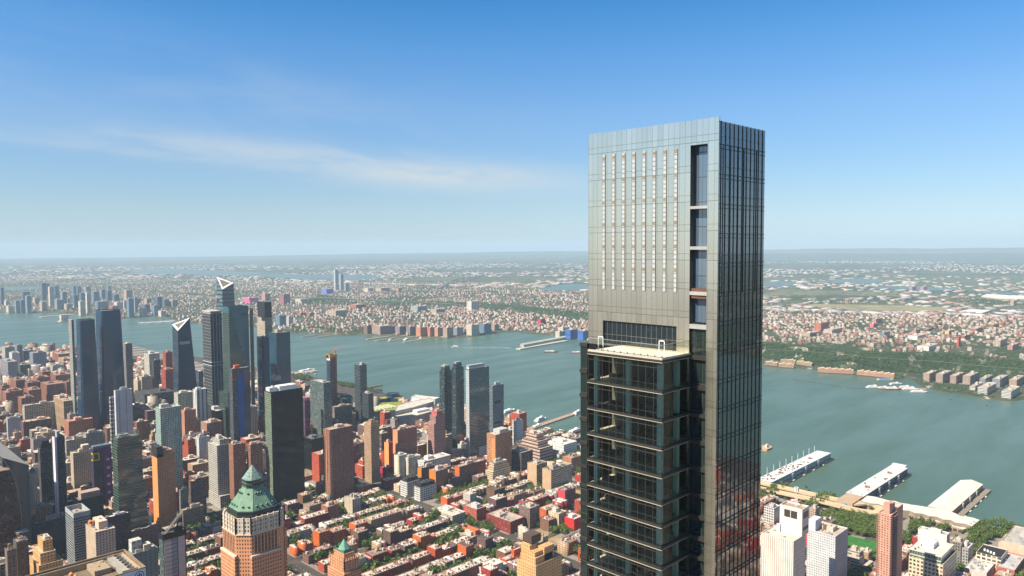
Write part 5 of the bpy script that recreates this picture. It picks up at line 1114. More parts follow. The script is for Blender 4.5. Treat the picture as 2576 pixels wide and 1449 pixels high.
o = tower('parking_deck', 'tan banded deck with round trees, at the foot of the black tower', 'M2', 148, 268, 690, 505, facade((.46, .31, .16), (.06, .045, .035), 60, 5, 1.0, .35, .6, .2, .1, blind=0), yb=560, roof=(.3, .22, .15), junk=4, big=False, cat='deck')
deck = o
# ---- stone tower with a copper hat: built in full
def copper_tower():
 hz = 237.0; cx0, cy0 = G(634, 1169, hz)
 t = thing('stone_tower', 'orange stone tower with a green copper roof and a glass pyramid tip', 'tower', (cx0, cy0, 0)); LAND.append(('the copper-roofed stone tower', cx0, cy0))
 def zof(y, off=0): return Z(634+(y-1169)*.010, y, cx0-off*.7071, cy0-off*.7071)
 d0 = hypot(cx0, cy0)
 def half(px, z): return px/F*sqrt(d0*d0*1.0)*1.0/sqrt(2)
 def oct_(r, ch): return [(-r+ch, -r), (r-ch, -r), (r, -r+ch), (r, r-ch), (r-ch, r), (-r+ch, r), (-r, r-ch), (-r, -r+ch)]
 zneck1, zneck0 = zof(1208, 8), zof(1226, 8); zb_, zc = zof(1286, 22), zof(1300, 22)
 k = 1/sqrt(2)*d0/F
 tipR = 22*d0/F; neckR = 27*d0/F; baseR = 50*d0/F; shR = 61*d0/F; shR2 = 66*d0/F
 cop = plain((.145, .25, .175), .65, .1, .3, .25, .12); copd = plain((.022, .032, .028), .6)
 m = MB(); m.prism(oct_(tipR, tipR*.45), zneck1, hz, True, False, oct_(.25, .1)); p = m.build('glass_pyramid', facade((.30, .36, .30), (.16, .24, .20), 2.2, 2.6, .9, .9, .15, .8, .25, .5, .4, blind=0), t)
 m = MB(); m.prism(oct_(tipR*.98, tipR*.45), zneck0, zneck1, True); m.build('lantern', facade((.12, .17, .14), (.03, .04, .035), 2.2, 3.2, .7, .8, blind=0), t)
 m = MB(); m.prism(oct_(tipR+.7, tipR*.45), zneck0+(zneck1-zneck0)*.35, zneck0+(zneck1-zneck0)*.45, True, True); m.prism(oct_(tipR+.7, tipR*.45), zneck1-.4, zneck1+.3, True, True); m.build('lantern_gallery', copd, t)
 A, B = oct_(baseR, baseR*.50), oct_(neckR*.76, neckR*.40)
 m = MB(); m.prism(A, zb_, zneck0, True, False, B); rf = m.build('copper_roof', cop, t)
 s = MB()
 for i in range(8):
  j = (i+1) % 8
  for q_ in range(7):
   f = q_/7; a = np.array([A[i][0]+(A[j][0]-A[i][0])*f, A[i][1]+(A[j][1]-A[i][1])*f, zb_]); b = np.array([B[i][0]+(B[j][0]-B[i][0])*f, B[i][1]+(B[j][1]-B[i][1])*f, zneck0]); s.bar(a*1.0, b*1.0, .28)
 s.build('roof_seams', plain((.18, .29, .21), .6), rf)
 for i in range(8):
  j = (i+1) % 8
  L_ = hypot(A[j][0]-A[i][0], A[j][1]-A[i][1])
  for row, fr, n in ((.17, .85, 3 if L_ > baseR*.9 else 2), (.72, .7, 3 if L_ > baseR*.9 else 1)):
   for q_ in range(n):
    f = (q_+.5)/n; f = .5+(f-.5)*fr
    pa = np.array([A[i][0]+(A[j][0]-A[i][0])*f, A[i][1]+(A[j][1]-A[i][1])*f]); pb = np.array([B[i][0]+(B[j][0]-B[i][0])*f, B[i][1]+(B[j][1]-B[i][1])*f]); pc = pa+(pb-pa)*row; z = zb_+(zneck0-zb_)*row
    nn = np.array([(A[j][1]-A[i][1]), -(A[j][0]-A[i][0])]); nn = nn/np.linalg.norm(nn); tt = np.array([-nn[1], nn[0]])
    dm = MB(); n8 = 10; r0 = .95; C0 = [(pc+nn*.9+tt*r0*cos(2*pi*e/n8), z+.5+r0*sin(2*pi*e/n8)) for e in range(n8)]
    C1 = [(c[0]-nn*2.6, c[1]) for c in C0]
    for e in range(n8):
     g = (e+1) % n8; dm.face([(*C0[g][0], C0[g][1]), (*C0[e][0], C0[e][1]), (*C1[e][0], C1[e][1]), (*C1[g][0], C1[g][1])])
    dd = dm.build('dormer', cop, t); gm_ = MB(); gm_.face([(*(c[0]+nn*0), c[1]) for c in C0]); gm_.build('dormer_window', copd, dd)
 zc2 = zc
 m = MB(); m.prism(oct_(baseR+1.0, baseR*.5), zc2, zb_, True, True); m.prism(oct_(baseR+1.8, baseR*.5), zb_-.6, zb_+.3, True, True); m.build('dark_cornice', copd, t)
 stone = (.60, .285, .15); pale = (.55, .47, .37)
 stm = facade(stone, (.03, .022, .02), 2.55, 3.7, .40, .46, .15, .5, .5, blind=.06, band=None, bump=.6)
 plm = facade(pale, (.03, .025, .022), 2.7, 3.9, .42, .50, .15, .5, .5, blind=.06, bump=.6)
 zt0 = zc2; z1 = zof(1342, 28)
 m = MB(); m.prism(oct_(shR, shR*.42), z1, zt0+.8, False); inn = m.rim(oct_(shR, shR*.42), zt0+.8, 1.2, .6, 1.2); m.build('pale_crown_walls', plm, t)
 m = MB(); m.face([(*i, zt0-.4) for i in inn]); m.build('crown_roof', roofmat((.45, .4, .33)), t)
 m = MB()
 O = oct_(shR+.25, shR*.42)
 for i in range(8):
  j = (i+1) % 8; L_ = hypot(O[j][0]-O[i][0], O[j][1]-O[i][1]); n = max(1, int(L_/5.1))
  for q_ in range(n+1):
   f = q_/n; x, y = O[i][0]+(O[j][0]-O[i][0])*f, O[i][1]+(O[j][1]-O[i][1])*f; m.box(x-.5, y-.5, z1, x+.5, y+.5, zt0+2.2, True, True)
 m.build('crown_piers', plain((.60, .52, .42)), t)
 m = MB(); m.prism(oct_(shR-.05, shR*.42), 0, z1, False); m.build('shaft_walls', stm, t)
 m = MB(); m.prism(oct_(shR+.5, shR*.42), z1-1.0, z1+.3, True, True); m.build('string_course', plain((.62, .50, .38)), t)
 # broader lower stage on the street side, brown bays let into the long faces
 zl = zof(1398, 30)
 m = MB(); m.box(-shR2, -shR*.62, 0, -shR+.05, shR*.62, zl); m.box(-shR*.62, -shR2, 0, shR*.62, -shR+.05, zl); m.box(shR-.05, -shR*.62, 0, shR2, shR*.62, zl+14); m.box(-shR*.62, shR-.05, 0, shR*.62, shR2, zl+14); m.build('lower_bays', stm, t)
 m = MB(); m.box(-shR2-.3, -shR*.62-.3, zl-.9, -shR+.05, shR*.62+.3, zl+.5, True, True); m.box(-shR*.62-.3, -shR2-.3, zl-.9, shR*.62+.3, -shR+.05, zl+.5, True, True); m.build('bay_coping', plain((.60, .50, .40)), t)
 bay = facade((.24, .10, .06), (.03, .02, .018), 1.9, 3.7, .5, .62, blind=0); pier = plain((.6, .34, .19))
 ztop = z1-3; zbot = zl+1.5
 for side in (0, 1):
  m = MB(); r_ = shR*.48
  if side == 0: m.box(-shR-.10, -r_, zbot, -shR-.02, r_, ztop, True, True)
  else: m.box(-r_, -shR-.10, zbot, r_, -shR-.02, ztop, True, True)
  pn = m.build('recessed_bays', bay, t)
  pm = MB()
  for k in range(8):
   s_ = -r_+2*r_*k/7
   if side == 0: pm.box(-shR-.5, s_-.45, zbot, -shR-.1, s_+.45, ztop+1, True, True)
   else: pm.box(s_-.45, -shR-.5, zbot, s_+.45, -shR-.1, ztop+1, True, True)
  pm.build('bay_piers', pier, pn)
 OCC.append((cx0-shR2, cy0-shR2, cx0+shR2, cy0+shR2))
copper_tower()
# ---- small tower with a copper cap
o = tower('stone_tower', 'small orange stone tower with a green copper cap among low houses', 'M2', 745, 885, 1030, 1250, facade((.58, .29, .15), (.05, .035, .03), 2.3, 3.4, .45, .5, blind=.1, bump=.6), h=92, roof=(.5, .34, .24), tiers=[(.78, -.10, -.08, -.12, -.1), (.93, 0, 0, 0, 0), (1, .14, .14, .14, .14)], junk=3, big=False, cat='tower', land='the small copper-capped tower')
wu, wv, hh = DIM[o.name]
k = (.24, .24); m = MB(); zt = hh+15
pl = [(wu*.2, wv*.2), (wu*.8, wv*.2), (wu*.8, wv*.8), (wu*.2, wv*.8)]
m.prism(pl, hh, hh+3, False); m.build('cap_base', plain((.07, .16, .115)), o)
def octo(cx, cy, r, c): return [(cx-r+c, cy-r), (cx+r-c, cy-r), (cx+r, cy-r+c), (cx+r, cy+r-c), (cx+r-c, cy+r), (cx-r+c, cy+r), (cx-r, cy+r-c), (cx-r, cy-r+c)]
rc = wu*.34; m = MB(); m.prism(octo(wu/2, wv/2, rc, rc*.5), hh+2.5, hh+13.5, True, True, octo(wu/2, wv/2, .3, .1)); m.build('copper_cap', plain((.13, .30, .22), .6, .1, .3, .15), o)
m = MB(); m.bar((wu/2, wv/2, hh+13), (wu/2, wv/2, hh+16), .25); m.build('finial', plain((.1, .2, .15)), o)
m = MB()
for i in range(7):
 for a, b in ((-.0, i/6), (i/6, -.0)): x, y = a*wu, b*wv; m.box(x-.45, y-.45, hh*.80, x+.45, y+.45, hh*.93+2.5, True, True)
m.build('wall_piers', plain((.66, .36, .2)), o)
# ---- golden setback tower before the skyscraper
o = tower('setback_tower', 'golden brick tower with setbacks and a dark brown tank house, in front of the skyscraper', 'A2', 640, 830, 1090, 1350, facade((.56, .34, .155), (.06, .04, .025), 2.9, 3.5, .32, .42, .2, .4, .4, blind=.08, bump=.6), h=95, roof=(.5, .42, .3), tiers=[(1, 0, 0, 0, 0)], junk=0, big=False, cat='tower', land='the golden setback tower')
wu, wv, hh = DIM[o.name]; gmat = facade((.56, .34, .155), (.06, .04, .025), 2.9, 3.5, .32, .42, .2, .4, .4, blind=.08, bump=.6)
for (a, b, c_, d_, z) in ((.06, .1, .72, .9, 7), (.10, .18, .66, .85, 12), (.14, .5, .46, .98, 17), (.40, .1, .78, .55, 15), (.2, .62, .42, .95, 19)):
 m = MB(); m.box(a*wu, b*wv, hh-1, c_*wu, d_*wv, hh+z); m.build('setback', gmat, o)
m = MB(); m.box(wu*.2, wv*.5, hh+18, wu*.56, wv*.98, hh+27); m.build('tank_house', facade((.10, .065, .05), (.07, .05, .04), 1.2, 9, .4, 1, .7, .2, .1, blind=0), o)
# ------------------------------------------------------------------ lower right: windowless tower, pink tower, park blocks
whm = facade((.64, .57, .50), (.055, .045, .038), 2.6, 60, .20, 1.0, .6, .2, .2, blind=0, bump=.5)
o = tower('telephone_tower', 'white windowless tower with thin dark grooves and a tall square upper block', 'R2', -70, 257, 378, 1103, whm, h=112, roof=(.62, .55, .48), junk=3, big=False, cat='tower', land='the white windowless tower')
wu, wv, hh = DIM[o.name]; ox, oy = o.location.x, o.location.y
m = MB(); m.wall((-.02, -.06), (wu, -.06), 0, hh-.2); m.build('plain_side', facade((.60, .53, .46), (.20, .18, .17), 4.5, 6, .18, .3, .5, .3, .2, blind=0), o)
# upper block set back from the grooved front
d_ = ray(*q('R2', 345, 782)); s_ = (oy+ .02)/d_[1]; ux = d_[0]*s_; uz = CH+d_[2]*s_
ul = ux-ox
def px_on_u(px, u): d = ray(px, 1300); s = u/d[0]; return d[1]*s
vL = px_on_u(q('R2', 118, 0)[0], ux)-oy
d2 = ray(*q('R2', 412, 765)); uR = d2[0]*oy/d2[1]-ox
up = MB(); up.prism([(ul, .02), (uR, .02), (uR, vL), (ul, vL)], hh-1, uz, False); inn = up.rim([(ul, .02), (uR, .02), (uR, vL), (ul, vL)], uz, .7, 1.2, 1.8)
plainw = plain((.64, .57, .50), .8, 0, .2, .06, .06); ub = up.build('upper_block', plainw, o)
r = MB(); r.face([(*i, uz-1.8) for i in inn]); r.build('upper_roof', roofmat((.46, .33, .27)), o)
m = MB(); m.box(ul-.06, vL*.22, uz-13, ul-.01, vL*.80, uz-4, True, True); op = m.build('louvre_opening', plain((.035, .03, .03), .7), o)
m = MB(); m.box(ul-.16, vL*.50, uz-13, ul-.05, vL*.53, uz-4); m.box(ul-.3, vL*.2, uz-4.1, ul-.03, vL*.82, uz-3.6, True, True); m.build('opening_frame', plain((.5, .45, .4)), op)
m = MB(); m.box(ul+(uR-ul)*.15, -.10, uz-12, uR-1, -.01, uz-4.5, True, True); m.box(ul+(uR-ul)*.15, -.10, uz-26, uR-.5, -.01, uz-22, True, True); m.build('side_openings', plain((.06, .065, .075), .4), o)
m = MB(); cxm, cym = (ul*.5+uR*.5), vL*.42
zb_ = uz-1.8; zt_ = Z(*q('R2', 290, 548), ox+cxm, oy+cym)
for a, b in ((-1, -1), (1, -1), (1, 1), (-1, 1)): m.bar((cxm+a*1.3, cym+b*1.3, zb_), (cxm+a*.8, cym+b*.8, zt_), .22)
z = zb_
while z < zt_-3:
 for (a, b), (c_, e_) in (((-1, -1), (1, -1)), ((1, -1), (1, 1)), ((1, 1), (-1, 1)), ((-1, 1), (-1, -1))): m.bar((cxm+a*1.2, cym+b*1.2, z), (cxm+c_*1.1, cym+e_*1.1, z+3), .12); m.bar((cxm+a*1.2, cym+b*1.2, z), (cxm+c_*1.2, cym+e_*1.2, z), .12)
 z += 3
for k in range(6): a = k*pi/3; m.box(cxm+2*cos(a)-.5, cym+2*sin(a)-.5, zt_-6, cxm+2*cos(a)+.5, cym+2*sin(a)+.5, zt_-1, True, True)
m.build('antenna_mast', plain((.62, .58, .54), .5), o)
m = MB(); m.box(ul-2.4, vL*.95, hh-1, ul-.1, vL*1.1, hh+8); m.build('stair_box', plain((.45, .55, .6)), o)
for k in range(14):
 pass
spk = facade((.50, .52, .53), (.05, .06, .07), 2.3, 3.1, .40, .42, .15, .5, .9, blind=.25)
o = tower('apartment_block', 'long pale block with speckled small windows right of the white windowless tower', 'R2', 395, 680, 805, 1052, spk, h=84, roof=(.5, .42, .36), junk=16, tank=True, cat='building')
wu, wv, hh = DIM[o.name]
m = MB(); m.wall((0, -.06), (wu, -.06), 0, hh-.2); m.build('shaded_side', facade((.40, .43, .46), (.12, .14, .16), 1.5, 3.1, .5, .4, .3, .4, .4, blind=0), o)  # shade of this side put into a darker, bluer wall colour
m = MB(); m.box(1, wv*.72, hh-1, wu*.5, wv*.98, hh+13); m.build('attic', plain((.50, .54, .56)), o)
pk = facade((.52, .275, .20), (.05, .035, .035), 3.0, 2.85, .42, .5, .15, .5, .6, blind=.15, bump=.5)
o = tower('apartment_tower', 'tall pink brick tower with a dark balconied recess, by the park', 'R2', 1112, 1240, 1300, 838, pk, h=138, roof=(.6, .5, .43), junk=4, big=False, cat='tower', land='the tall pink brick tower')
wu, wv, hh = DIM[o.name]
d3 = ray(*q('R2', 1303, 815)); d4 = ray(*q('R2', 1420, 818))
m = MB(); u2 = wu+1.5; v2 = -3.0; uw = wu*1.35
m.prism([(wu+.05, v2+5), (wu+uw, v2+5), (wu+uw, wv), (wu+.05, wv)], 0, hh+1, False); inn = m.rim([(wu+.05, v2+5), (wu+uw, v2+5), (wu+uw, wv), (wu+.05, wv)], hh+1, .5, 1, 1); m.build('second_shaft', pk, o)
m = MB(); m.face([(*i, hh) for i in inn]); m.build('second_roof', roofmat((.6, .5, .43)), o)
bl = MB(); bl2 = MB()
for k in range(int(hh/2.85)):
 bl.box(-1.3, wv-.2, k*2.85, 3.2, wv+1.6, k*2.85+.9, True, True); bl2.box(wu*.35, -1.5, k*2.85, wu-.1, -.02, k*2.85+.95, True, True)
bl.build('left_balconies', plain((.26, .13, .10)), o)['kind'] = 'stuff'; bl2.build('front_balconies', plain((.30, .17, .13)), o)['kind'] = 'stuff'
m = MB(); m.box(wu*.3, -.08, 0, wu-.05, -.02, hh-1); m.build('recess_shade', plain((.08, .045, .04)), o)  # flat dark panel on the wall; recess shade put into its colour
m = MB(); m.box(wu*.25, wv*.25, hh-1, wu*.62, wv*.75, hh+11); m.box(wu*.62, wv*.3, hh-1, wu*1.25, wv*.7, hh+8.5); m.build('lift_house', plain((.46, .25, .19)), o)
# blocks along the park and the avenue
band_ = facade((.44, .40, .34), (.10, .11, .11), 40, 4.2, 1.0, .5, .4, .4, .2, blind=0)
tower('school', 'grey terraced block with long window bands below the green pitch', 'R2', 800, 985, 1062, 1290, band_, h=26, roof=(.5, .42, .36), junk=6, tiers=[(.62, 0, 0, 0, 0), (1, 0, .35, .35, 0)])
tower('school', 'upper grey terraced block with junk on its roof, nearest the green pitch', 'R2', 800, 920, 962, 1215, band_, h=32, roof=(.5, .4, .34), junk=9)
o = tower('office_block', 'beige gridded block with a glazed planted terrace and white roof structures', 'R2', 1418, 1762, 1898, 1335, facade((.56, .48, .34), (.05, .045, .04), 4.4, 5, .62, .55, .15, .5, .6, blind=.1, bump=.5), h=52, roof=(.5, .48, .40), junk=0, big=False, land='the beige terraced block')
wu, wv, hh = DIM[o.name]
m = MB(); m.box(2.5, 3, hh-1.2, wu-3, wv, hh+7.5); m.build('glass_storey', facade((.40, .44, .38), (.06, .09, .08), 3, 9, .9, .8, .08, .8, .4, blind=0, wob=.01), o)
m = MB(); m.box(1.8, 2.4, hh+7.5, wu-2.4, wv, hh+8.6, True, True); m.build('upper_roof', roofmat((.62, .58, .52), .2), o)
m = MB(); rr = random.Random(5)
for k in range(46):
 a = rr.random(); x, y = (1.3, rr.uniform(1, wv-1)) if a < .45 else ((rr.uniform(1, wu-1), 1.4) if a < .7 else (rr.uniform(2.5, wu*.4), rr.uniform(wv*.55, wv*.95)))
 z = hh-1 if a < .7 else hh+8.6; m.cyl(x, y, z, z+rr.uniform(.8, 2.6), rr.uniform(.6, 1.4), 6, .3)
m.build('roof_planting', veg, o)['kind'] = 'stuff'
m = MB(); m.box(wu*.32, wv*.42, hh+8.5, wu*.62, wv*.74, hh+15); m.build('white_roof_house', plain((.70, .68, .66)), o)
m = MB(); n = 14; cx_, cy_ = wu*.68, wv*.60
for i in range(n):
 a0, a1 = pi*i/n, pi*(i+1)/n; R_ = 6.5
 m.face([(cx_-9, cy_+R_*cos(a0), hh+8.6+R_*sin(a0)), (cx_+5, cy_+R_*cos(a0), hh+8.6+R_*sin(a0)), (cx_+5, cy_+R_*cos(a1), hh+8.6+R_*sin(a1)), (cx_-9, cy_+R_*cos(a1), hh+8.6+R_*sin(a1))][::-1])
m.face([(cx_-9, cy_+6.5*cos(pi*i/n), hh+8.6+6.5*sin(pi*i/n)) for i in range(n+1)]); m.face([(cx_+5, cy_+6.5*cos(pi*i/n), hh+8.6+6.5*sin(pi*i/n)) for i in range(n+1)][::-1])
m.build('vaulted_canopy', plain((.55, .56, .54), .3, 0, .6), o)
tower('office_block', 'long white-panelled block behind the beige terraced one', 'R2', 1510, 1800, 1830, 1040, plain((.60, .57, .53)), h=40, roof=(.56, .54, .52), junk=8)
tower('office_block', 'dark ribbed block with rusty pipes on it, between beige and white blocks', 'R2', 1835, 1945, 1980, 1120, fm((.20, .185, .16), 3, 4, .5, .6), h=40, roof=(.5, .42, .36), junk=5)
tower('office_block', 'grey-windowed loft with white roof by the waterside trees', 'R2', 1930, 2015, 2068, 1175, fm((.34, .33, .33), 3.4, 4, .6, .5), h=34, roof=(.60, .57, .53), junk=4)
o = tower('loft_block', 'white-walled loft with big gridded windows and a black roof', 'R2', 2095, 2345, 2415, 1268, facade((.60, .53, .44), (.09, .075, .06), 6, 5.2, .72, .6, .2, .4, .6, blind=.1), h=30, roof=(.028, .030, .036), junk=0, big=False)
wu, wv, hh = DIM[o.name]
for k in range(4): m = MB(); m.cyl(wu*(.25+.05*k), wv*(.35+.14*k), hh-1, hh+1.6, 1.5, 12, 1.2); m.build('roof_vent', plain((.68, .66, .62)), o)
tower('warehouse', 'tan warehouse with ribbed grey skylights on its flat roof, at the right edge', 'R2', 2350, 2640, 2760, 1160, plain((.55, .40, .29)), h=34, roof=(.42, .40, .36), junk=14)
tower('warehouse', 'red brick low block with grey roof in the bottom right corner', 'R2', 2295, 2480, 2590, 1395, fm((.42, .13, .07), 6, 5, .3, .3), h=22, roof=(.46, .46, .46), junk=3, big=False)
tower('warehouse', 'white roof cluttered with plant, at the bottom right', 'R2', 1975, 2200, 2310, 1420, plain((.5, .46, .42)), h=20, roof=(.62, .58, .54), junk=30, big=False)
tower('warehouse', 'tan brick shed with blank walls by the highway, at the far right', 'R2', 2320, 2440, 2500, 1130, plain((.5, .39, .3)), h=16, roof=(.5, .44, .38), junk=3)
tower('loft_block', 'white gridded loft building half behind the skyscraper, right of it', 'R2', -40, 62, 122, 770, facade((.56, .54, .50), (.07, .08, .09), 3.8, 4, .66, .55, .2, .4, .6, blind=.1), h=44, roof=(.45, .44, .44), junk=8, tank=True)
tower('apartment_block', 'pinkish brick block behind the speckled pale block', 'R2', 408, 480, 520, 775, fm((.42, .31, .26), 3, 3.4, .5, .5), h=38, roof=(.5, .42, .36), junk=5)
tower('apartment_block', 'orange brick low block beside the skyscraper at the bottom', 'R2', -50, -12, 20, 1290, fm((.42, .16, .07), 3, 3.3, .4, .5), h=30, roof=(.5, .4, .32), junk=3)
tower('apartment_block', 'rust-roofed block below the white gridded loft', 'R2', -60, 60, 130, 985, fm((.26, .17, .13), 3, 3.3, .5, .5), h=30, roof=(.46, .3, .24), junk=9)
tower('apartment_block', 'orange-roofed low block right of the pink tower foot', 'R2', 1380, 1450, 1520, 1440, fm((.5, .25, .14), 3, 3.3, .4, .5), h=18, roof=(.58, .3, .16), junk=2, big=False)
# pitch, park paths, baseball court
def sheet(name, c, pts, mat, z=GZ+.15):
 mb = MB(); P = [G(*q(c, x, y), z) for x, y in pts]
 a = sum(P[i][0]*P[(i+1) % len(P)][1]-P[(i+1) % len(P)][0]*P[i][1] for i in range(len(P)))
 if a < 0: P = P[::-1]
 mb.face([(*p, z) for p in P], [tuple(p) for p in P]); OCC.append((min(p[0] for p in P), min(p[1] for p in P), max(p[0] for p in P), max(p[1] for p in P)))
 return struct(mb.build(name, mat))
def turf():
 m, nt, b = newmat('turf'); t = NT(nt); uv = t.node('ShaderNodeUVMap'); s = t.node('ShaderNodeSeparateXYZ'); t.l.new(uv.outputs[0], s.inputs[0])
 k = t.m('GREATER_THAN', t.m('FRACT', t.m('DIVIDE', s.outputs[0], 14)), .5); n = t.noise(uv.outputs[0], .08, 4, .6)
 t.l.new(t.mix(t.rng(n, .35, .65, 0, 1), t.mix(k, (.025, .15, .018), (.03, .175, .022)), (.02, .11, .015)), b.inputs['Base Color']); b.inputs['Roughness'].default_value = .95; return m
sheet('pitch', 'R2', [(803, 1037), (1125, 1112), (1125, 1275), (950, 1225), (800, 1155)], turf())
sheet('playground', 'A2', [(700, 1040), (850, 975), (1090, 1075), (960, 1130), (820, 1085)], plain((.30, .215, .11), .9, 0, .2, .25, .08))
sheet('park_ground', 'R2', [(500, 800), (640, 770), (1120, 830), (1160, 1090), (800, 1030), (520, 900)], plain((.10, .085, .055), .9, 0, .2, .3, .08))
# ---- river piers
def on_z(c, x, y, z): return np.array(G(*q(c, x, y), z))
def pier(name, label, nr, fr, fl, zroof, wallm, roofm_, ridge=0, deck=6, clutter=0, poles=False, land=None, shop=None):
 """nr, fr: near and far right roof corners; fl: far left"""
 A, B, Cc = on_z('R2', *nr, zroof), on_z('R2', *fr, zroof), on_z('R2', *fl, zroof)
 v0 = (A[1]+B[1])/2; u0, u1 = A[0], B[0]; w = max(20, Cc[1]-v0)
 t = thing(name, label, 'pier', (u0, v0, 0)); L_ = u1-u0
 m = MB(); m.box(-4, -deck, -1, L_+8, w+3, 3.2); m.build('deck', plain((.22, .19, .15), .9), t)
 pl = MB()
 for k in range(int(L_/12)): pl.box(k*12, -deck-.3, -1, k*12+1, -deck+.6, 2.5)
 pl.build('piles', plain((.08, .06, .045)), t)
 m = MB(); m.box(0, 0, 3.2, L_, w, zroof, False, zb=3.2); m.build('shed_walls', wallm, t)
 m = MB()
 if ridge:
  a = [(0, -.8, zroof-.2), (L_, -.8, zroof-.2), (L_, w*.5, zroof+ridge), (0, w*.5, zroof+ridge)]; b = [(0, w*.5, zroof+ridge), (L_, w*.5, zroof+ridge), (L_, w+.8, zroof-.2), (0, w+.8, zroof-.2)]
  m.face(a, [(p[0], p[1]) for p in a]); m.face(b, [(p[0], p[1]) for p in b]); m.face([(L_, -.8, zroof-.2), (L_, w+.8, zroof-.2), (L_, w*.5, zroof+ridge)]); m.face([(0, -.8, zroof-.2), (0, w*.5, zroof+ridge), (0, w+.8, zroof-.2)])
 else: m.box(-.5, -.8, zroof-.3, L_+.5, w+.8, zroof+.5, True, True)
 m.build('roof', roofm_, t)
 rr = random.Random(label)
 if clutter:
  m = MB()
  for k in range(clutter): x, y = rr.uniform(2, L_*.65), rr.uniform(3, w-3); m.box(x, y, zroof+.4, x+rr.uniform(1.5, 5), y+rr.uniform(1, 2.5), zroof+rr.uniform(1, 2.2))
  m.build('roof_outlets', plain((.10, .07, .055)), t)['kind'] = 'stuff'
  for f in (.22, .72):
   m = MB(); [m.box(L_*f+a, w*.45+b, zroof+.4, L_*f+a+3, w*.45+b+3, zroof+2.8) for a, b in ((0, 0), (4, 1), (1.5, -4))]; m.build('roof_units', plain((.24, .13, .10)), t)
 if poles:
  for k in range(10): m = MB(); x = L_*(.05+.1*k); m.cyl(x, w+1, zroof, zroof+13, .35, 6); m.build('mast', plain((.7, .72, .72)), t)
 m = MB()
 for k in range(5): x = L_*(.12+.17*k); m.box(x, -deck-2.5, 1, x+8, -deck-.2, 2)
 m.build('landing_stages', plain((.5, .48, .45)), t)
 for k in range(3): m = MB(); x = L_*(.3+.22*k); m.box(x, -2.6, 3.3, x+7, -.1, zroof-1.5); m.build('side_bay', plain((.45, .47, .5)), t)
 if land: LAND.append((land, u0, v0))
 return t, L_, w, zroof
bw = facade((.40, .47, .53), (.03, .05, .09), 4, 5, .6, .72, .15, .6, .4, blind=0)
def metalroof(col, period, line):
 m, nt, b = newmat('roof_sheet'); t = NT(nt); tc = t.node('ShaderNodeTexCoord'); s = t.node('ShaderNodeSeparateXYZ'); t.l.new(tc.outputs['Object'], s.inputs[0])
 k = t.m('LESS_THAN', t.m('FRACT', t.m('DIVIDE', s.outputs[0], period)), .05); n = t.noise(tc.outputs['Object'], .05, 5, .65)
 t.l.new(t.mix(k, t.mix(t.rng(n, .4, .7, 0, .5), col, tuple(c*.72 for c in col)), line), b.inputs['Base Color']); b.inputs['Roughness'].default_value = .7; return m
pier('pier', 'river pier shed with blue-white walls, masts and cluttered white roof, nearest the skyscraper', (12, 500), (655, 218), (452, 210), 15, bw, metalroof((.58, .59, .58), 60, (.5, .5, .5)), 0, 4, 50, True, 'the masted pier')
t2, L2_, w2, z2 = pier('pier', 'middle river pier shed with dark blue wall and white striped roof', (940, 645), (1424, 368), (1248, 332), 16, facade((.05, .065, .10), (.015, .02, .035), 5, 6, .6, .6, .2, .6, .4, blind=0), metalroof((.56, .56, .55), 13, (.20, .19, .18)), 0, 4, 10, False, 'the middle pier')
m = MB(); m.box(-46, 1, 3, 0, w2, z2-1); m.build('head_house', plain((.40, .29, .19)), t2); m = MB(); m.box(-62, 4, 3, -46, w2-6, 11); m.box(-56, 8, 11, -52, 14, 15); m.build('blue_plant', plain((.12, .28, .45)), t2); m = MB(); m.box(L2_-4, w2*.1, z2, L2_+6, w2*.95, z2+4); m.build('end_house', plain((.6, .6, .58)), t2)
pier('pier', 'farthest right river pier shed with a long pale ridged roof', (1832, 798), (2172, 527), (1948, 478), 13, plain((.40, .17, .07)), metalroof((.66, .60, .53), 40, (.56, .52, .47)), 4.5, 12, 0, False, 'the ridged pier')
# scalloped terminal roof along the bulkhead
riv = [(935, 690), (1000, 640), (1075, 650), (1140, 668), (1220, 690), (1280, 694), (1330, 712), (1400, 722), (1440, 731), (1500, 738), (1560, 748), (1640, 762), (1720, 772), (1790, 785), (1845, 803), (1890, 820), (1935, 846), (2000, 850), (2065, 862), (2130, 886)]
lnd = [(2052, 948), (1990, 925), (1880, 910), (1840, 885), (1760, 880), (1700, 852), (1620, 845), (1560, 822), (1480, 815), (1420, 790), (1330, 785), (1260, 755), (1180, 752), (1110, 722), (1030, 718)]
t, P = poly_block('ship_terminal', 'long white scalloped terminal roof linking the river piers', 'terminal', riv+lnd, 15, 0, plain((.26, .21, .16)), roofmat((.64, .59, .52), .15), 'R2', False)
for k in range(9):
 pass
t, P = poly_block('terminal_annex', 'lower white annex roof along the street side of the terminal', 'terminal', [(1425, 835), (1700, 900), (1960, 980), (2048, 958), (1990, 930), (1880, 912), (1700, 858), (1480, 818), (1420, 796)], 9, 0, facade((.34, .25, .17), (.04, .03, .03), 8, 8, .8, .6, blind=0), roofmat((.62, .57, .50), .15), 'R2', False)
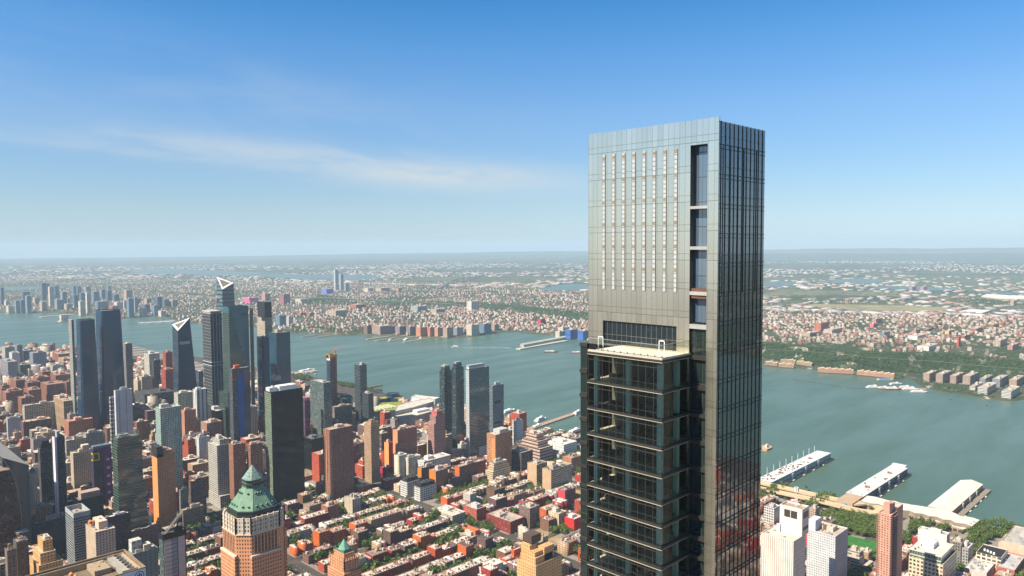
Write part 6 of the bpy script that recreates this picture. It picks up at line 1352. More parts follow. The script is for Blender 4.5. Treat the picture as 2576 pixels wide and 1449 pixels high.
# viaduct with its turning loop
def ribbon(name, label, pts, z, wd, mat, c='R2', closed=False, thick=1.6):
 P = [np.array(G(*q(c, x, y), z)) for x, y in pts]
 fine = []
 n = len(P)
 for i in range(n-1):
  p0, p1, p2, p3 = P[max(0, i-1)], P[i], P[i+1], P[min(n-1, i+2)]
  for k in range(8):
   s = k/8; fine.append(.5*((2*p1)+(-p0+p2)*s+(2*p0-5*p1+4*p2-p3)*s*s+(-p0+3*p1-3*p2+p3)*s**3))
 fine.append(P[-1]); o0 = fine[0]
 t = thing(name, label, 'viaduct', (o0[0], o0[1], 0)); m = MB(); g = MB(); g2 = MB(); pi_ = MB()
 Ls, Rs = [], []
 for i, p in enumerate(fine):
  d = fine[min(i+1, len(fine)-1)]-fine[max(i-1, 0)]; d = d/np.linalg.norm(d); nn = np.array([-d[1], d[0]]); Ls.append(p+nn*wd/2-o0); Rs.append(p-nn*wd/2-o0)
 for i in range(len(fine)-1):
  a, b, c_, e = Ls[i], Ls[i+1], Rs[i+1], Rs[i]
  m.face([(*e, z), (*c_, z), (*b, z), (*a, z)]);
  for x, y, s in ((a, b, 1), (e, c_, -1)):
   g_ = g if s > 0 else g2; g_.face([(*x, z-thick), (*y, z-thick), (*y, z+1.1), (*x, z+1.1)][::s]); mid = (x+y)/2
   off = .5*((Rs[i]-Ls[i]) if s > 0 else (Ls[i]-Rs[i]))/wd; g_.face([(*(x+off), z), (*(y+off), z), (*(y+off), z+1.1), (*(x+off), z+1.1)][::-s]); g_.face([(*x, z+1.1), (*y, z+1.1), (*(y+off), z+1.1), (*(x+off), z+1.1)][::s])
  if i % 5 == 0: x, y = (a+e)/2; pi_.box(x-.9, y-.9, 0, x+.9, y+.9, z-.1)
 m.build('roadway', mat, t); [k.build('parapet', plain((.50, .38, .24)), t) for k in (g, g2)]; pi_.build('piers', plain((.3, .25, .2)), t)
 return t
rd = plain((.52, .40, .26), .9, 0, .2, .15, .05)
ribbon('viaduct', 'tan elevated roadway with a turning loop beside the piers', [(-420, 440), (-60, 512), (300, 592), (640, 668), (850, 715), (985, 712), (1080, 735), (1128, 775), (1085, 806), (960, 796), (840, 772), (600, 712), (300, 645), (-60, 570), (-420, 500)], 12.5, 16, rd)
# waterfront road on the ground beneath
def road_strip(pts, z, wd, c='R2'):
 P = [np.array(G(*q(c, x, y), z)) for x, y in pts]; mb = MB()
 for i in range(len(P)-1):
  d = P[i+1]-P[i]; d = d/np.linalg.norm(d); n = np.array([-d[1], d[0]])*wd/2; mb.face([(*(P[i]-n), z), (*(P[i+1]-n), z), (*(P[i+1]+n), z), (*(P[i]+n), z)])
 return mb
rs = road_strip([(-400, 590), (0, 668), (500, 770), (1000, 870), (1500, 945), (2000, 1060), (2620, 1185)], GZ+.02, 34); struct(rs.build('road', plain((.17, .15, .125), .9, 0, .2, .2, .05)))
# pier head by the skyscraper, and the ship-museum pier further off
def flat_pier(label, c, pts, z, col, bits=0, h=None):
 P = [G(*q(c, x, y), z) for x, y in pts]; a = sum(P[i][0]*P[(i+1) % len(P)][1]-P[(i+1) % len(P)][0]*P[i][1] for i in range(len(P)))
 if a < 0: P = P[::-1]
 cx, cy_ = P[0]; P = [(p[0]-cx, p[1]-cy_) for p in P]
 t = thing('pier', label, 'pier', (cx, cy_, 0)); m = MB(); m.prism(P, -1, z); m.build('deck', plain(col, .9), t); rr = random.Random(label)
 if bits:
  m = MB()
  for k in range(bits): s = rr.random(); i = rr.randrange(len(P)); j = (i+len(P)//2) % len(P); x, y = P[i][0]*(1-s)+P[j][0]*s, P[i][1]*(1-s)+P[j][1]*s; w = rr.uniform(2, 9); m.box(x-w, y-w*.5, z, x+w, y+w*.5, z+rr.uniform(2, h or 8))
  m.build('sheds', plain((.55, .5, .46)), t)
 return t
flat_pier('small tan pier head poking out right of the skyscraper', 'R2', [(-60, 170), (-10, 175), (38, 155), (35, 140), (-10, 130), (-60, 130)], 4, (.45, .30, .19), 2, 9)
# ------------------------------------------------------------------ lower left foreground
rf = G(*q('L2', 1247, 1178), 204); rr_ = G(*q('L2', 1476, 1352), 204)
U1 = (rf[0]+rr_[0])/2; V1_, V0_ = rf[1], rr_[1]
def sign_tower():
 wu = 95; hh = 204.0; wv = V1_-V0_
 t = thing('office_tower', 'brown office tower with fans in its sunken roof and a blue-white sign', 'skyscraper', (U1-wu, V0_, 0)); OCC.append((U1-wu, V0_, U1, V1_))
 m = MB(); P = [(0, 0), (wu, 0), (wu, wv), (0, wv)]; m.prism(P, 0, hh, False); m.build('walls', facade((.06, .045, .035), (.02, .022, .024), 2.2, 3.9, .75, .6, blind=0), t)
 w_ = .9; inn = [(w_, w_), (wu-w_, w_), (wu-w_, wv-w_), (w_, wv-w_)]
 m = MB()
 for i in range(4): j = (i+1) % 4; m.face([(*P[i], hh), (*P[j], hh), (*inn[j], hh), (*inn[i], hh)]); m.face([(*inn[j], hh-7), (*inn[i], hh-7), (*inn[i], hh), (*inn[j], hh)])
 m.build('parapet', plain((.25, .185, .12), .7, 0, .3, .2, .3), t)
 # lower slot lines round the inside of the parapet
 m = MB(); m.box(w_+2.4, w_+2.4, hh-7, wu-w_-2.4, wv-w_-2.4, hh-6.4); m.build('roof', roofmat((.20, .155, .105), .3), t)
 m = MB(); m.box(wu-w_-2.2, w_, hh-7, wu-w_-1.4, wv-w_, hh-1.4); m.box(w_, wv-w_-2.2, hh-7, wu-w_, wv-w_-1.4, hh-1.4); m.build('screen_wall', plain((.40, .28, .17), .8, 0, .2, .15, .4), t)
 ox, oy = U1-wu, V0_
 def L(x, y, z): a = G(*q('L2', x, y), z); return a[0]-ox, a[1]-oy
 # fan deck
 zf = hh-2.2
 c = [L(1052, 1245, zf), L(1195, 1212, zf), L(1385, 1350, zf), L(1245, 1400, zf)]
 u0, u1 = min(p[0] for p in c), max(p[0] for p in c); v0, v1 = min(p[1] for p in c), max(p[1] for p in c)
 fd = MB(); fd.box(u0, v0, hh-7, u1, v1, zf); f = fd.build('cooling_deck', plain((.34, .32, .28), .6, .1, .4), t)
 n = 7; blk = plain((.03, .028, .025), .6)
 for k in range(n):
  y = v0+(v1-v0)*(k+.5)/n; x = (u0+u1)/2+ (u1-u0)*.06; r = min((v1-v0)/n*.42, (u1-u0)*.4)
  fb = MB(); fb.cyl(x, y, zf, zf+.8, r, 18, r*.95, False); rim = fb.build('fan', plain((.42, .38, .31), .5, .3), f)
  fm_ = MB(); fm_.cyl(x, y, zf, zf+.12, r*.93, 18); fm_.build('fan_well', blk, f)
  bl = MB()
  for a in range(6): th = a*pi/3; bl.face([(x+r*.12*cos(th), y+r*.12*sin(th), zf+.35), (x+r*.88*cos(th), y+r*.88*sin(th), zf+.30), (x+r*.88*cos(th+.42), y+r*.88*sin(th+.42), zf+.5), (x+r*.12*cos(th+.6), y+r*.12*sin(th+.6), zf+.5)])
  bl.cyl(x, y, zf+.2, zf+.7, r*.16, 8); bl.build('fan_blades', plain((.16, .145, .12), .5), f)
 # plant box in front, pipes and vents
 c = [L(872, 1330, zf), L(1040, 1300, zf), L(1118, 1360, zf)]
 u0b, u1b = min(p[0] for p in c), max(p[0] for p in c); v0b, v1b = min(p[1] for p in c), max(p[1] for p in c)
 m = MB(); m.box(u0b, v0b, hh-7, u1b, v1b, zf); m.build('plant_box', plain((.33, .26, .18), .8, 0, .2, .2, .5), t)
 rr = random.Random(2); m = MB()
 for k in range(12): x, y = rr.uniform(u0b, u1b), rr.uniform(v0b, v1b); m.cyl(x, y, zf, zf+rr.uniform(.3, 1.2), rr.uniform(.2, .7), 8)
 for k in range(9): m.bar((u1b+.3+k*.5, v0b, hh-4+rr.uniform(-1, 1)), (u1b+.3+k*.5, v1b, hh-4+rr.uniform(-1, 1)), .25)
 m.build('pipes_and_vents', plain((.42, .36, .27), .5, .3), t)
 for k in range(2):
  x, y = L(715+k*45, 1425+k*22, hh-3); m = MB(); m.cyl(x, y, hh-7, hh-3, 1.5, 14); m.cyl(x, y, hh-3, hh-1.6, 1.7, 14, .1); m.build('water_tank', plain((.55, .25, .09)), t)
 # the sign on the street side
 m = MB(); m.box(wu-31, -.35, hh-9.5, wu-.4, -.05, hh-.9, True, True); s = m.build('sign', plain((.50, .58, .66), .5, 0, .3, .03), t)
 blue = plain((.015, .06, .22), .5)
 ftext('Allianz', 6, blue, s, (wu-28.5, -.40, hh-7.2))
 ring = MB(); n = 32; cx, cz, R_ = wu-5.0, hh-5.2, 3.4
 for i in range(n):
  a0, a1 = 2*pi*i/n, 2*pi*(i+1)/n
  P_ = [(cx+R_*cos(a0), cz+R_*sin(a0)), (cx+R_*cos(a1), cz+R_*sin(a1)), (cx+R_*.84*cos(a1), cz+R_*.84*sin(a1)), (cx+R_*.84*cos(a0), cz+R_*.84*sin(a0))]; ring.face([(x, -.46, z) for x, z in P_])
 for x, z0, z1 in ((-1.25, -1.9, .8), (0, -1.9, 1.9), (1.25, -1.9, .8)): ring.box(cx+x-.42, -.5, cz+z0, cx+x+.42, -.4, cz+z1, True, True)
 ring.build('emblem', blue, s)
sign_tower(); LAND.append(('the fan-roofed brown tower', U1, V0_))
# ---- the bladed tower
o = tower('office_tower', 'grey panelled tower with a sloping truss and a disc on its crown', 'L2', 1597, 1640, 1868, 1045, facade((.07, .11, .11), (.03, .05, .05), 2.4, 3.0, .7, .7, blind=.1), h=160, roof=(.08, .08, .08), junk=4, big=False, cat='tower', land='the truss-topped tower')
wu, wv, hh = DIM[o.name]
m = MB(); m.box(.8, -.5, 0, wu*.60, -.05, hh-5, True, True); m.build('lined_panel', facade((.42, .45, .47), (.05, .055, .06), 30, 4.2, 1.0, .12, .5, .3, .1, blind=0), o)
m = MB(); m.box(wu*.34, -.52, 0, wu*.60, -.48, hh-5, True, True); m.build('blue_panel', facade((.22, .27, .35), (.05, .055, .06), 30, 4.2, 1.0, .12, .5, .3, .1, blind=0), o)
m = MB(); m.box(wu*.64, -.5, 0, wu*.94, -.05, hh-5, True, True); m.build('pale_panel', plain((.40, .41, .44)), o)
m = MB(); m.box(-.4, -.9, hh-5, wu+.4, wv+.3, hh+1.5, False); m.build('black_crown_band', plain((.012, .014, .016), .5), o)
pa = np.array([0, 0, hh-1]); zt_ = Z(*q('L2', 1822, 815), o.location.x+wu*.8, o.location.y); pb = np.array([wu*.86, 0, zt_])
m = MB(); m.bar(pa, pb, .7); m.bar(pa+[2.2, 0, -.2], pb+[0, 0, -3.0], .5); m.bar(pa+[0, 3, 0], pb+[0, 3, 0], .7)
for k in range(14): a = pa+(pb-pa)*k/13; b = pa+[2.2, 0, -.2]+(pb+[0, 0, -3.0]-pa-[2.2, 0, -.2])*k/13; m.bar(a, b, .3); m.bar(a, a+[0, 3, 0], .3); a2 = pa+(pb-pa)*min(1, (k+1)/13); m.bar(b, a2, .25)
m.build('truss', plain((.24, .24, .23), .5), o)
m = MB(); m.face([(wu*.50, .5, hh+1), (wu*.88, .5, hh+1), (wu*.88, .5, zt_-3.2)]); m.face([(wu*.50, 2.5, hh+1), (wu*.88, 2.5, zt_-3.2), (wu*.88, 2.5, hh+1)]); m.face([(wu*.88, .5, hh+1), (wu*.88, 2.5, hh+1), (wu*.88, 2.5, zt_-3.2), (wu*.88, .5, zt_-3.2)]); m.build('black_fin', plain((.012, .012, .013), .5), o)
m = MB(); cxm, czm = wu*.755, hh+ (zt_-hh)*.40; n = 20; P_ = [(cxm+1.9*cos(2*pi*i/n), .38, czm+1.9*sin(2*pi*i/n)) for i in range(n)]; m.face(P_); m.build('disc', plain((.62, .62, .62)), o)
m = MB(); m.bar((wu*.80, 1, zt_-2), (wu*.80, 1, Z(*q('L2', 1795, 652), o.location.x+wu*.8, o.location.y)), .35); m.build('mast', plain((.55, .55, .55)), o)
# ---- the curved brown hotel
x0, y0, wu, wv, hh = fit(q('L2', -260, 0)[0], q('L2', 40, 0)[0], q('L2', 286, 0)[0], q('L2', 0, 300)[1], 165)
t = thing('hotel_tower', 'curved hotel tower, brown glass in front of a blue-grey half, at the left edge', 'skyscraper', (x0, y0, 0)); OCC.append((x0-20, y0-4, x0+wu, y0+wv)); LAND.append(('the curved brown hotel', x0, y0))
m = MB(); zr = Z(*q('L2', 282, 332), x0+wu, y0); zl = Z(*q('L2', 22, 258), x0-1, y0)
P = [(-2, 0), (wu, 0), (wu, wv), (-2, wv)]; zz = [zl, zr, zr, zl]
for i in range(4): j = (i+1) % 4; w = hypot(P[j][0]-P[i][0], P[j][1]-P[i][1]); m.face([(*P[i], 0), (*P[j], 0), (*P[j], zz[j]), (*P[i], zz[i])], [(0, 0), (w, 0), (w, zz[j]), (0, zz[i])])
m.build('blue_half', curtain((.030, .050, .056), 1.8, 3.3, .8, .03, (.05, .06, .06), .86, .7, ior=1.7), t)
m = MB(); m.face([(P[i][0], P[i][1], zz[i]-.6) for i in range(4)]); m.build('roof', plain((.34, .33, .30)), t)
curve = [(22, 258), (62, 318), (105, 378), (140, 460), (172, 560), (192, 680), (208, 790), (218, 900), (224, 1000), (226, 1140)]
def onv(c, x, y, v): d = ray(*q(c, x, y)); k = v/d[1]; return d[0]*k, CH+d[2]*k
vv = y0-3.2; pts = [onv('L2', a, b, vv) for a, b in curve]; ul = onv('L2', -200, 470, vv)[0]
brn = facade((.065, .026, .020), (.03, .016, .012), 2.4, 3.3, .8, .6, .08, .5, .6, .5, .3, blind=.04, wob=.03, ior=1.6)
m = MB();
for i in range(len(pts)-1):
 (ua, za), (ub, zb) = pts[i], pts[i+1]
 if i < 2: continue
 m.face([(ul-x0, -3.2, zb), (ub-x0, -3.2, zb), (ua-x0, -3.2, za), (ul-x0, -3.2, za)], [(0, zb), (ub-ul, zb), (ua-ul, za), (0, za)])
(ua, za) = pts[-1]; m.face([(ul-x0, -3.2, 0), (ua-x0+1, -3.2, 0), (ua-x0, -3.2, za), (ul-x0, -3.2, za)], [(0, 0), (ua-ul, 0), (ua-ul, za), (0, za)])
m.build('brown_half', brn, t)
m = MB()
for i in range(len(pts)-1):
 (ua, za), (ub, zb) = pts[i], pts[i+1]; m.face([(ub-x0, -3.9, zb), (ub-x0, 0, zb), (ua-x0, 0, za), (ua-x0, -3.9, za)]); m.bar((ua-x0, -3.6, za), (ub-x0, -3.6, zb), .8)
m.build('curved_edge', plain((.22, .24, .25), .4, .4), t)
(ua, za) = pts[2]; m = MB(); m.face([(ul-x0, -3.2, za+.1), (ua-x0, -3.2, za+.1), (ua-x0-1, 1.5, za+6), (ul-x0, 1.5, za+6)]); m.face([(ul-x0, -3.4, za-.3), (ua-x0, -3.4, za-.3), (ua-x0, -3.4, za+.6), (ul-x0, -3.4, za+.6)]); m.build('tan_roof', plain((.44, .34, .24)), t)
# pale terrace canopy low on the hotel
m = MB(); a = onv('L2', 160, 1015, y0-12); b = onv('L2', 285, 985, y0-12); m.box(a[0]-x0, -14, a[1]-1, b[0]-x0, -3.3, a[1]+.3, True, True); m.build('canopy', plain((.35, .47, .40)), t)
# ---- church cupola
h_tip = 58.0; cx0, cy0 = G(*q('L2', 1474, 760), h_tip)
t = thing('church', 'small church with a pale green cupola and lantern', 'church', (cx0, cy0, 0)); g = plain((.38, .50, .40), .6, .1); gd = plain((.20, .30, .24)); st = fm((.34, .29, .22), 4, 6, .2, .4)
k = hypot(cx0, cy0)/F/4
m = MB(); m.box(-14, -10, 0, 18, 24, 24); m.build('nave', st, t)
m = MB(); R_ = 38*k; m.cyl(0, 0, 20, h_tip-100*k, R_, 16); m.build('drum', facade((.45, .52, .42), (.05, .06, .05), 2.5, 9, .35, .5, blind=0), t)
m = MB(); n = 8
for i in range(n):
 a0, a1 = pi/2*i/n, pi/2*(i+1)/n; m.cyl(0, 0, h_tip-100*k+R_*.8*sin(a0), h_tip-100*k+R_*.8*sin(a1), R_*1.02*cos(a0)+.2, 16, R_*1.02*cos(a1)+.2, False)
m.build('dome', g, t)
zt_ = h_tip-100*k+R_*.8
m = MB(); m.cyl(0, 0, zt_-.5, zt_+28*k, 16*k, 10); m.cyl(0, 0, zt_+28*k, zt_+38*k, 18*k, 10, 9*k); m.cyl(0, 0, zt_+38*k, h_tip-8*k, 9*k, 8, 4*k); m.build('lantern', g, t); m = MB(); m.bar((0, 0, h_tip-8*k), (0, 0, h_tip+4*k), .4); m.build('finial', gd, t)
x1, y1 = G(*q('L2', 1370, 822), 46); m = MB(); m.box(x1-cx0-5, y1-cy0-5, 0, x1-cx0+5, y1-cy0+5, 38); m.build('side_tower', st, t); m = MB(); m.prism([(x1-cx0-5.5, y1-cy0-5.5), (x1-cx0+5.5, y1-cy0-5.5), (x1-cx0+5.5, y1-cy0+5.5), (x1-cx0-5.5, y1-cy0+5.5)], 38, 47, False, True, [(x1-cx0-.1, y1-cy0-.1), (x1-cx0+.1, y1-cy0-.1), (x1-cx0+.1, y1-cy0+.1), (x1-cx0-.1, y1-cy0+.1)]); m.build('side_tower_roof', plain((.52, .56, .46)), t)
OCC.append((cx0-20, cy0-16, cx0+20, cy0+26)); LAND.append(('the green church cupola', cx0, cy0))
# low white commercial roofs at the bottom, and the school by the playground
o = tower('depot', 'long white low roof at the bottom left of the golden setback tower', 'A2', 250, 360, 720, 1400, plain((.60, .54, .46)), h=18, roof=(.66, .62, .56), junk=3, big=False)
o = tower('depot', 'square white low roof behind the long white one', 'A2', 295, 395, 500, 1350, plain((.58, .53, .46)), h=24, roof=(.66, .62, .57), junk=2, big=False)
o = tower('depot', 'bright red walled building with pale roof, left of the golden setback tower', 'A2', 468, 530, 760, 1290, plain((.58, .07, .02)), h=20, roof=(.50, .42, .37), junk=6, big=False)
o = tower('depot', 'tall bright red wall block behind the red-walled building', 'A2', 583, 610, 790, 1190, plain((.60, .09, .02)), h=28, roof=(.52, .44, .4), junk=3, big=False)
o = tower('school', 'pale stone school with arched window rows beside the skyscraper', 'A2', 1082, 1100, 1300, 1062, facade((.44, .38, .29), (.06, .055, .05), 3.4, 6, .5, .72, .2, .4, .4, blind=.1), h=22, roof=(.60, .55, .48), junk=3, big=False)
o = tower('church', 'tan gothic church with pinnacles at the playground corner', 'A2', 862, 900, 955, 1060, fm((.40, .30, .19), 3, 7, .25, .5), h=26, roof=(.4, .32, .22), junk=0, big=False, cat='church')
wu, wv, hh = DIM[o.name]
for a, b, z in ((0, 0, 10), (wu, 0, 7), (0, wv, 12), (wu*.5, 0, 6)): m = MB(); m.prism([(a-1, b-1), (a+1, b-1), (a+1, b+1), (a-1, b+1)], hh-3, hh+z, False, False, [(a-.1, b-.1), (a+.1, b-.1), (a+.1, b+.1), (a-.1, b+.1)]); m.build('pinnacle', plain((.46, .35, .22)), o)
# ------------------------------------------------------------------ street grid, row houses, trees
AV = [-43, 232, 507, 782, 1057, 1325]; AW = 30
rnd = random.Random(77)
ORD = ['first', 'second', 'third', 'fourth', 'fifth', 'sixth', 'seventh', 'eighth', 'ninth', 'tenth', 'eleventh', 'twelfth', 'thirteenth', 'fourteenth', 'fifteenth', 'sixteenth', 'seventeenth', 'eighteenth', 'nineteenth', 'twentieth']
TENS = {2: 'twenty', 3: 'thirty', 4: 'forty', 5: 'fifty', 6: 'sixty', 7: 'seventy', 8: 'eighty', 9: 'ninety'}
def ordinal(i):
 if i < 20: return ORD[i]
 n = i+1; t_, u_ = divmod(n % 100, 10); h = 'hundred-and-' if n >= 100 else ''
 if n % 100 == 0: return 'hundredth'
 if n >= 100 and n % 100 < 20: return h+ORD[n % 100-1]
 return h+(TENS[t_]+'-'+ORD[u_-1] if u_ else TENS[t_][:-1]+'ieth')
def name_by_landmark(items):
 """items: (object, look, x, y) -> label by rank of nearness to an easily found thing"""
 byk = {}
 for o, look, x, y in items:
  lm = min(LAND, key=lambda a: hypot(a[1]-x, a[2]-y)); byk.setdefault((look, lm[0]), []).append((hypot(lm[1]-x, lm[2]-y), o))
 for (look, lm), l in byk.items():
  l.sort(key=lambda a: a[0])
  for i, (d, o) in enumerate(l): o['label'] = f'{look}, {ordinal(i)} such counting from {lm}'
# pavements and yards
pv = MB(); yd = MB(); mk = MB();
for a0, a1 in zip(AV[:-1], AV[1:]):
 for kv in range(-14, 46):
  x0, x1, y0, y1 = a0+AW/2, a1-AW/2, kv*80+9, kv*80+71
  if kv > 20 and x1 > 1300: x1 = 1180
  pv.box(x0, y0, GZ-.1, x1, y1, GZ+.14)
  if a0 > 200 and kv < 16: yd.face([(x0+12, y0+24, GZ+.16), (x1-12, y0+24, GZ+.16), (x1-12, y1-24, GZ+.16), (x0+12, y1-24, GZ+.16)])
 for y in range(-600, 1400, 9):
  if 12 < y % 80 < 68: mk.box(a0-.15+3.5, y, GZ+.005, a0+.15+3.5, y+3, GZ+.009); mk.box(a0-.15-3.5, y, GZ+.005, a0+.15-3.5, y+3, GZ+.009)
struct(pv.build('pavement', plain((.22, .20, .18), .9, 0, .2, .15, .1))); struct(yd.build('yards', plain((.085, .08, .05), .95, 0, .2, .45, .06))); struct(mk.build('road_markings', plain((.6, .6, .58))))
HW = [((.43, .08, .04), 'brick red'), ((.19, .095, .065), 'dark brown'), ((.42, .28, .17), 'tan'), ((.52, .45, .36), 'cream'), ((.30, .28, .265), 'grey'), ((.60, .135, .03), 'orange-red'), ((.56, .54, .51), 'white'), ((.37, .035, .03), 'crimson'), ((.155, .09, .085), 'plum brown')]
RF = [((.60, .53, .46), 'pale'), ((.50, .42, .34), 'buff'), ((.68, .64, .59), 'white'), ((.33, .27, .22), 'grey-brown'), ((.46, .33, .28), 'pinkish'), ((.12, .10, .095), 'black')]
HM = facade((1, 1, 1), (.03, .028, .03), 2.5, 3.2, .40, .50, .15, .4, .5, objcol=True, blind=.12, bump=.5); RM = roofmat((1, 1, 1), .38, objcol=True)
COR = plain((.34, .28, .22)); BK = plain((.50, .45, .39), .85, 0, .2, .35, .8)
PROT = []
def prototype(w, d, h, i):
 r = random.Random(i); t = thing('row_house', 'walk-up', 'house')
 m = MB(); p = [(0, 0), (w, 0), (w, d), (0, d)]; m.prism(p, 0, h, False); inn = m.rim(p, h, .4, .9, .9); wl = m.build('walls', HM, t)
 f = MB(); f.face([(*q_, h-.9) for q_ in inn], [tuple(q_) for q_ in inn]); rf_ = f.build('roof', RM, t)
 b = MB(); bx, by = r.uniform(.5, w-4), r.uniform(3, d-6); b.box(bx, by, h-.9, bx+2.6, by+3.4, h+2.0)
 bo = b.build('stair_head', BK, t); kids0 = []
 if w > 12: b = MB(); b.box(w-4.5, d*.3, h-.9, w-2, d*.3+2.5, h+2.6); kids0.append(b.build('stair_head', BK, t))
 c = MB()
 for k in range(2+int(w/5)):
  x, y = r.uniform(.4, w-1.4), r.uniform(1, d-2); s = r.uniform(.5, 1.3); c.box(x, y, h-.9, x+s, y+s*1.3, h+r.uniform(-.1, 1.1))
 for k in range(int(w/5)+1): c.box(w*(k+.5)/(int(w/5)+1), .0, h, w*(k+.5)/(int(w/5)+1)+.7, 1.3, h+1.7);
 co = c.build('roof_outlets', plain((.26, .16, .12), .9, 0, .2, .4, .5), t); co['kind'] = 'stuff'  # house chimneys, large and small, joined in one mesh
 e = MB(); e.box(-.05, -.45, h-.7, w+.05, -.01, h+.15, True, True); ce = e.build('cornice', COR, t)
 kids = [wl, rf_, bo, co, ce]+kids0
 if w > 14 and i % 2: water_tank(t, w*.6, d*.5, h-.9, 1.5, 3); kids.append(t.children[-1])
 return dict(w=w, d=d, h=h, root=t, kids=kids, used=False)
i = 0
for w in (6.5, 8, 10, 13, 17, 22):
 for d, h in ((17, 15), (18.5, 18.5), (16.5, 13)): PROT.append(prototype(w, d, h, i)); i += 1
for w, d, h in ((18, 19, 24), (26, 20, 22), (15, 18, 27)): PROT.append(prototype(w, d, h, i)); i += 1
SP = []
for a0, a1 in zip(AV[1:-1], AV[2:]):
 for kv in range(-7, 15):
  x0, x1 = a0+AW/2+2, a1-AW/2-2
  if a0 > 1000 and kv < 9: x1 = 1225
  for row in (0, 1):
   x = x0; base = rnd.choice([0, 1, 2]); wc = rnd.randrange(len(HW)); rc = 0
   while x < x1-6:
    c = [p for p in PROT if p['w'] <= x1-x]
    if not c: break
    if rnd.random() < .55: pr = rnd.choice([p for p in c if p['h'] == (15, 18.5, 13)[base]] or c)
    else: pr = rnd.choice(c)
    if rnd.random() < .35: wc = rnd.choice([0, 0, 1, 1, 2, 2, 3, 4, 5, 5, 7, 8, 8])
    if rnd.random() < .5: rc = rnd.choice([0, 0, 0, 1, 1, 2, 2, 2, 3, 4, 5])
    if rnd.random() < .15: base = rnd.choice([0, 1, 2])
    y = kv*80+11 if row == 0 else kv*80+69-pr['d']
    if rnd.random() > .075 and not taken(x, y, x+pr['w'], y+pr['d'], -1.5): SP.append((pr, x, y, wc, rc))
    x += pr['w']+(.0 if rnd.random() < .85 else rnd.uniform(1.5, 7))
def vis(x, y, z=10, mg=40):
 a, b, d = proj(x, y, z); return d > 0 and -mg < a < 2576+mg and b < 1449+mg and not (1485 < a < 1905), d
SP = [(s, vis(s[1]+s[0]['w']/2, s[2]+s[0]['d']/2)) for s in SP]
inv = sorted([s for s in SP if s[1][0]], key=lambda s: s[1][1]/(s[0][0]['w']+8)); rest = [s for s in SP if not s[1][0]]
items = []
for (pr, x, y, wc, rc), _ in inv[:300]:
 if not pr['used']: r = pr['root']; kids = pr['kids']; pr['used'] = True
 else:
  r = pr['root'].copy(); COL.objects.link(r); kids = []
  for ch in pr['kids']: c = ch.copy(); COL.objects.link(c); c.parent = r; kids.append(c)
 r.location = (x, y, GZ); kids[0].color = (*[min(1, v*rnd.uniform(.85, 1.15)) for v in HW[wc][0]], 1); f = rnd.uniform(.85, 1.08); kids[1]['roof_tone'] = [v*f for v in RF[rc][0]]
 r['group'] = 'walk-up row houses'; items.append((r, f'{HW[wc][1]} row house with {RF[rc][1]} roof', x, y))
for pr in PROT:
 if not pr['used']:
  for k in pr['kids']: bpy.data.objects.remove(k)
  bpy.data.objects.remove(pr['root'])
name_by_landmark(items)
# bulk boxes for what lies beyond the counted ones
def boxes(name, B, mat, label=None, cat=None):
 """B rows: x, y, z, w, d, h, rot, wall rgb, roof rgb"""
 B = np.asarray(B, float); n = len(B); c, s = np.cos(B[:, 6]), np.sin(B[:, 6])
 cs = np.array([(0, 0), (1, 0), (1, 1), (0, 1)], float)
 X = (cs[None, :, 0]-.5)*B[:, 3, None]; Y = (cs[None, :, 1]-.5)*B[:, 4, None]
 x = B[:, 0, None]+X*c[:, None]-Y*s[:, None]; y = B[:, 1, None]+X*s[:, None]+Y*c[:, None]
 lo = np.stack([x, y, np.repeat(B[:, 2, None], 4, 1)], 2); hi = lo.copy(); hi[:, :, 2] += B[:, 5, None]
 V = np.concatenate([lo, hi], 1).reshape(-1, 3); o = np.arange(n)[:, None]*8
 fc = np.array([[0, 1, 5, 4], [1, 2, 6, 5], [2, 3, 7, 6], [3, 0, 4, 7], [4, 5, 6, 7]]); Fi = (o[:, :, None]+fc[None]).reshape(n, 20)
 cols = np.zeros((n, 5, 4, 3)); cols[:, :4] = B[:, None, None, 7:10]; cols[:, 4] = B[:, None, 10:13]
 uv = np.zeros((n, 5, 4, 2))
 for k in range(4): L_ = B[:, 3] if k % 2 == 0 else B[:, 4]; uv[:, k, 1, 0] = L_; uv[:, k, 2, 0] = L_; uv[:, k, 2, 1] = B[:, 5]; uv[:, k, 3, 1] = B[:, 5]
 ob = bulk(name, V, Fi.ravel(), 4, mat, cols.reshape(-1, 3), uv.reshape(-1, 2)); ob['kind'] = 'stuff'
 if label: ob['label'] = label; ob['category'] = cat
 return ob
VW = vcolmat('painted_blocks', wins=True)
Bx = []
for (pr, x, y, wc, rc), _ in inv[300:]+rest:
 f = rnd.uniform(.85, 1.1); Bx.append((x+pr['w']/2, y+pr['d']/2, GZ, pr['w'], pr['d'], pr['h'], 0, *HW[wc][0], *[v*f for v in RF[rc][0]]))
 for k in range(2): a, b, e = rnd.uniform(-.4, .4)*pr['w'], rnd.uniform(-.35, .35)*pr['d'], rnd.uniform(1.2, 3.2); Bx.append((x+pr['w']/2+a, y+pr['d']/2+b, GZ+pr['h'], e, e, rnd.uniform(1, 2.6), 0, .4, .34, .28, .5, .45, .4))
boxes('row_houses', Bx, VW, 'far mass of small walk-up row houses with pale roofs beyond the nearer ones', 'houses')
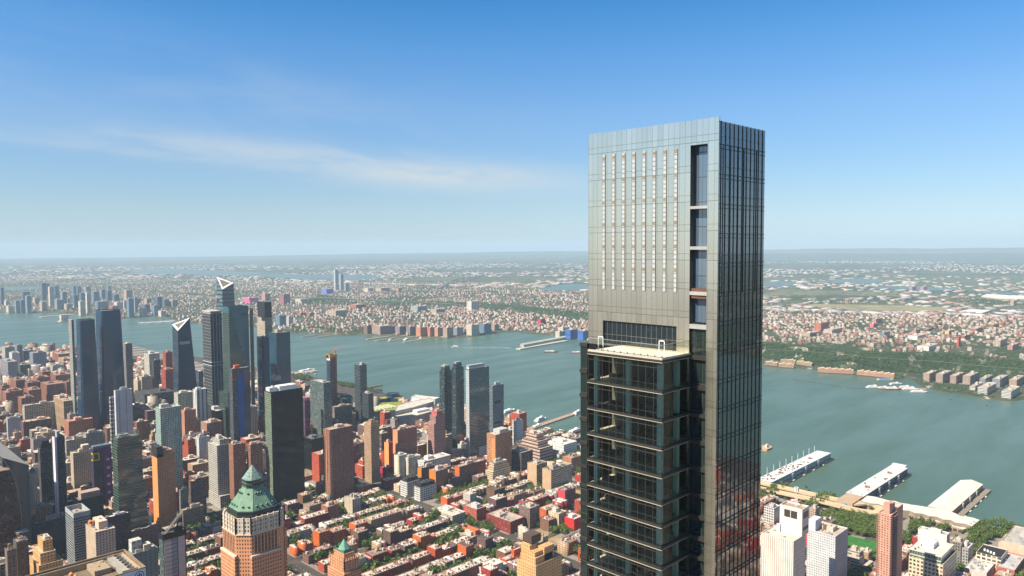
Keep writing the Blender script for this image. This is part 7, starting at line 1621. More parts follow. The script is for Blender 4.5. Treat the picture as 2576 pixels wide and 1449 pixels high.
# mid-rise fabric further down the avenues
MID = []
for a0, a1 in zip([-600, -318]+AV[:-1], [-318, -43]+AV[1:]):
 for kv in range(3, 48):
  if kv < 15 and a0 > 200: continue
  x = a0+17
  while x < a1-22:
   w = rnd.uniform(14, 34)
   for row in (0, 1):
    d = rnd.uniform(22, 30); y = kv*80+10 if row == 0 else kv*80+70-d
    far_ = kv > 22; h = rnd.choice([14, 18, 22, 26, 32, 38, 46, 55]) if not far_ else rnd.choice([10, 13, 16, 20, 26, 32, 40])
    if a0 < 200 and kv < 20: h = rnd.uniform(30, 75) if kv > 8 else rnd.uniform(18, 40)
    sh = 1180 if kv > 21 else 1300
    if kv > 30: sh = 1150-(kv-30)*16
    if x+w > sh-30 or taken(x, y, x+w, y+d, 1): continue
    if rnd.random() < .05: continue
    MID.append((x, y, w, d, h, rnd.choice([0, 0, 1, 1, 2, 2, 3, 3, 4, 4, 8]), rnd.choice([0, 0, 1, 1, 2, 3, 4, 5])))
   x += w+rnd.choice([.3, .3, .3, 3])
MID = [(s, vis(s[0]+s[2]/2, s[1]+s[3]/2, s[4])) for s in MID]
inv = sorted([s for s in MID if s[1][0]], key=lambda s: s[1][1]/(s[0][2]+s[0][4])); items = []
M1_ = facade((1, 1, 1), (.03, .03, .034), 3.1, 3.5, .5, .52, .15, .5, .5, objcol=True, blind=.12); M2_ = facade((1, 1, 1), (.025, .03, .036), 4, 3.8, .72, .55, .12, .5, .5, objcol=True, blind=.06)
for (x, y, w, d, h, wc, rc), _ in inv[:280]:
 t = thing('mid_rise', 'block', 'building', (x, y, GZ), 'mid-rise city blocks'); m = MB(); r = MB(); st = h > 24 and rnd.random() < .45; p = [(0, 0), (w, 0), (w, d), (0, d)]; h0 = h*.75 if st else h
 m.prism(p, 0, h0, False); inn = m.rim(p, h0, .5, 1, 1); r.face([(*q_, h0-1) for q_ in inn])
 if st: a = rnd.uniform(.1, .3); p2 = [(w*a, d*.2), (w*(1-a*.5), d*.2), (w*(1-a*.5), d*.85), (w*a, d*.85)]; m.prism(p2, h0-1, h, False, zb=0); inn = m.rim(p2, h, .5, 1, 1); r.face([(*q_, h-1) for q_ in inn])
 wo = m.build('walls', rnd.choice([M1_, M1_, M2_]), t); wo.color = (*HW[wc][0], 1); ro = r.build('roof', RM, t); ro['roof_tone'] = list(RF[rc][0])
 roof_clutter(t, rnd, w*.25, d*.25, w*.85, d*.8, h-1, BK, 4, rnd.random() < .5, True)
 items.append((t, f'{HW[wc][1]} mid-rise block with {RF[rc][1]} roof', x, y))
name_by_landmark(items)
Bx = []
for (x, y, w, d, h, wc, rc), _ in inv[280:]+[s for s in MID if not s[1][0]]:
 Bx.append((x+w/2, y+d/2, GZ, w, d, h, 0, *HW[wc][0], *RF[rc][0])); Bx.append((x+w*.4, y+d*.5, GZ+h, w*.3, d*.3, 4, 0, .36, .3, .25, .48, .42, .36))
for x, y, h in ((30, 560, 190), (-40, 640, 230), (20, 760, 180), (70, 860, 210), (-60, 900, 240), (40, 980, 160), (90, 1080, 200), (-30, 1120, 220), (60, 1240, 190), (120, 1340, 170), (-80, 1300, 210), (-120, 480, 220), (-150, 760, 230), (-90, 300, 250)): Bx.append((x, y, GZ, 46, 40, h, 0, .2, .2, .2, .3, .3, .3))  # unseen towers left of the view, added to shade the lower-left blocks
# quarter to the right of the frame, seen only in the glass
for k in range(900):
 x, y = rnd.uniform(150, 1330), rnd.uniform(-2600, -560); h = rnd.choice([15, 18, 22, 30, 45, 60]); c = HW[rnd.choice([0, 1, 2, 2, 3, 8])][0]; Bx.append((x, y, GZ, rnd.uniform(12, 30), rnd.uniform(14, 26), h, 0, *c, *RF[rnd.choice([0, 1, 3])][0]))
boxes('mid_rises', Bx, VW, 'far mass of brick and stone city blocks towards the river bend', 'buildings')
# ---- trees
def leafmat(c0, c1):
 m, nt, b = newmat('leaves'); t = NT(nt); ge = t.node('ShaderNodeNewGeometry'); oi = t.node('ShaderNodeObjectInfo')
 v = t.mix(ge.outputs['Random Per Island'], c0, c1); v = t.mix(t.m('MULTIPLY', oi.outputs['Random'], .45), v, (.10, .13, .022)); t.l.new(v, b.inputs['Base Color'])
 b.inputs['Roughness'].default_value = .6; b.inputs['Specular IOR Level'].default_value = .3; return m
LEAF = leafmat((.032, .068, .008), (.072, .125, .018)); BARK = plain((.07, .05, .035), .95)
def crown(seed, R_, H_, n, con=False):
 r = np.random.RandomState(seed); V = []; cl = [(r.uniform(-.5, .5)*R_, r.uniform(-.5, .5)*R_, H_*r.uniform(.45, .88), R_*r.uniform(.38, .66)) for _ in range(9)]
 k = 0
 while k < n:
  if con: z = r.uniform(.12, 1); a = r.uniform(0, 6.28); rr_ = R_*(1-z)*r.uniform(.7, 1.05)+.2; c = np.array([rr_*cos(a), rr_*sin(a), H_*z])
  else:
   cx, cy_, cz, cr = cl[r.randint(9)]; d = r.normal(size=3); d /= np.linalg.norm(d); c = np.array([cx, cy_, cz])+d*cr*r.uniform(.72, 1.05)*np.array([1, 1, .8])
  nrm = r.normal(size=3)+np.array([c[0], c[1], c[2]-H_*.55])/R_*1.2; nrm /= np.linalg.norm(nrm); a = np.cross(nrm, r.normal(size=3)); a /= np.linalg.norm(a); b = np.cross(nrm, a); s = R_*r.uniform(.09, .19)
  V += [c-a*s-b*s*.7, c+a*s-b*s*.6, c+a*s*.8+b*s*.8, c-a*s*.7+b*s]; k += 1
 return np.array(V)
def tree_proto(seed, R_, H_, n=330, con=False):
 t = thing('tree', 'tree', 'tree'); o = bulk('crown', crown(seed, R_, H_, n, con), np.arange(n*4), 4, LEAF); o.parent = t
 m = MB(); m.cyl(0, 0, 0, H_*.55, .38, 7, .16)
 for k in range(4): a = seed+k*1.7; m.bar((0, 0, H_*.3), (R_*.5*cos(a), R_*.5*sin(a), H_*.66), .2)
 b = m.build('trunk', BARK, t); return [t, [o, b], False, R_]
TP = [tree_proto(1, 4.6, 11), tree_proto(2, 5.6, 13), tree_proto(3, 3.6, 9), tree_proto(4, 6.4, 14, 420), tree_proto(5, 4.2, 12)]; TCON = tree_proto(6, 4.5, 18, 360, True)
TS = []
def tfree(x, y, r=1.5): return not taken(x-r, y-r, x+r, y+r, 0)
HOUSE = np.array([(s[0][1], s[0][2], s[0][1]+s[0][0]['w'], s[0][2]+s[0][0]['d']) for s in SP])
def hfree(x, y): return not np.any((x > HOUSE[:, 0]-.5) & (x < HOUSE[:, 2]+.5) & (y > HOUSE[:, 1]-.5) & (y < HOUSE[:, 3]+.5))
for a0, a1 in zip(AV[1:-1], AV[2:]):
 for kv in range(-3, 15):
  x = a0+26; dens = rnd.choice([.35, .6, .8, .9])
  while x < a1-24:
   x += rnd.uniform(4, 8.5)
   for y in (kv*80+34+rnd.uniform(-2, 3), kv*80+46+rnd.uniform(-3, 2)):
    if rnd.random() < dens and tfree(x, y) and hfree(x, y): TS.append((x, y, rnd.choice([0, 0, 1, 1, 3, 4]), rnd.uniform(1.0, 1.5)))
  for y in (kv*80+10.2, kv*80+69.6):
   x = a0+24
   while x < a1-22:
    x += rnd.uniform(9, 26)
    if rnd.random() < .4 and tfree(x, y, .5) and hfree(x, y): TS.append((x, y, 2, rnd.uniform(.6, .9)))
def grove(c, pts, n, sz=(.8, 1.2), kinds=(0, 1, 3, 4), z=0, force=True):
 P = [G(*q(c, a, b), GZ) for a, b in pts]; xs, ys = [p[0] for p in P], [p[1] for p in P]; k = 0; tr = 0; got = []
 while k < n and tr < n*60:
  tr += 1; x, y = rnd.uniform(min(xs), max(xs)), rnd.uniform(min(ys), max(ys)); ins = False
  for i in range(len(P)):
   a, b = P[i], P[(i+1) % len(P)]
   if (a[1] > y) != (b[1] > y) and x < (b[0]-a[0])*(y-a[1])/(b[1]-a[1]+1e-9)+a[0]: ins = not ins
  if not ins or any(hypot(x-g[0], y-g[1]) < 4.2 for g in got) or not hfree(x, y): continue
  got.append((x, y)); TS.append((x, y, rnd.choice(kinds), rnd.uniform(*sz))); k += 1
grove('R2', [(510, 900), (640, 822), (1115, 880), (1110, 1080), (960, 1060), (800, 1010), (560, 930)], 150, (.85, 1.3))
grove('R2', [(1420, 1040), (1425, 940), (1500, 960), (1510, 1000)], 12)
grove('R2', [(1990, 1060), (2080, 960), (2300, 930), (2620, 1000), (2640, 1110), (2330, 1090), (2100, 1100)], 64, (.9, 1.35))
grove('R2', [(30, 690), (500, 772), (640, 812), (620, 826), (300, 772), (0, 712)], 22, (.35, .5))
grove('R2', [(1420, 880), (1660, 930), (1640, 950), (1430, 930)], 10, (.5, .8)); grove('R2', [(1700, 985), (1830, 975), (1840, 1010), (1720, 1020)], 7)
grove('A2', [(820, 955), (850, 900), (1215, 985), (1215, 1040), (1090, 1050), (930, 1000)], 42, (.8, 1.1))
grove('M2', [(1850, 1080), (1900, 1000), (2020, 985), (2060, 1090), (2000, 1190), (1890, 1180)], 20, (1.1, 1.5)); grove('M2', [(1110, 800), (1180, 745), (1260, 770), (1370, 820), (1360, 890), (1230, 850)], 26, (1, 1.4))
grove('M2', [(2200, 960), (2330, 930), (2400, 1000), (2300, 1050)], 14, (.9, 1.2)); grove('M2', [(2090, 900), (2190, 880), (2200, 960), (2110, 980)], 10)
grove('M2', [(1760, 1120), (1850, 1060), (1880, 1180), (1800, 1200)], 8, (1, 1.3)); grove('M2', [(280, 880), (400, 830), (410, 880), (310, 920)], 7); grove('M2', [(460, 600), (640, 545), (660, 580), (500, 640)], 14, (.7, 1))
grove('L2', [(1895, 990), (1930, 900), (2110, 870), (2170, 920), (2060, 1010), (1960, 1040)], 26, (.9, 1.25)); grove('L2', [(1870, 1430), (1900, 1340), (2030, 1360), (2060, 1420), (1960, 1470)], 16, (.9, 1.2))
grove('L2', [(2240, 740), (2300, 700), (2330, 740), (2280, 775)], 7); grove('L1', [(20, 1280), (40, 1225), (110, 1240), (110, 1310), (30, 1350)], 20, (1, 1.4)); grove('L1', [(490, 1130), (560, 1080), (650, 1070), (640, 1110), (540, 1170)], 26)
grove('M1', [(355, 880), (560, 905), (560, 945), (360, 915)], 70, (.8, 1.2)); grove('M1', [(818, 960), (990, 985), (990, 1010), (830, 990)], 50, (.8, 1.1)); grove('M1', [(1120, 1015), (1270, 1048), (1240, 1062), (1120, 1035)], 24, (.7, 1))
grove('A2', [(1040, 30), (1110, 20), (1280, 80), (1290, 150), (1245, 160), (1240, 90)], 40, (.7, 1.1)); grove('A2', [(0, 1010), (50, 985), (50, 1130), (0, 1150)], 10)
for a, b in ((2290, 925), (2495, 960), (2560, 985)):
 x, y = G(*q('R2', a, b+115), GZ); TS.append((x, y, 9, rnd.uniform(1, 1.3)))
# the row of round trees on the banded deck
wu, wv, hh = DIM[deck.name]; dl = deck.location
for k in range(11): TS.append((dl.x+2.5+k*wu*.055, dl.y+2.8+rnd.uniform(-.3, .3), 7, .42))
TS2 = sorted(TS, key=lambda s: (0 if vis(s[0], s[1])[0] else 1, vis(s[0], s[1])[1]/s[3])); items = []
def plant(x, y, k, s, z=GZ):
 p = TCON if k == 9 else TP[k % 5]
 if not p[2]: r = p[0]; p[2] = True
 else:
  r = p[0].copy(); COL.objects.link(r)
  for ch in p[1]: c = ch.copy(); COL.objects.link(c); c.parent = r
 r.location = (x, y, z); r.scale = (s, s, s*rnd.uniform(.85, 1.1)); r.rotation_euler.z = rnd.uniform(0, 6.28); r['group'] = 'leafy street and park trees'; return r
for x, y, k, s in TS2[:298]:
 r = plant(x, y, k, s, hh-1+dl.z if k == 7 else GZ)
 items.append((r, 'conical dark green tree' if k == 9 else 'small clipped tree on the deck' if k == 7 else ('large' if s*TP[k % 5][3] > 5.6 else 'small' if s*TP[k % 5][3] < 3.4 else 'middling')+' leafy tree', x, y))
name_by_landmark(items)
for p in TP+[TCON]:
 if not p[2]:
  for k in p[1]: bpy.data.objects.remove(k)
  bpy.data.objects.remove(p[0])
def tree_mass(name, spots, mat, label, n=70):
 cs = [crown(20+i, 4.6, 11, n) for i in range(4)]; V = []
 for i, (x, y, z, s) in enumerate(spots): V.append(cs[i % 4]*np.array([s, s, s])+np.array([x, y, z]))
 V = np.concatenate(V); o = bulk(name, V, np.arange(len(V)), 4, mat); o['kind'] = 'stuff'; o['label'] = label; o['category'] = 'trees'; return o
tree_mass('street_trees', [(x, y, GZ, s) for x, y, k, s in TS2[298:]], LEAF, 'the remaining street and yard trees between the farther houses', 150)
# ---- cars in the streets
crr = random.Random(31)
for (c, x0, y0, x1, y1, n) in (('A2', 640, 1010, 815, 945, 14), ('A2', 140, 880, 330, 905, 9), ('M2', 350, 1190, 690, 1380, 20), ('M2', 2110, 890, 2330, 910, 8), ('R2', 0, 668, 500, 770, 16), ('R2', 2060, 1130, 2500, 1190, 10), ('R2', 1900, 1449, 2090, 1290, 12), ('L2', 2060, 760, 2230, 830, 9)):
 for k in range(n):
  s = (k+crr.random())/n; x, y = G(*q(c, x0+(x1-x0)*s, y0+(y1-y0)*s), GZ); x += crr.uniform(-3, 3); y += crr.uniform(-5, 5)
  if tfree(x, y, 2) and hfree(x, y): car(x, y, GZ+.03, crr.choice([0, pi/2]), crr.choice([0, 0, 1, 1, 2, 2, 3, 4, 5, 6]))
for r, cn, x, y in CARS: r['group'] = 'small parked cars'
name_by_landmark([(r, f'{cn} car', x, y) for r, cn, x, y in CARS])
# ------------------------------------------------------------------ across the river
rn = np.random.RandomState(5); rj = random.Random(6)
def far_tower(name, label, c, xl, xr, yt, yb, mat, roof=(.4, .36, .32), fr=.42, rz=0, junk=2, dmax=None, group=None, cat='building'):
 a, b, y1, y0 = q(c, xl, 0)[0], q(c, xr, 0)[0], q(c, 0, yt)[1], q(c, 0, yb)[1]; xc = a+(b-a)*fr
 gz = 4.0
 for _ in range(6): x0, y0_ = G(xc, y0, gz); gz = float(land_z(np.array(x0), np.array(y0_)))
 x0, y0_, wu, wv, h = fit(a, xc, b, y1, None, y0, gz)
 if dmax: wu, wv = min(wu, dmax), min(wv, dmax)
 return tower_at(name, label, x0, y0_, wu, wv, max(6, h-gz+1.5), mat, roof, cat, group, None, False, junk, True, None, None, None, None, gz-1.5)
gB = lambda c, g=(.06, .09, .11): facade(c, g, 4, 3.6, .66, .6, .12, .6, .3, blind=.05)
bB = lambda c: facade(c, (.05, .05, .055), 3.6, 3.3, .45, .5, .2, .4, .3, blind=.05)
BLU, GRY, TAN_, CRM, BRK, SLT, PNK = gB((.14, .22, .30)), gB((.26, .29, .32)), bB((.42, .34, .26)), bB((.55, .50, .42)), bB((.36, .13, .085)), gB((.08, .13, .19)), bB((.46, .24, .2))
# downtown skyline far left
SKY = [(0, 38, 480, 650, SLT), (40, 90, 612, 660, CRM), (145, 190, 610, 735, GRY), (190, 250, 605, 735, BLU), (252, 312, 562, 738, GRY), (190, 300, 520, 600, SLT), (405, 465, 432, 610, SLT), (440, 500, 438, 560, BLU), (482, 540, 470, 670, CRM), (535, 592, 460, 560, SLT), (545, 600, 560, 605, TAN_), (535, 640, 600, 700, GRY), (395, 470, 622, 718, TAN_), (605, 672, 522, 655, GRY), (665, 705, 590, 640, PNK), (720, 770, 465, 560, BLU), (755, 820, 465, 555, GRY), (725, 790, 555, 680, SLT), (795, 855, 535, 620, SLT), (838, 912, 470, 545, GRY), (785, 852, 618, 762, CRM), (858, 912, 528, 740, CRM), (910, 1000, 520, 630, BLU), (915, 1090, 620, 705, BLU), (865, 905, 625, 740, TAN_), (1000, 1060, 500, 600, GRY), (1060, 1125, 510, 605, SLT), (1072, 1118, 462, 512, BLU), (1125, 1200, 548, 625, SLT), (1238, 1330, 505, 610, TAN_), (1135, 1245, 625, 705, CRM), (1095, 1190, 665, 712, BRK), (1238, 1270, 610, 705, CRM), (1272, 1345, 590, 780, BLU), (1345, 1385, 578, 735, GRY), (1372, 1412, 592, 650, SLT), (1400, 1482, 688, 775, GRY), (1425, 1510, 650, 725, SLT), (1450, 1520, 590, 665, TAN_), (1560, 1630, 572, 705, SLT), (1522, 1605, 658, 770, BLU), (1630, 1700, 598, 670, SLT), (1700, 1790, 602, 668, TAN_), (1590, 1672, 715, 775, CRM), (320, 400, 580, 640, TAN_), (50, 140, 665, 735, CRM), (640, 720, 645, 705, TAN_), (1195, 1250, 712, 750, CRM), (975, 1000, 560, 600, CRM), (1500, 1560, 640, 690, PNK)]
cn = {id(BLU): 'blue glass', id(GRY): 'pale grey', id(TAN_): 'tan', id(CRM): 'cream', id(BRK): 'brick', id(SLT): 'slate blue', id(PNK): 'pink brick'}
for i, (a, b, t_, y, m) in enumerate(SKY):
 w = 'tallest' if t_ < 445 else 'tall' if y-t_ > 130 else 'low' if y-t_ < 60 else 'mid-height'; wd = 'slim' if (b-a) < 55 else 'broad' if b-a > 85 else 'square'
 o = far_tower('distant_tower', f'{w} {wd} {cn[id(m)]} tower', 'L0', a, b, t_, y, m, (.4, .4, .4), .4, junk=0, dmax=70, group='hazy skyline across the bay', cat='tower'); SKY[i] = (o, f'{w} {wd} {cn[id(m)]} tower across the bay', (a+b)/2)
byl = {}
for o, l, x in SKY: byl.setdefault(l, []).append((x, o))
for l, v in byl.items():
 v.sort(key=lambda a: a[0])
 for i, (x, o) in enumerate(v): o['label'] = l if len(v) == 1 else f'{l}, {ordinal(i)} of its kind from the left'
# named far blocks
FAR = [('M1', -10, 0, 0, 0, None, None)]
D = [
('tower', 'taller pale twin skyscraper alone on the far hills, left one', 'Q', 839, 851, 679, 731, gB((.50, .53, .56))), ('tower', 'shorter pale twin skyscraper alone on the far hills, right one', 'Q', 853, 864, 690, 731, gB((.42, .46, .50))),
('tower', 'small grey tower just right of the pale twin skyscrapers', 'Q', 865, 877, 713, 732, GRY), ('building', 'small bright blue block left of the pale twin skyscrapers', 'M1', 660, 778, 12, 58, plain((.10, .16, .55))),
('building', 'cream slab row right of the pale twin skyscrapers', 'M1', 1090, 1180, 2, 42, CRM), ('building', 'tan slab row further right beyond the pale twin skyscrapers', 'M1', 1200, 1345, 0, 36, TAN_), ('building', 'pink-tan block at the far middle', 'M1', 1408, 1468, 0, 32, PNK),
('building', 'bright pink warehouse far behind the stair-terraced tower', 'Q', 611, 650, 749, 763, plain((.62, .10, .25))), ('tower', 'white triple-ribbed apartment slab on the far hill', 'M1', 2120, 2242, 135, 232, facade((.62, .60, .56), (.12, .10, .09), 14, 3.3, .3, 1, blind=0)),
('building', 'teal glass office block at the far bank', 'M1', 193, 302, 275, 378, BLU), ('building', 'white and grey striped tower beside the teal glass office', 'M1', 303, 370, 290, 382, facade((.55, .54, .52), (.15, .16, .17), 9, 40, .5, 1, blind=0)),
('building', 'red-roofed school block among far houses, left one', 'M1', 415, 505, 250, 276, BRK), ('building', 'red-roofed school block among far houses, right one', 'M1', 510, 585, 252, 278, BRK), ('building', 'long rust-red factory at the far middle', 'M1', 940, 1105, 168, 210, BRK),
('building', 'glassy green office at the far hill foot', 'M1', 1555, 1725, 185, 245, gB((.36, .42, .42))), ('building', 'brown block right of the glassy green office', 'M1', 1755, 1900, 215, 262, TAN_), ('building', 'tan pair of blocks among far red roofs', 'M1', 720, 920, 228, 290, TAN_),
('building', 'maroon tower far left of the long factory', 'M1', 235, 342, 62, 165, bB((.30, .13, .14))), ('building', 'pink tower near the maroon one', 'M1', 55, 145, 55, 135, PNK), ('building', 'cream domed hall on the far left hill', 'M1', 395, 525, 112, 150, CRM),
# Hoboken waterfront
('apartment_block', 'dark brick waterfront block at the left end of the row', 'M1', 1085, 1170, 378, 462, bB((.20, .13, .13))), ('apartment_block', 'blue-grey waterfront block with tan base, second in the row', 'M1', 1165, 1370, 385, 470, bB((.34, .24, .2))), ('apartment_block', 'grey stepped waterfront block, third in the row', 'M1', 1330, 1400, 385, 455, GRY),
('apartment_block', 'slate waterfront block with brick edge left of the orange ones', 'M1', 1400, 1510, 388, 470, bB((.24, .19, .2))), ('apartment_block', 'long slate waterfront block next to the orange ones', 'M1', 1510, 1608, 390, 475, bB((.22, .19, .21))),
('apartment_block', 'orange brick waterfront block, leftmost of the orange ones', 'M1', 1608, 1722, 398, 490, bB((.50, .22, .13))), ('apartment_block', 'orange brick waterfront block, second of the orange ones', 'M1', 1722, 1795, 398, 488, bB((.50, .2, .13))), ('apartment_block', 'tan waterfront block, third from the orange end', 'M1', 1795, 1880, 402, 490, bB((.48, .29, .19))), ('apartment_block', 'grey-brown waterfront block at the right end of the orange row', 'M1', 1880, 1985, 400, 498, bB((.38, .28, .22))), ('apartment_block', 'dark slate waterfront block right of the orange row', 'M1', 1980, 2085, 400, 478, GRY),
('apartment_block', 'large cream gridded waterfront tower across the river', 'M1', 2117, 2245, 372, 480, facade((.56, .50, .42), (.10, .10, .10), 7, 4.5, .5, .5, blind=0)), ('apartment_block', 'wide steel-blue glass block beside the cream gridded one', 'M1', 2245, 2368, 362, 462, BLU), ('apartment_block', 'striped brown block right of the steel-blue glass block', 'M1', 2368, 2448, 368, 430, bB((.38, .26, .22))),
('office_block', 'royal blue glass office at the far bank beside the skyscraper', 'Q', 1422, 1453, 830, 853, facade((.05, .13, .38), (.03, .10, .30), 30, 4, 1, .5, blind=0)), ('office_block', 'second royal blue glass office, touching the skyscraper edge', 'Q', 1453, 1486, 833, 856, facade((.05, .13, .38), (.03, .10, .30), 30, 4, 1, .5, blind=0)), ('apartment_block', 'cream gridded block left of the royal blue offices', 'Q', 1397, 1422, 834, 851, CRM), ('apartment_block', 'white block behind the royal blue offices', 'Q', 1405, 1432, 824, 842, CRM),
('building', 'crimson block by the cliff foot far right of Hoboken', 'Q', 1352, 1372, 803, 815, plain((.45, .03, .06))),
# hilltop, right
('apartment_tower', 'big ribbed red brick tower on the far hilltop', 'R1', 472, 618, 352, 440, facade((.50, .18, .12), (.16, .07, .06), 6, 40, .35, 1, blind=0)), ('building', 'pink-red block beyond the ribbed red tower', 'R1', 1045, 1145, 312, 358, PNK), ('building', 'bright pink low block beneath the pink-red one', 'R1', 1025, 1110, 360, 400, plain((.55, .16, .2))),
('building', 'blue-grey glass block with red base on the hilltop', 'R1', 1130, 1228, 446, 508, gB((.22, .25, .32))), ('building', 'square salmon tower on the hilltop', 'R1', 1457, 1532, 422, 480, PNK), ('building', 'tall narrow scarlet slab on the hilltop', 'R1', 1903, 1940, 492, 588, plain((.48, .08, .06))), ('building', 'long scarlet-brown slab behind the narrow scarlet one', 'R1', 1940, 2030, 482, 520, BRK),
('apartment_block', 'long grey-tan slab on the hilltop at right', 'R1', 2268, 2430, 530, 592, facade((.40, .33, .27), (.2, .17, .15), 12, 3.3, .4, .5, blind=0)), ('building', 'long maroon block far right on the hilltop', 'R1', 2020, 2190, 412, 450, BRK), ('building', 'dull brown tower beyond the hilltop', 'R1', 1662, 1745, 314, 350, TAN_), ('building', 'long white building on the hilltop', 'R1', 1405, 1640, 485, 525, plain((.62, .58, .52))),
('building', 'wide white-roofed hall on the hilltop', 'R1', 1500, 1780, 590, 635, plain((.62, .58, .53))), ('building', 'brown-tan apartment row at the hilltop left', 'R1', 342, 530, 455, 492, TAN_), ('building', 'white and rust school on the hilltop', 'R1', 560, 760, 420, 475, bB((.52, .42, .36))), ('building', 'yellow-orange small block on the hilltop', 'R1', 1780, 1875, 432, 465, plain((.60, .40, .16))),
('apartment_block', 'cream block at the right cliff edge', 'R1', 2165, 2290, 708, 775, CRM), ('apartment_block', 'dark gridded block at the right cliff edge', 'R1', 2425, 2532, 708, 790, bB((.26, .23, .22))), ('apartment_block', 'rust block left of the dark gridded one', 'R1', 2320, 2425, 720, 780, BRK), ('apartment_block', 'tan balconied row at the cliff edge', 'R1', 1772, 1968, 672, 725, TAN_), ('apartment_block', 'rose-red block with white trim near the cliff edge', 'R1', 2410, 2530, 578, 625, PNK), ('building', 'brown corner block near the right frame edge', 'R1', 2225, 2325, 370, 415, BRK), ('building', 'tan tower at the far right meadow edge', 'R1', 2440, 2515, 128, 178, TAN_),
('tower', 'cluster of mauve towers out on the far marsh, left one', 'R1', 1420, 1495, -12, 36, bB((.36, .22, .26))), ('tower', 'cluster of mauve towers out on the far marsh, right one', 'R1', 1530, 1612, -10, 38, bB((.36, .22, .26))),
# foot of the cliff, right
('apartment_block', 'brown waterfront condominium with two wings, leftmost by the cliff', 'R1', 1562, 1705, 862, 950, bB((.38, .28, .22))), ('apartment_block', 'brown waterfront condominium with dark flank, second by the cliff', 'R1', 1690, 1850, 868, 962, bB((.36, .28, .23))), ('apartment_block', 'brown waterfront condominium third by the cliff', 'R1', 1832, 1975, 884, 965, bB((.36, .26, .21))), ('apartment_block', 'brown and blue-flanked condominium, fourth by the cliff', 'R1', 1960, 2135, 886, 975, bB((.36, .28, .23))),
('apartment_block', 'grey-blue condominium behind white terraces', 'R1', 2130, 2265, 912, 965, GRY), ('apartment_block', 'grey condominium with tan roof behind white terraces', 'R1', 2258, 2436, 918, 1000, GRY), ('apartment_block', 'brown condominium at the right frame edge', 'R1', 2428, 2600, 926, 1000, bB((.4, .29, .23))), ('apartment_block', 'white terraced block with dark bands at the waterfront', 'R1', 2110, 2335, 1005, 1078, facade((.60, .58, .54), (.05, .06, .06), 40, 4.2, 1, .5, blind=0)), ('apartment_block', 'smaller white terraced block at the waterfront', 'R1', 2030, 2160, 988, 1035, facade((.60, .58, .54), (.05, .06, .06), 40, 4.2, 1, .5, blind=0)), ('apartment_block', 'white terraced block nearest the right edge', 'R1', 2350, 2575, 1042, 1118, facade((.60, .58, .54), (.05, .06, .06), 40, 4.2, 1, .5, blind=0)),
]
for nm, lb, c, a, b, t_, y, m in D: far_tower(nm, lb, c, a, b, t_, y, m, (.46, .40, .34), dmax=110)
# long terraces of houses on the shore
def shore_row(label, c, x0, y0, x1, y1, n, hp, mat):
 A = np.array(G(*q(c, x0, y0), 4)); B = np.array(G(*q(c, x1, y1), 4)); d = B-A; L_ = np.linalg.norm(d); rz = atan2(d[1], d[0])
 t = thing('terrace_row', label, 'houses', (A[0], A[1], 2), None, rz); m = MB(); r = MB(); w = L_/n; sg = 1 if np.cross(np.append(d, 0), np.append(-A, 0))[2] < 0 else -1
 for k in range(n):
  h = hp*(1+.12*(k % 3)); m.box(k*w, min(0, sg*14), 0, (k+.97)*w, max(0, sg*14), h, False); a = [(k*w, 0, h), ((k+.97)*w, 0, h), ((k+.97)*w, sg*7, h+3), (k*w, sg*7, h+3)]; b = [(k*w, sg*7, h+3), ((k+.97)*w, sg*7, h+3), ((k+.97)*w, sg*14, h), (k*w, sg*14, h)]; r.face(a); r.face(b); m.face([(k*w, 0, h), (k*w, sg*14, h), (k*w, sg*7, h+3)]); m.face([((k+.97)*w, 0, h), ((k+.97)*w, sg*7, h+3), ((k+.97)*w, sg*14, h)])
 m.build('walls', mat, t); r.build('roofs', plain((.40, .32, .24)), t)
sh = bB((.44, .25, .16))
shore_row('long tan-orange terrace of shore houses, left of the gap', 'R1', 500, 842, 860, 862, 16, 13, sh); shore_row('long tan-orange terrace of shore houses, right of the gap', 'R1', 895, 868, 1270, 905, 17, 13, sh)
shore_row('front terrace of brown shore houses by the skyscraper', 'R1', -30, 770, 95, 785, 5, 12, bB((.32, .2, .13))); shore_row('middle terrace of brown shore houses', 'R1', 105, 790, 260, 800, 7, 12, bB((.36, .25, .16))); shore_row('upper terrace of brown houses against the cliff', 'R1', 125, 745, 275, 760, 7, 12, bB((.34, .23, .15))); shore_row('right terrace of brown houses against the cliff', 'R1', 285, 765, 440, 790, 7, 12, bB((.36, .25, .16)))
# ---- houses by the thousand, trees between them
NH = [(.48, .43, .38), (.42, .30, .23), (.34, .17, .12), (.46, .40, .34), (.30, .12, .085), (.36, .28, .22), (.54, .50, .46), (.24, .19, .16)]
NR = [(.44, .38, .34), (.34, .28, .24), (.50, .45, .41), (.27, .2, .18), (.38, .27, .23), (.18, .15, .14), (.54, .5, .46)]
def in_view(x, y, z=20, m=120): a, b, d = proj(x, y, z); return d > 0 and -m < a < 2576+m
PH = []; PT = []
th_lo, th_hi = atan2(*reversed(G(2700, 960))), atan2(*reversed(G(-120, 800)))
def inpoly(px, py, P):
 ins = False
 for i in range(len(P)):
  a, b = P[i], P[(i+1) % len(P)]
  if (a[1] > py) != (b[1] > py) and px < (b[0]-a[0])*(py-a[1])/(b[1]-a[1]+1e-9)+a[0]: ins = not ins
 return ins
FIELDS = [[(2000, 769), (2080, 776), (2180, 785), (2300, 789), (2390, 781), (2380, 773), (2300, 769), (2150, 766), (2050, 765)]]
def in_lag(x, y):
 a, b, d = proj(x, y, 6); return any(inpoly(a, b, P) for P in LAG+FIELDS)
def blocked(x, y): return taken(x-7, y-7, x+7, y+7, 0)
FOCC = list(OCC)
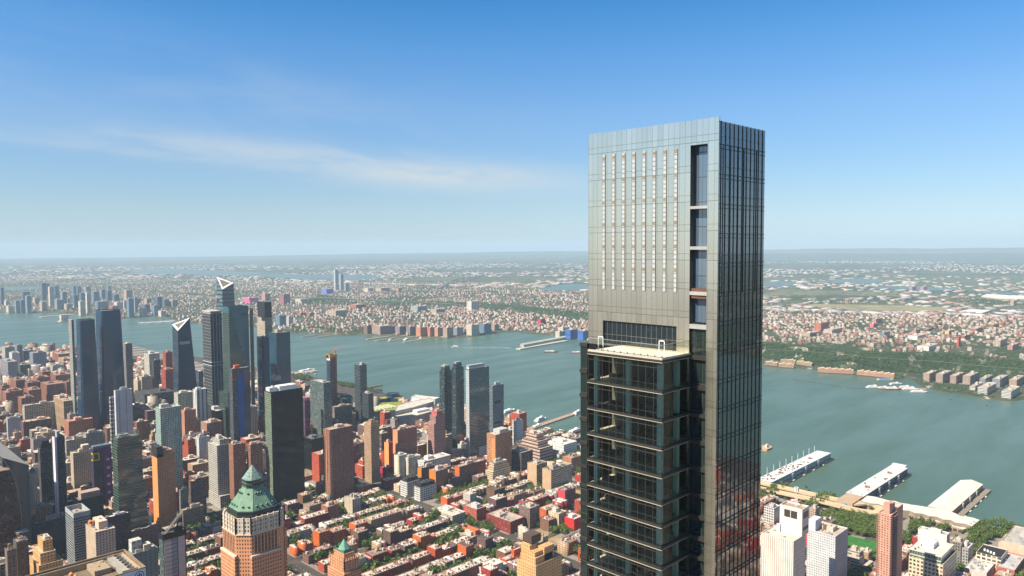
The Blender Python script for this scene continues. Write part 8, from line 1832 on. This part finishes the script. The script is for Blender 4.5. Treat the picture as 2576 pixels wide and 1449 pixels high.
def scatter(n, rf, pd, ptree, hs, ws, tone=None):
 for _ in range(n):
  th = rn.uniform(th_lo, th_hi); r = rf(th)
  if r is None: continue
  x, y = r*cos(th), r*sin(th)
  x, y = round(x/13)*13+rn.uniform(-2, 2), round(y/11)*11+rn.uniform(-1.5, 1.5)
  if (int(x) % 78) < 13 or (int(y) % 190) < 15:
   if rn.rand() < .4: PT.append((x, y, rn.uniform(.5, .95)))
   continue
  if in_lag(x, y): continue
  dn = .5+.5*sin(x*.006+1)*sin(y*.005+2)+.25*sin(x*.021)*sin(y*.017)
  pt_ = ptree+(.35 if th < .62 and r < CLR_(th)+480 else 0)
  if rn.rand() < pt_*(1.3-dn): PT.append((x, y, rn.uniform(.6, 1.15))); continue
  if rn.rand() < pd*(.55+.6*dn) and not blocked(x, y): PH.append((x, y, rn.uniform(*ws), rn.uniform(*ws)*1.25, rn.choice(hs)))
SHR_ = lambda th: float(shore_r(th)); CLR_ = lambda th: float(cliff_r(th))
def z_hobo(th):
 if th < .62: return None
 a, b = SHR_(th)+60, CLR_(th)-40
 return rn.uniform(a, b) if b > a+120 else None
def z_plat(th): a = CLR_(th)+100; return a+(1750 if th < .62 else 3600)*rn.rand()**1.15
scatter(15000, z_hobo, .95, .30, [6, 7, 8, 9, 10, 12, 16], (7, 12)); scatter(24000, z_plat, .85, .52, [5, 6, 7, 8, 9, 10, 14], (7, 11.5))
def z_left(th): return rn.uniform(CLR_(th)+100, CLR_(th)+5200) if th > .9 else None
scatter(6000, z_left, .5, .8, [7, 8, 10, 12], (10, 20))
PH = np.array(PH); zz = land_z(PH[:, 0], PH[:, 1]); key = np.hypot(PH[:, 0], PH[:, 1]); o_ = np.argsort(key)
first = [i for i in o_ if in_view(PH[i, 0], PH[i, 1]) and not (1470 < proj(PH[i, 0], PH[i, 1], 20)[0] < 1920)][:290]; fs = set(first)
HMf = facade((1, 1, 1), (.06, .055, .055), 3, 3.1, .35, .45, objcol=True, blind=0)
HPR = []
for k, gable in enumerate((0, 1, 1)):
 t = thing('far_house', 'far house', 'house'); m = MB(); r = MB(); p = [(-.5, -.5), (.5, -.5), (.5, .5), (-.5, .5)]
 for i in range(4): j = (i+1) % 4; m.face([(*p[i], 0), (*p[j], 0), (*p[j], 1), (*p[i], 1)], [(0, 0), (11, 0), (11, 9), (0, 9)])
 if gable: r.face([(-.52, -.52, .98), (.52, -.52, .98), (.52, 0, 1.35), (-.52, 0, 1.35)]); r.face([(-.52, 0, 1.35), (.52, 0, 1.35), (.52, .52, .98), (-.52, .52, .98)]); m.face([(-.5, -.5, 1), (-.5, 0, 1.33), (-.5, .5, 1)]); m.face([(.5, -.5, 1), (.5, .5, 1), (.5, 0, 1.33)])
 else: r.face([(*a, 1.0) for a in p]); r.box(-.1, -.1, 1, .15, .2, 1.2)
 HPR.append([t, [m.build('walls', HMf, t), r.build('roof', RM, t)], False])
HN = ['white', 'sandy', 'brown', 'cream', 'dark red', 'tan', 'pale', 'grey-brown']; fi = []
for i in first:
 x, y, w, d, h = PH[i]; p = HPR[rn.randint(3)]; c = rn.randint(8); f = rn.randint(7)
 if not p[2]: r = p[0]; kids = p[1]; p[2] = True
 else:
  r = p[0].copy(); COL.objects.link(r); kids = []
  for ch in p[1]: k = ch.copy(); COL.objects.link(k); k.parent = r; kids.append(k)
 r.location = (x, y, zz[i]-.5); r.scale = (w, d, h); r.rotation_euler.z = rn.choice([0, 0, .5]); kids[0].color = (*NH[c], 1); kids[1]['roof_tone'] = list(NR[f]); r['group'] = f'{HN[c]} houses on the far bank'; r['label'] = f'small {HN[c]} house among the many on the far bank'
Bx = []
for i in range(len(PH)):
 if i in fs: continue
 x, y, w, d, h = PH[i]; c, f = NH[rn.randint(8)], NR[rn.randint(7)]; s = rn.uniform(.8, 1.1); Bx.append((x, y, zz[i]-1.5, w, d, h+1.5, 0, *c, *[v*s for v in f]))
boxes('far_houses', Bx, VW, 'dense town of small pale and reddish houses across the river', 'houses')
# warehouses and suburbs on the flats
Bx = []
for _ in range(3400):
 th = rn.uniform(th_lo, th_hi); a = CLR_(th)+(1900 if th < .62 else 2900); r = a+rn.rand()**1.5*9000; x, y = r*cos(th), r*sin(th); px, py, d = proj(x, y, 5)
 if in_lag(x, y): continue
 k = sin(x*.0011+.5)*sin(y*.0013+1.1)
 if k < (-.75 if th < .62 and r < 8500 else -.12): continue
 w = rn.uniform(25, 150)*(1+.4*(r > 8000)); s = rn.uniform(.55, 1.1); c = (.62*s, .58*s, .54*s) if rn.rand() < .8 else (.42, .24, .18); Bx.append((x, y, land_z(np.array(x), np.array(y)), w, rn.uniform(20, 70), rn.uniform(6, 12), rn.choice([0, .4, -.3]), *[v*.7 for v in c], *c))
for _ in range(9000):
 th = rn.uniform(th_lo, th_hi); r = rn.uniform(8500, 21000); x, y = r*cos(th), r*sin(th)
 if sin(x*.0007+.3)*sin(y*.0009+2)+.4*sin(x*.004)*sin(y*.003) < .05: continue
 if in_lag(x, y): continue
 s = rn.uniform(.6, 1.1); Bx.append((x, y, 3.5, rn.uniform(18, 60), rn.uniform(18, 40), rn.uniform(7, 14), 0, .5*s, .46*s, .43*s, .6*s, .57*s, .54*s))
boxes('far_warehouses', Bx, VW, 'scattered pale warehouses and suburbs on the flats towards the horizon', 'warehouses')
for lb, pts in (('big white warehouse roof by the far meadow', [(1890, 238), (2010, 215), (2250, 220), (2130, 258)]), ('very long white warehouse roofs at the far right', [(2145, 80), (2200, 60), (2590, 78), (2590, 108), (2400, 110)])): poly_block('far_warehouse', lb, 'warehouse', pts, 14, 3, plain((.5, .47, .44)), roofmat((.66, .60, .55), .15), 'R1')
# woods: cliff face and the trees of the far towns
WOOD = leafmat((.016, .050, .010), (.038, .095, .020)); WS = []
for _ in range(30000):
 th = rn.uniform(th_lo-.03, min(th_hi, .93)); r = CLR_(th)+rn.uniform(-16, 92);
 if th > .62 and rn.rand() < .3: continue
 x, y = r*cos(th), r*sin(th)
 if blocked(x, y) and r < CLR_(th)+40 and rn.rand() < .9: continue
 WS.append((x, y, float(land_z(np.array(x), np.array(y)))-2, rn.uniform(.75, 1.3)))
WS = WS[:6500]; tree_mass('cliff_woods', WS, WOOD, 'thick dark green wood on the cliff across the river', 34)
rj.shuffle(PT); PT = PT[:15000]; zs_ = land_z(np.array([p[0] for p in PT]), np.array([p[1] for p in PT])); tree_mass('far_town_trees', [(p[0], p[1], z-1, p[2]) for p, z in zip(PT, zs_)], WOOD, 'dark green trees between the far houses', 14)
def far_grove(name, label, c, pts, n, s=(.8, 1.3)):
 P = [G(*q(c, a, b), 4) for a, b in pts]; xs, ys = [p[0] for p in P], [p[1] for p in P]; S = []; k = 0
 while len(S) < n and k < n*40:
  k += 1; x, y = rj.uniform(min(xs), max(xs)), rj.uniform(min(ys), max(ys)); ins = False
  for i in range(len(P)):
   a, b = P[i], P[(i+1) % len(P)]
   if (a[1] > y) != (b[1] > y) and x < (b[0]-a[0])*(y-a[1])/(b[1]-a[1]+1e-9)+a[0]: ins = not ins
  if ins and not blocked(x, y): S.append((x, y, float(land_z(np.array(x), np.array(y)))-.5, rj.uniform(*s)))
 if S: tree_mass(name, S, WOOD, label, 34)
far_grove('shore_woods', 'leafy wooded point on the far shore, middle left', 'M1', [(345, 455), (360, 385), (560, 365), (900, 420), (1080, 400), (1080, 455), (960, 470), (830, 462), (600, 440)], 900); far_grove('far_wood', 'band of dark wood crossing the far plain', 'M1', [(450, 170), (640, 90), (1000, 150), (1500, 175), (1500, 200), (1000, 185)], 900, (1.2, 2)); far_grove('flats_wood', 'broken belt of trees on the flats beyond the hilltop town', 'R1', [(150, 95), (330, 88), (600, 112), (1000, 140), (1400, 130), (1400, 150), (1000, 162), (500, 160), (200, 140)], 420, (1.2, 2)); far_grove('park_trees', 'green shore park before the white terraces', 'R1', [(1510, 985), (1560, 940), (1700, 965), (2000, 1010), (1960, 1050), (1750, 1040)], 120, (.7, 1)); far_grove('shore_trees', 'clump of trees at the ferry landing', 'R1', [(1270, 930), (1290, 870), (1365, 880), (1340, 920)], 40); far_grove('marsh_wood', 'dark wood beyond the big white warehouse', 'R1', [(1820, 150), (1850, 110), (2100, 115), (2440, 150), (2440, 185), (2100, 180)], 500, (1.2, 2)); far_grove('shore_bushes', 'bushes along the white terraces', 'R1', [(1980, 1060), (2000, 1035), (2140, 1070), (2300, 1100), (2290, 1110), (2100, 1085)], 60, (.5, .8))
struct(road_strip([(-60, 610), (420, 640), (700, 660), (960, 688), (1300, 713), (1760, 743), (2000, 772), (2600, 815)], 54.5, 6, 'R1').build('road', plain((.17, .16, .12))))
for pts in ([(1960, 790), (2100, 792), (2250, 800), (2420, 806), (2600, 814)], [(1930, 775), (2010, 800), (2110, 850)], [(2300, 850), (2380, 810), (2420, 785)], [(900, 800), (1050, 790), (1230, 778)], [(700, 745), (900, 752), (1150, 765)], [(1090, 745), (1250, 738), (1480, 742)], [(1925, 738), (2150, 741), (2400, 748), (2600, 752)]): struct(road_strip(pts, 56 if pts[0][1] > 770 and pts[0][0] > 1900 else 44, 14, 'Q').build('road', plain((.36, .33, .29))))
# ---- docks, boats, booms
def slab(label, c, x0, y0, x1, y1, w, z=3, col=(.3, .26, .21), name='jetty'):
 A = np.array(G(*q(c, x0, y0), z)); B = np.array(G(*q(c, x1, y1), z)); d = B-A; n = np.array([-d[1], d[0]])/np.linalg.norm(d)*w/2
 t = thing(name, label, 'jetty', (A[0], A[1], 0)); m = MB(); P = [-n, d-n, d+n, n]; m.prism([tuple(p) for p in P], -1, z); m.build('deck', plain(col, .9), t); p_ = MB(); L_ = np.linalg.norm(d)
 for k in range(int(L_/20)+1): x, y = d*k*20/L_; p_.box(x-.5, y-.5, -1, x+.5, y+.5, z+1)
 p_.build('piles', plain((.1, .08, .06)), t); return t
for i, (a, b, e, f, w, s) in enumerate(((1110, 515, 1390, 478, 14, 'leftmost and longest tan jetty by the far waterfront'), (1205, 530, 1400, 498, 9, 'dark jetty beside the longest one at the far waterfront'), (1480, 545, 1755, 498, 12, 'pale jetty below the orange waterfront blocks'), (1330, 537, 1560, 492, 8, 'thin jetty with yachts by the orange waterfront blocks'), (455, 490, 620, 470, 8, 'rotted jetty by the wooded point, left one'), (600, 497, 815, 466, 8, 'rotted jetty by the wooded point, right one'), (1118, 1000, 1265, 972, 10, 'brown jetty reaching out beside the slim dark tower'), (380, 855, 610, 828, 30, 'ship pier right of the wide dark blue block'))): slab(s, 'M1', a, b, e, f, w, 3, (.36, .30, .24) if 'brown' not in s else (.2, .11, .07))
slab('brown excursion pier left of the tall skyscraper, with boats alongside', 'A2', 720, -20, 1290, -215, 16, 3, (.34, .24, .18)); slab('long grey museum pier at the far bank beside the skyscraper', 'Q', 1303, 877, 1425, 856, 26, 4, (.42, .42, .38)); slab('small landing pier by the moored ferries on the far shore', 'R1', 1310, 1000, 1590, 1015, 14, 3, (.36, .22, .18)); slab('dark floating boom curving across the right water', 'R1', 262, 918, 745, 998, 3, .8, (.06, .07, .07), 'boom'); slab('second floating boom near the ferries', 'R1', 800, 1004, 1000, 1015, 2.5, .8, (.06, .07, .07), 'boom')
def boat(label, c, x, y, L_, rz, hull=(.66, .66, .65), decks=2, col=(.72, .72, .70), name='ferry', sail=False):
 px, py = G(*q(c, x, y), 0); t = thing(name, label, 'boat', (px, py, 0), None, rz); w = L_*.13; m = MB()
 P = [(-L_*.5, -w), (L_*.3, -w), (L_*.5, 0), (L_*.3, w), (-L_*.5, w)]; m.prism([(a*.96, b*.8) for a, b in P], -.5, L_*.06, True, False, P); m.build('hull', plain(hull, .5), t); z = L_*.06
 for k in range(decks):
  s = 1-.16*k; m = MB(); m.box(-L_*.42*s, -w*.8*s, z, L_*.22*s, w*.8*s, z+2.6); m.build('deck_house', facade(col, (.05, .06, .07), 2.4, 2.6, .6, .4, blind=0), t); z += 2.6
 if decks: m = MB(); m.box(L_*.02, -w*.4, z, L_*.12, w*.4, z+2.2); m.build('wheelhouse', plain(col), t); m = MB(); m.bar((-L_*.1, 0, z), (-L_*.1, 0, z+4), .25); m.build('mast', plain((.5, .5, .5)), t)
 if sail: m = MB(); m.bar((0, 0, 0), (0, 0, L_*1.4), .3); m.build('mast', plain((.6, .6, .6)), t); m = MB(); m.face([(-.2, 0, 1.5), (-L_*.45, .3, 1.8), (-.2, 0, L_*1.35)]); m.face([(.3, 0, 1.2), (L_*.45, .1, 1.2), (.1, 0, L_*1.2)]); m.build('sails', plain((.8, .8, .78)), t)
 return t
RZ = -pi/4
f = boat('white ferry with a long wake in the open river', 'M1', 2000, 595, 34, pi*.75+.1); wk = MB(); A = np.array(G(*q('M1', 2030, 598), 0)); B = np.array(G(*q('M1', 2570, 604), 0)); d = B-A; n = np.array([-d[1], d[0]])/np.linalg.norm(d)
for k in range(40): s0, s1 = k/40, (k+1)/40; w0, w1 = 3+5*s0, 3+5*s1; wk.face([(*(A+d*s0-n*w0), .05+.004*(k % 2)), (*(A+d*s1-n*w1), .05+.004*(k % 2)), (*(A+d*s1+n*w1), .05+.004*(k % 2)), (*(A+d*s0+n*w0), .05+.004*(k % 2))])
m_, nt_, b_ = newmat('foam'); t_ = NT(nt_); ge_ = t_.node('ShaderNodeNewGeometry'); b_.inputs['Base Color'].default_value = (.7, .74, .72, 1); t_.l.new(t_.rng(t_.noise(ge_.outputs['Position'], .12, 3, .6), .42, .62, 0, .85), b_.inputs['Alpha']); wo = wk.build('wake', m_); tag(wo, 'white foam wake trailing behind the ferry', 'wake', None, 'stuff')
BT = [('small sailboat with white sails before the dark triangle-topped tower', 'L1', 1694, 515, 14, .3, 0, True, 'sailboat'), ('white yacht moored by the long grey museum pier', 'Q', 1386, 886, 60, RZ, 1, False, 'yacht'), ('dark red and white ship at the skyscraper edge', 'Q', 1452, 888, 50, RZ, 1, False, 'ship'), ('big white cruiser at the thin yacht jetty', 'M1', 1510, 522, 60, .6, 1, False, 'yacht'), ('smaller white yacht at the thin jetty', 'M1', 1350, 525, 36, .6, 1, False, 'yacht'), ('white yacht near the orange waterfront blocks', 'M1', 1660, 505, 34, .6, 1, False, 'yacht'),
('white and red ferry moored alone left of the others', 'R1', 1065, 1005, 48, RZ, 2, False, 'ferry'), ('white ferry moored in the middle of three', 'R1', 1170, 1015, 40, RZ, 2, False, 'ferry'), ('white ferry moored nearest the landing pier', 'R1', 1262, 1022, 50, RZ, 2, False, 'ferry'), ('blue-roofed white barge at the far shore', 'R1', 1185, 925, 55, RZ, 1, False, 'barge'), ('white ferry at the back of the landing pier', 'R1', 1290, 970, 46, RZ+.2, 1, False, 'ferry'), ('white ferry on the right side of the landing pier', 'R1', 1440, 1025, 52, RZ-.1, 2, False, 'ferry'), ('white ferry at the outer end of the landing pier', 'R1', 1525, 1050, 50, RZ-.1, 1, False, 'ferry'), ('second white ferry beside the landing pier', 'R1', 1390, 1010, 46, RZ-.1, 2, False, 'ferry'),
('white excursion boat at the end of the brown excursion pier', 'A2', 1255, -185, 46, .2, 2, False, 'boat'), ('white excursion boat halfway along the brown excursion pier', 'A2', 880, -120, 50, .2, 2, False, 'boat'), ('white boat at the foot of the brown excursion pier', 'A2', 850, -55, 44, .2, 1, False, 'boat'), ('pale excursion ship with red deck near the skyscraper', 'A2', 1230, 5, 62, .15, 2, False, 'ship'), ('green and white harbour boat near the skyscraper', 'A2', 1070, 12, 52, .2, 1, False, 'boat'), ('white boat behind the thin white slab', 'M1', 2540, 1245, 60, .2, 1, False, 'boat'), ('long white ship at the pier by the wide dark blue block', 'M1', 520, 835, 70, .15, 1, False, 'ship'),
('tiny dark buoy boat on the right water, upper one', 'R1', 1838, 1126, 7, 0, 1, False, 'small_boat'), ('tiny dark buoy boat on the right water, lower one', 'R1', 2200, 1184, 6, 0, 1, False, 'small_boat')]
for lb, c, x, y, L_, rz, dk, sl, nm in BT:
 dark = 'dark buoy' in lb; boat(lb, c, x, y, L_, rz, (.30, .05, .04) if 'red' in lb and 'white and red' not in lb or 'red deck' in lb else (.03, .03, .03) if dark else (.05, .25, .08) if 'green' in lb else (.66, .66, .65), dk, (.05, .05, .05) if dark else (.10, .22, .36) if 'blue-roofed' in lb else (.74, .73, .71), nm, sl)
for k, (x, y) in enumerate(((300, 868), (330, 858), (380, 866), (470, 858), (440, 870), (520, 852), (560, 872))): o = boat('small white yacht moored behind the ship pier', 'M1', x+40, y, 13, rj.uniform(-1, 1), (.7, .7, .7), 1, (.7, .7, .7), 'small_boat'); o['group'] = 'small yachts moored behind the ship pier'
# museum ferry-slip building on the long grey pier, the slip on the island pier, far bridges
A = G(1303+10, 873, 4); t = thing('pier_shed', 'long grey-green pier shed with a pointed front, on the museum pier', 'shed', (*A, 4)); B = G(1420, 853, 4); d = np.array(B)-np.array(A); t.rotation_euler.z = atan2(d[1], d[0]); L_ = np.linalg.norm(d); m = MB(); m.box(0, -10, 0, L_, 10, 11, False); m.build('walls', facade((.46, .46, .38), (.10, .11, .10), 7, 11, .4, .6, blind=0), t); m = MB(); m.face([(-1, -11, 11), (L_, -11, 11), (L_, 0, 16), (-1, 0, 16)]); m.face([(-1, 0, 16), (L_, 0, 16), (L_, 11, 11), (-1, 11, 11)]); m.face([(-1, -11, 11), (-1, 0, 16), (-1, 11, 11)]); m.build('roof', plain((.40, .42, .36)), t)
x, y = G(*q('L1', 645, 332), 3); t = thing('ventilation_house', 'small square tan ventilation house on a pier out in the left water', 'building', (x, y, 0)); m = MB(); m.box(-30, -30, -1, 30, 30, 4); m.build('base', plain((.4, .36, .3)), t); m = MB(); m.box(-20, -20, 4, 20, 20, 42); m.build('walls', facade((.56, .46, .36), (.14, .12, .1), 12, 30, .4, .5, blind=0), t)
slab('low tan breakwater pier at the far left shore', 'L1', 400, 290, 760, 262, 30, 3, (.45, .38, .28)); slab('marina jetty with boats right of the blue twin towers', 'L1', 1420, 350, 1760, 330, 40, 3, (.5, .45, .4))
for k in range(26): s = rj.random(); o = boat('small white boat packed in the far marina', 'L1', 1410+s*330, 362-s*20+rj.uniform(-14, 12), 22, rj.uniform(-.4, .4), (.7, .7, .68), 1, (.7, .7, .68), 'small_boat'); o['group'] = 'small boats packed in the far marina'
def bridge(label, pts, zs, w, col):
 P = [np.array((*G(x, y, z), z)) for (x, y), z in zip(pts, zs)]; t = thing('bridge', label, 'bridge', (P[0][0], P[0][1], 0)); m = MB(); p = MB(); o = P[0]*[1, 1, 0]
 for a, b in zip(P[:-1], P[1:]):
  m.bar(a-o, b-o, w, 5); n = max(1, int(np.linalg.norm(b-a)/130))
  for k in range(n): c = a+(b-a)*k/n-o; p.box(c[0]-4, c[1]-4, 0, c[0]+4, c[1]+4, c[2]-1)
 m.build('deck', plain(col), t); p.build('piers', plain(col), t)
bridge('long dark elevated highway crossing the far flats', [(1090, 730), (1108, 722), (1130, 708), (1150, 700), (1180, 699), (1215, 692)], [10, 20, 40, 45, 35, 15], 26, (.13, .14, .15)); bridge('low pale bridge over the far bay', [(600, 694), (660, 688), (760, 684)], [20, 30, 20], 22, (.3, .32, .34))
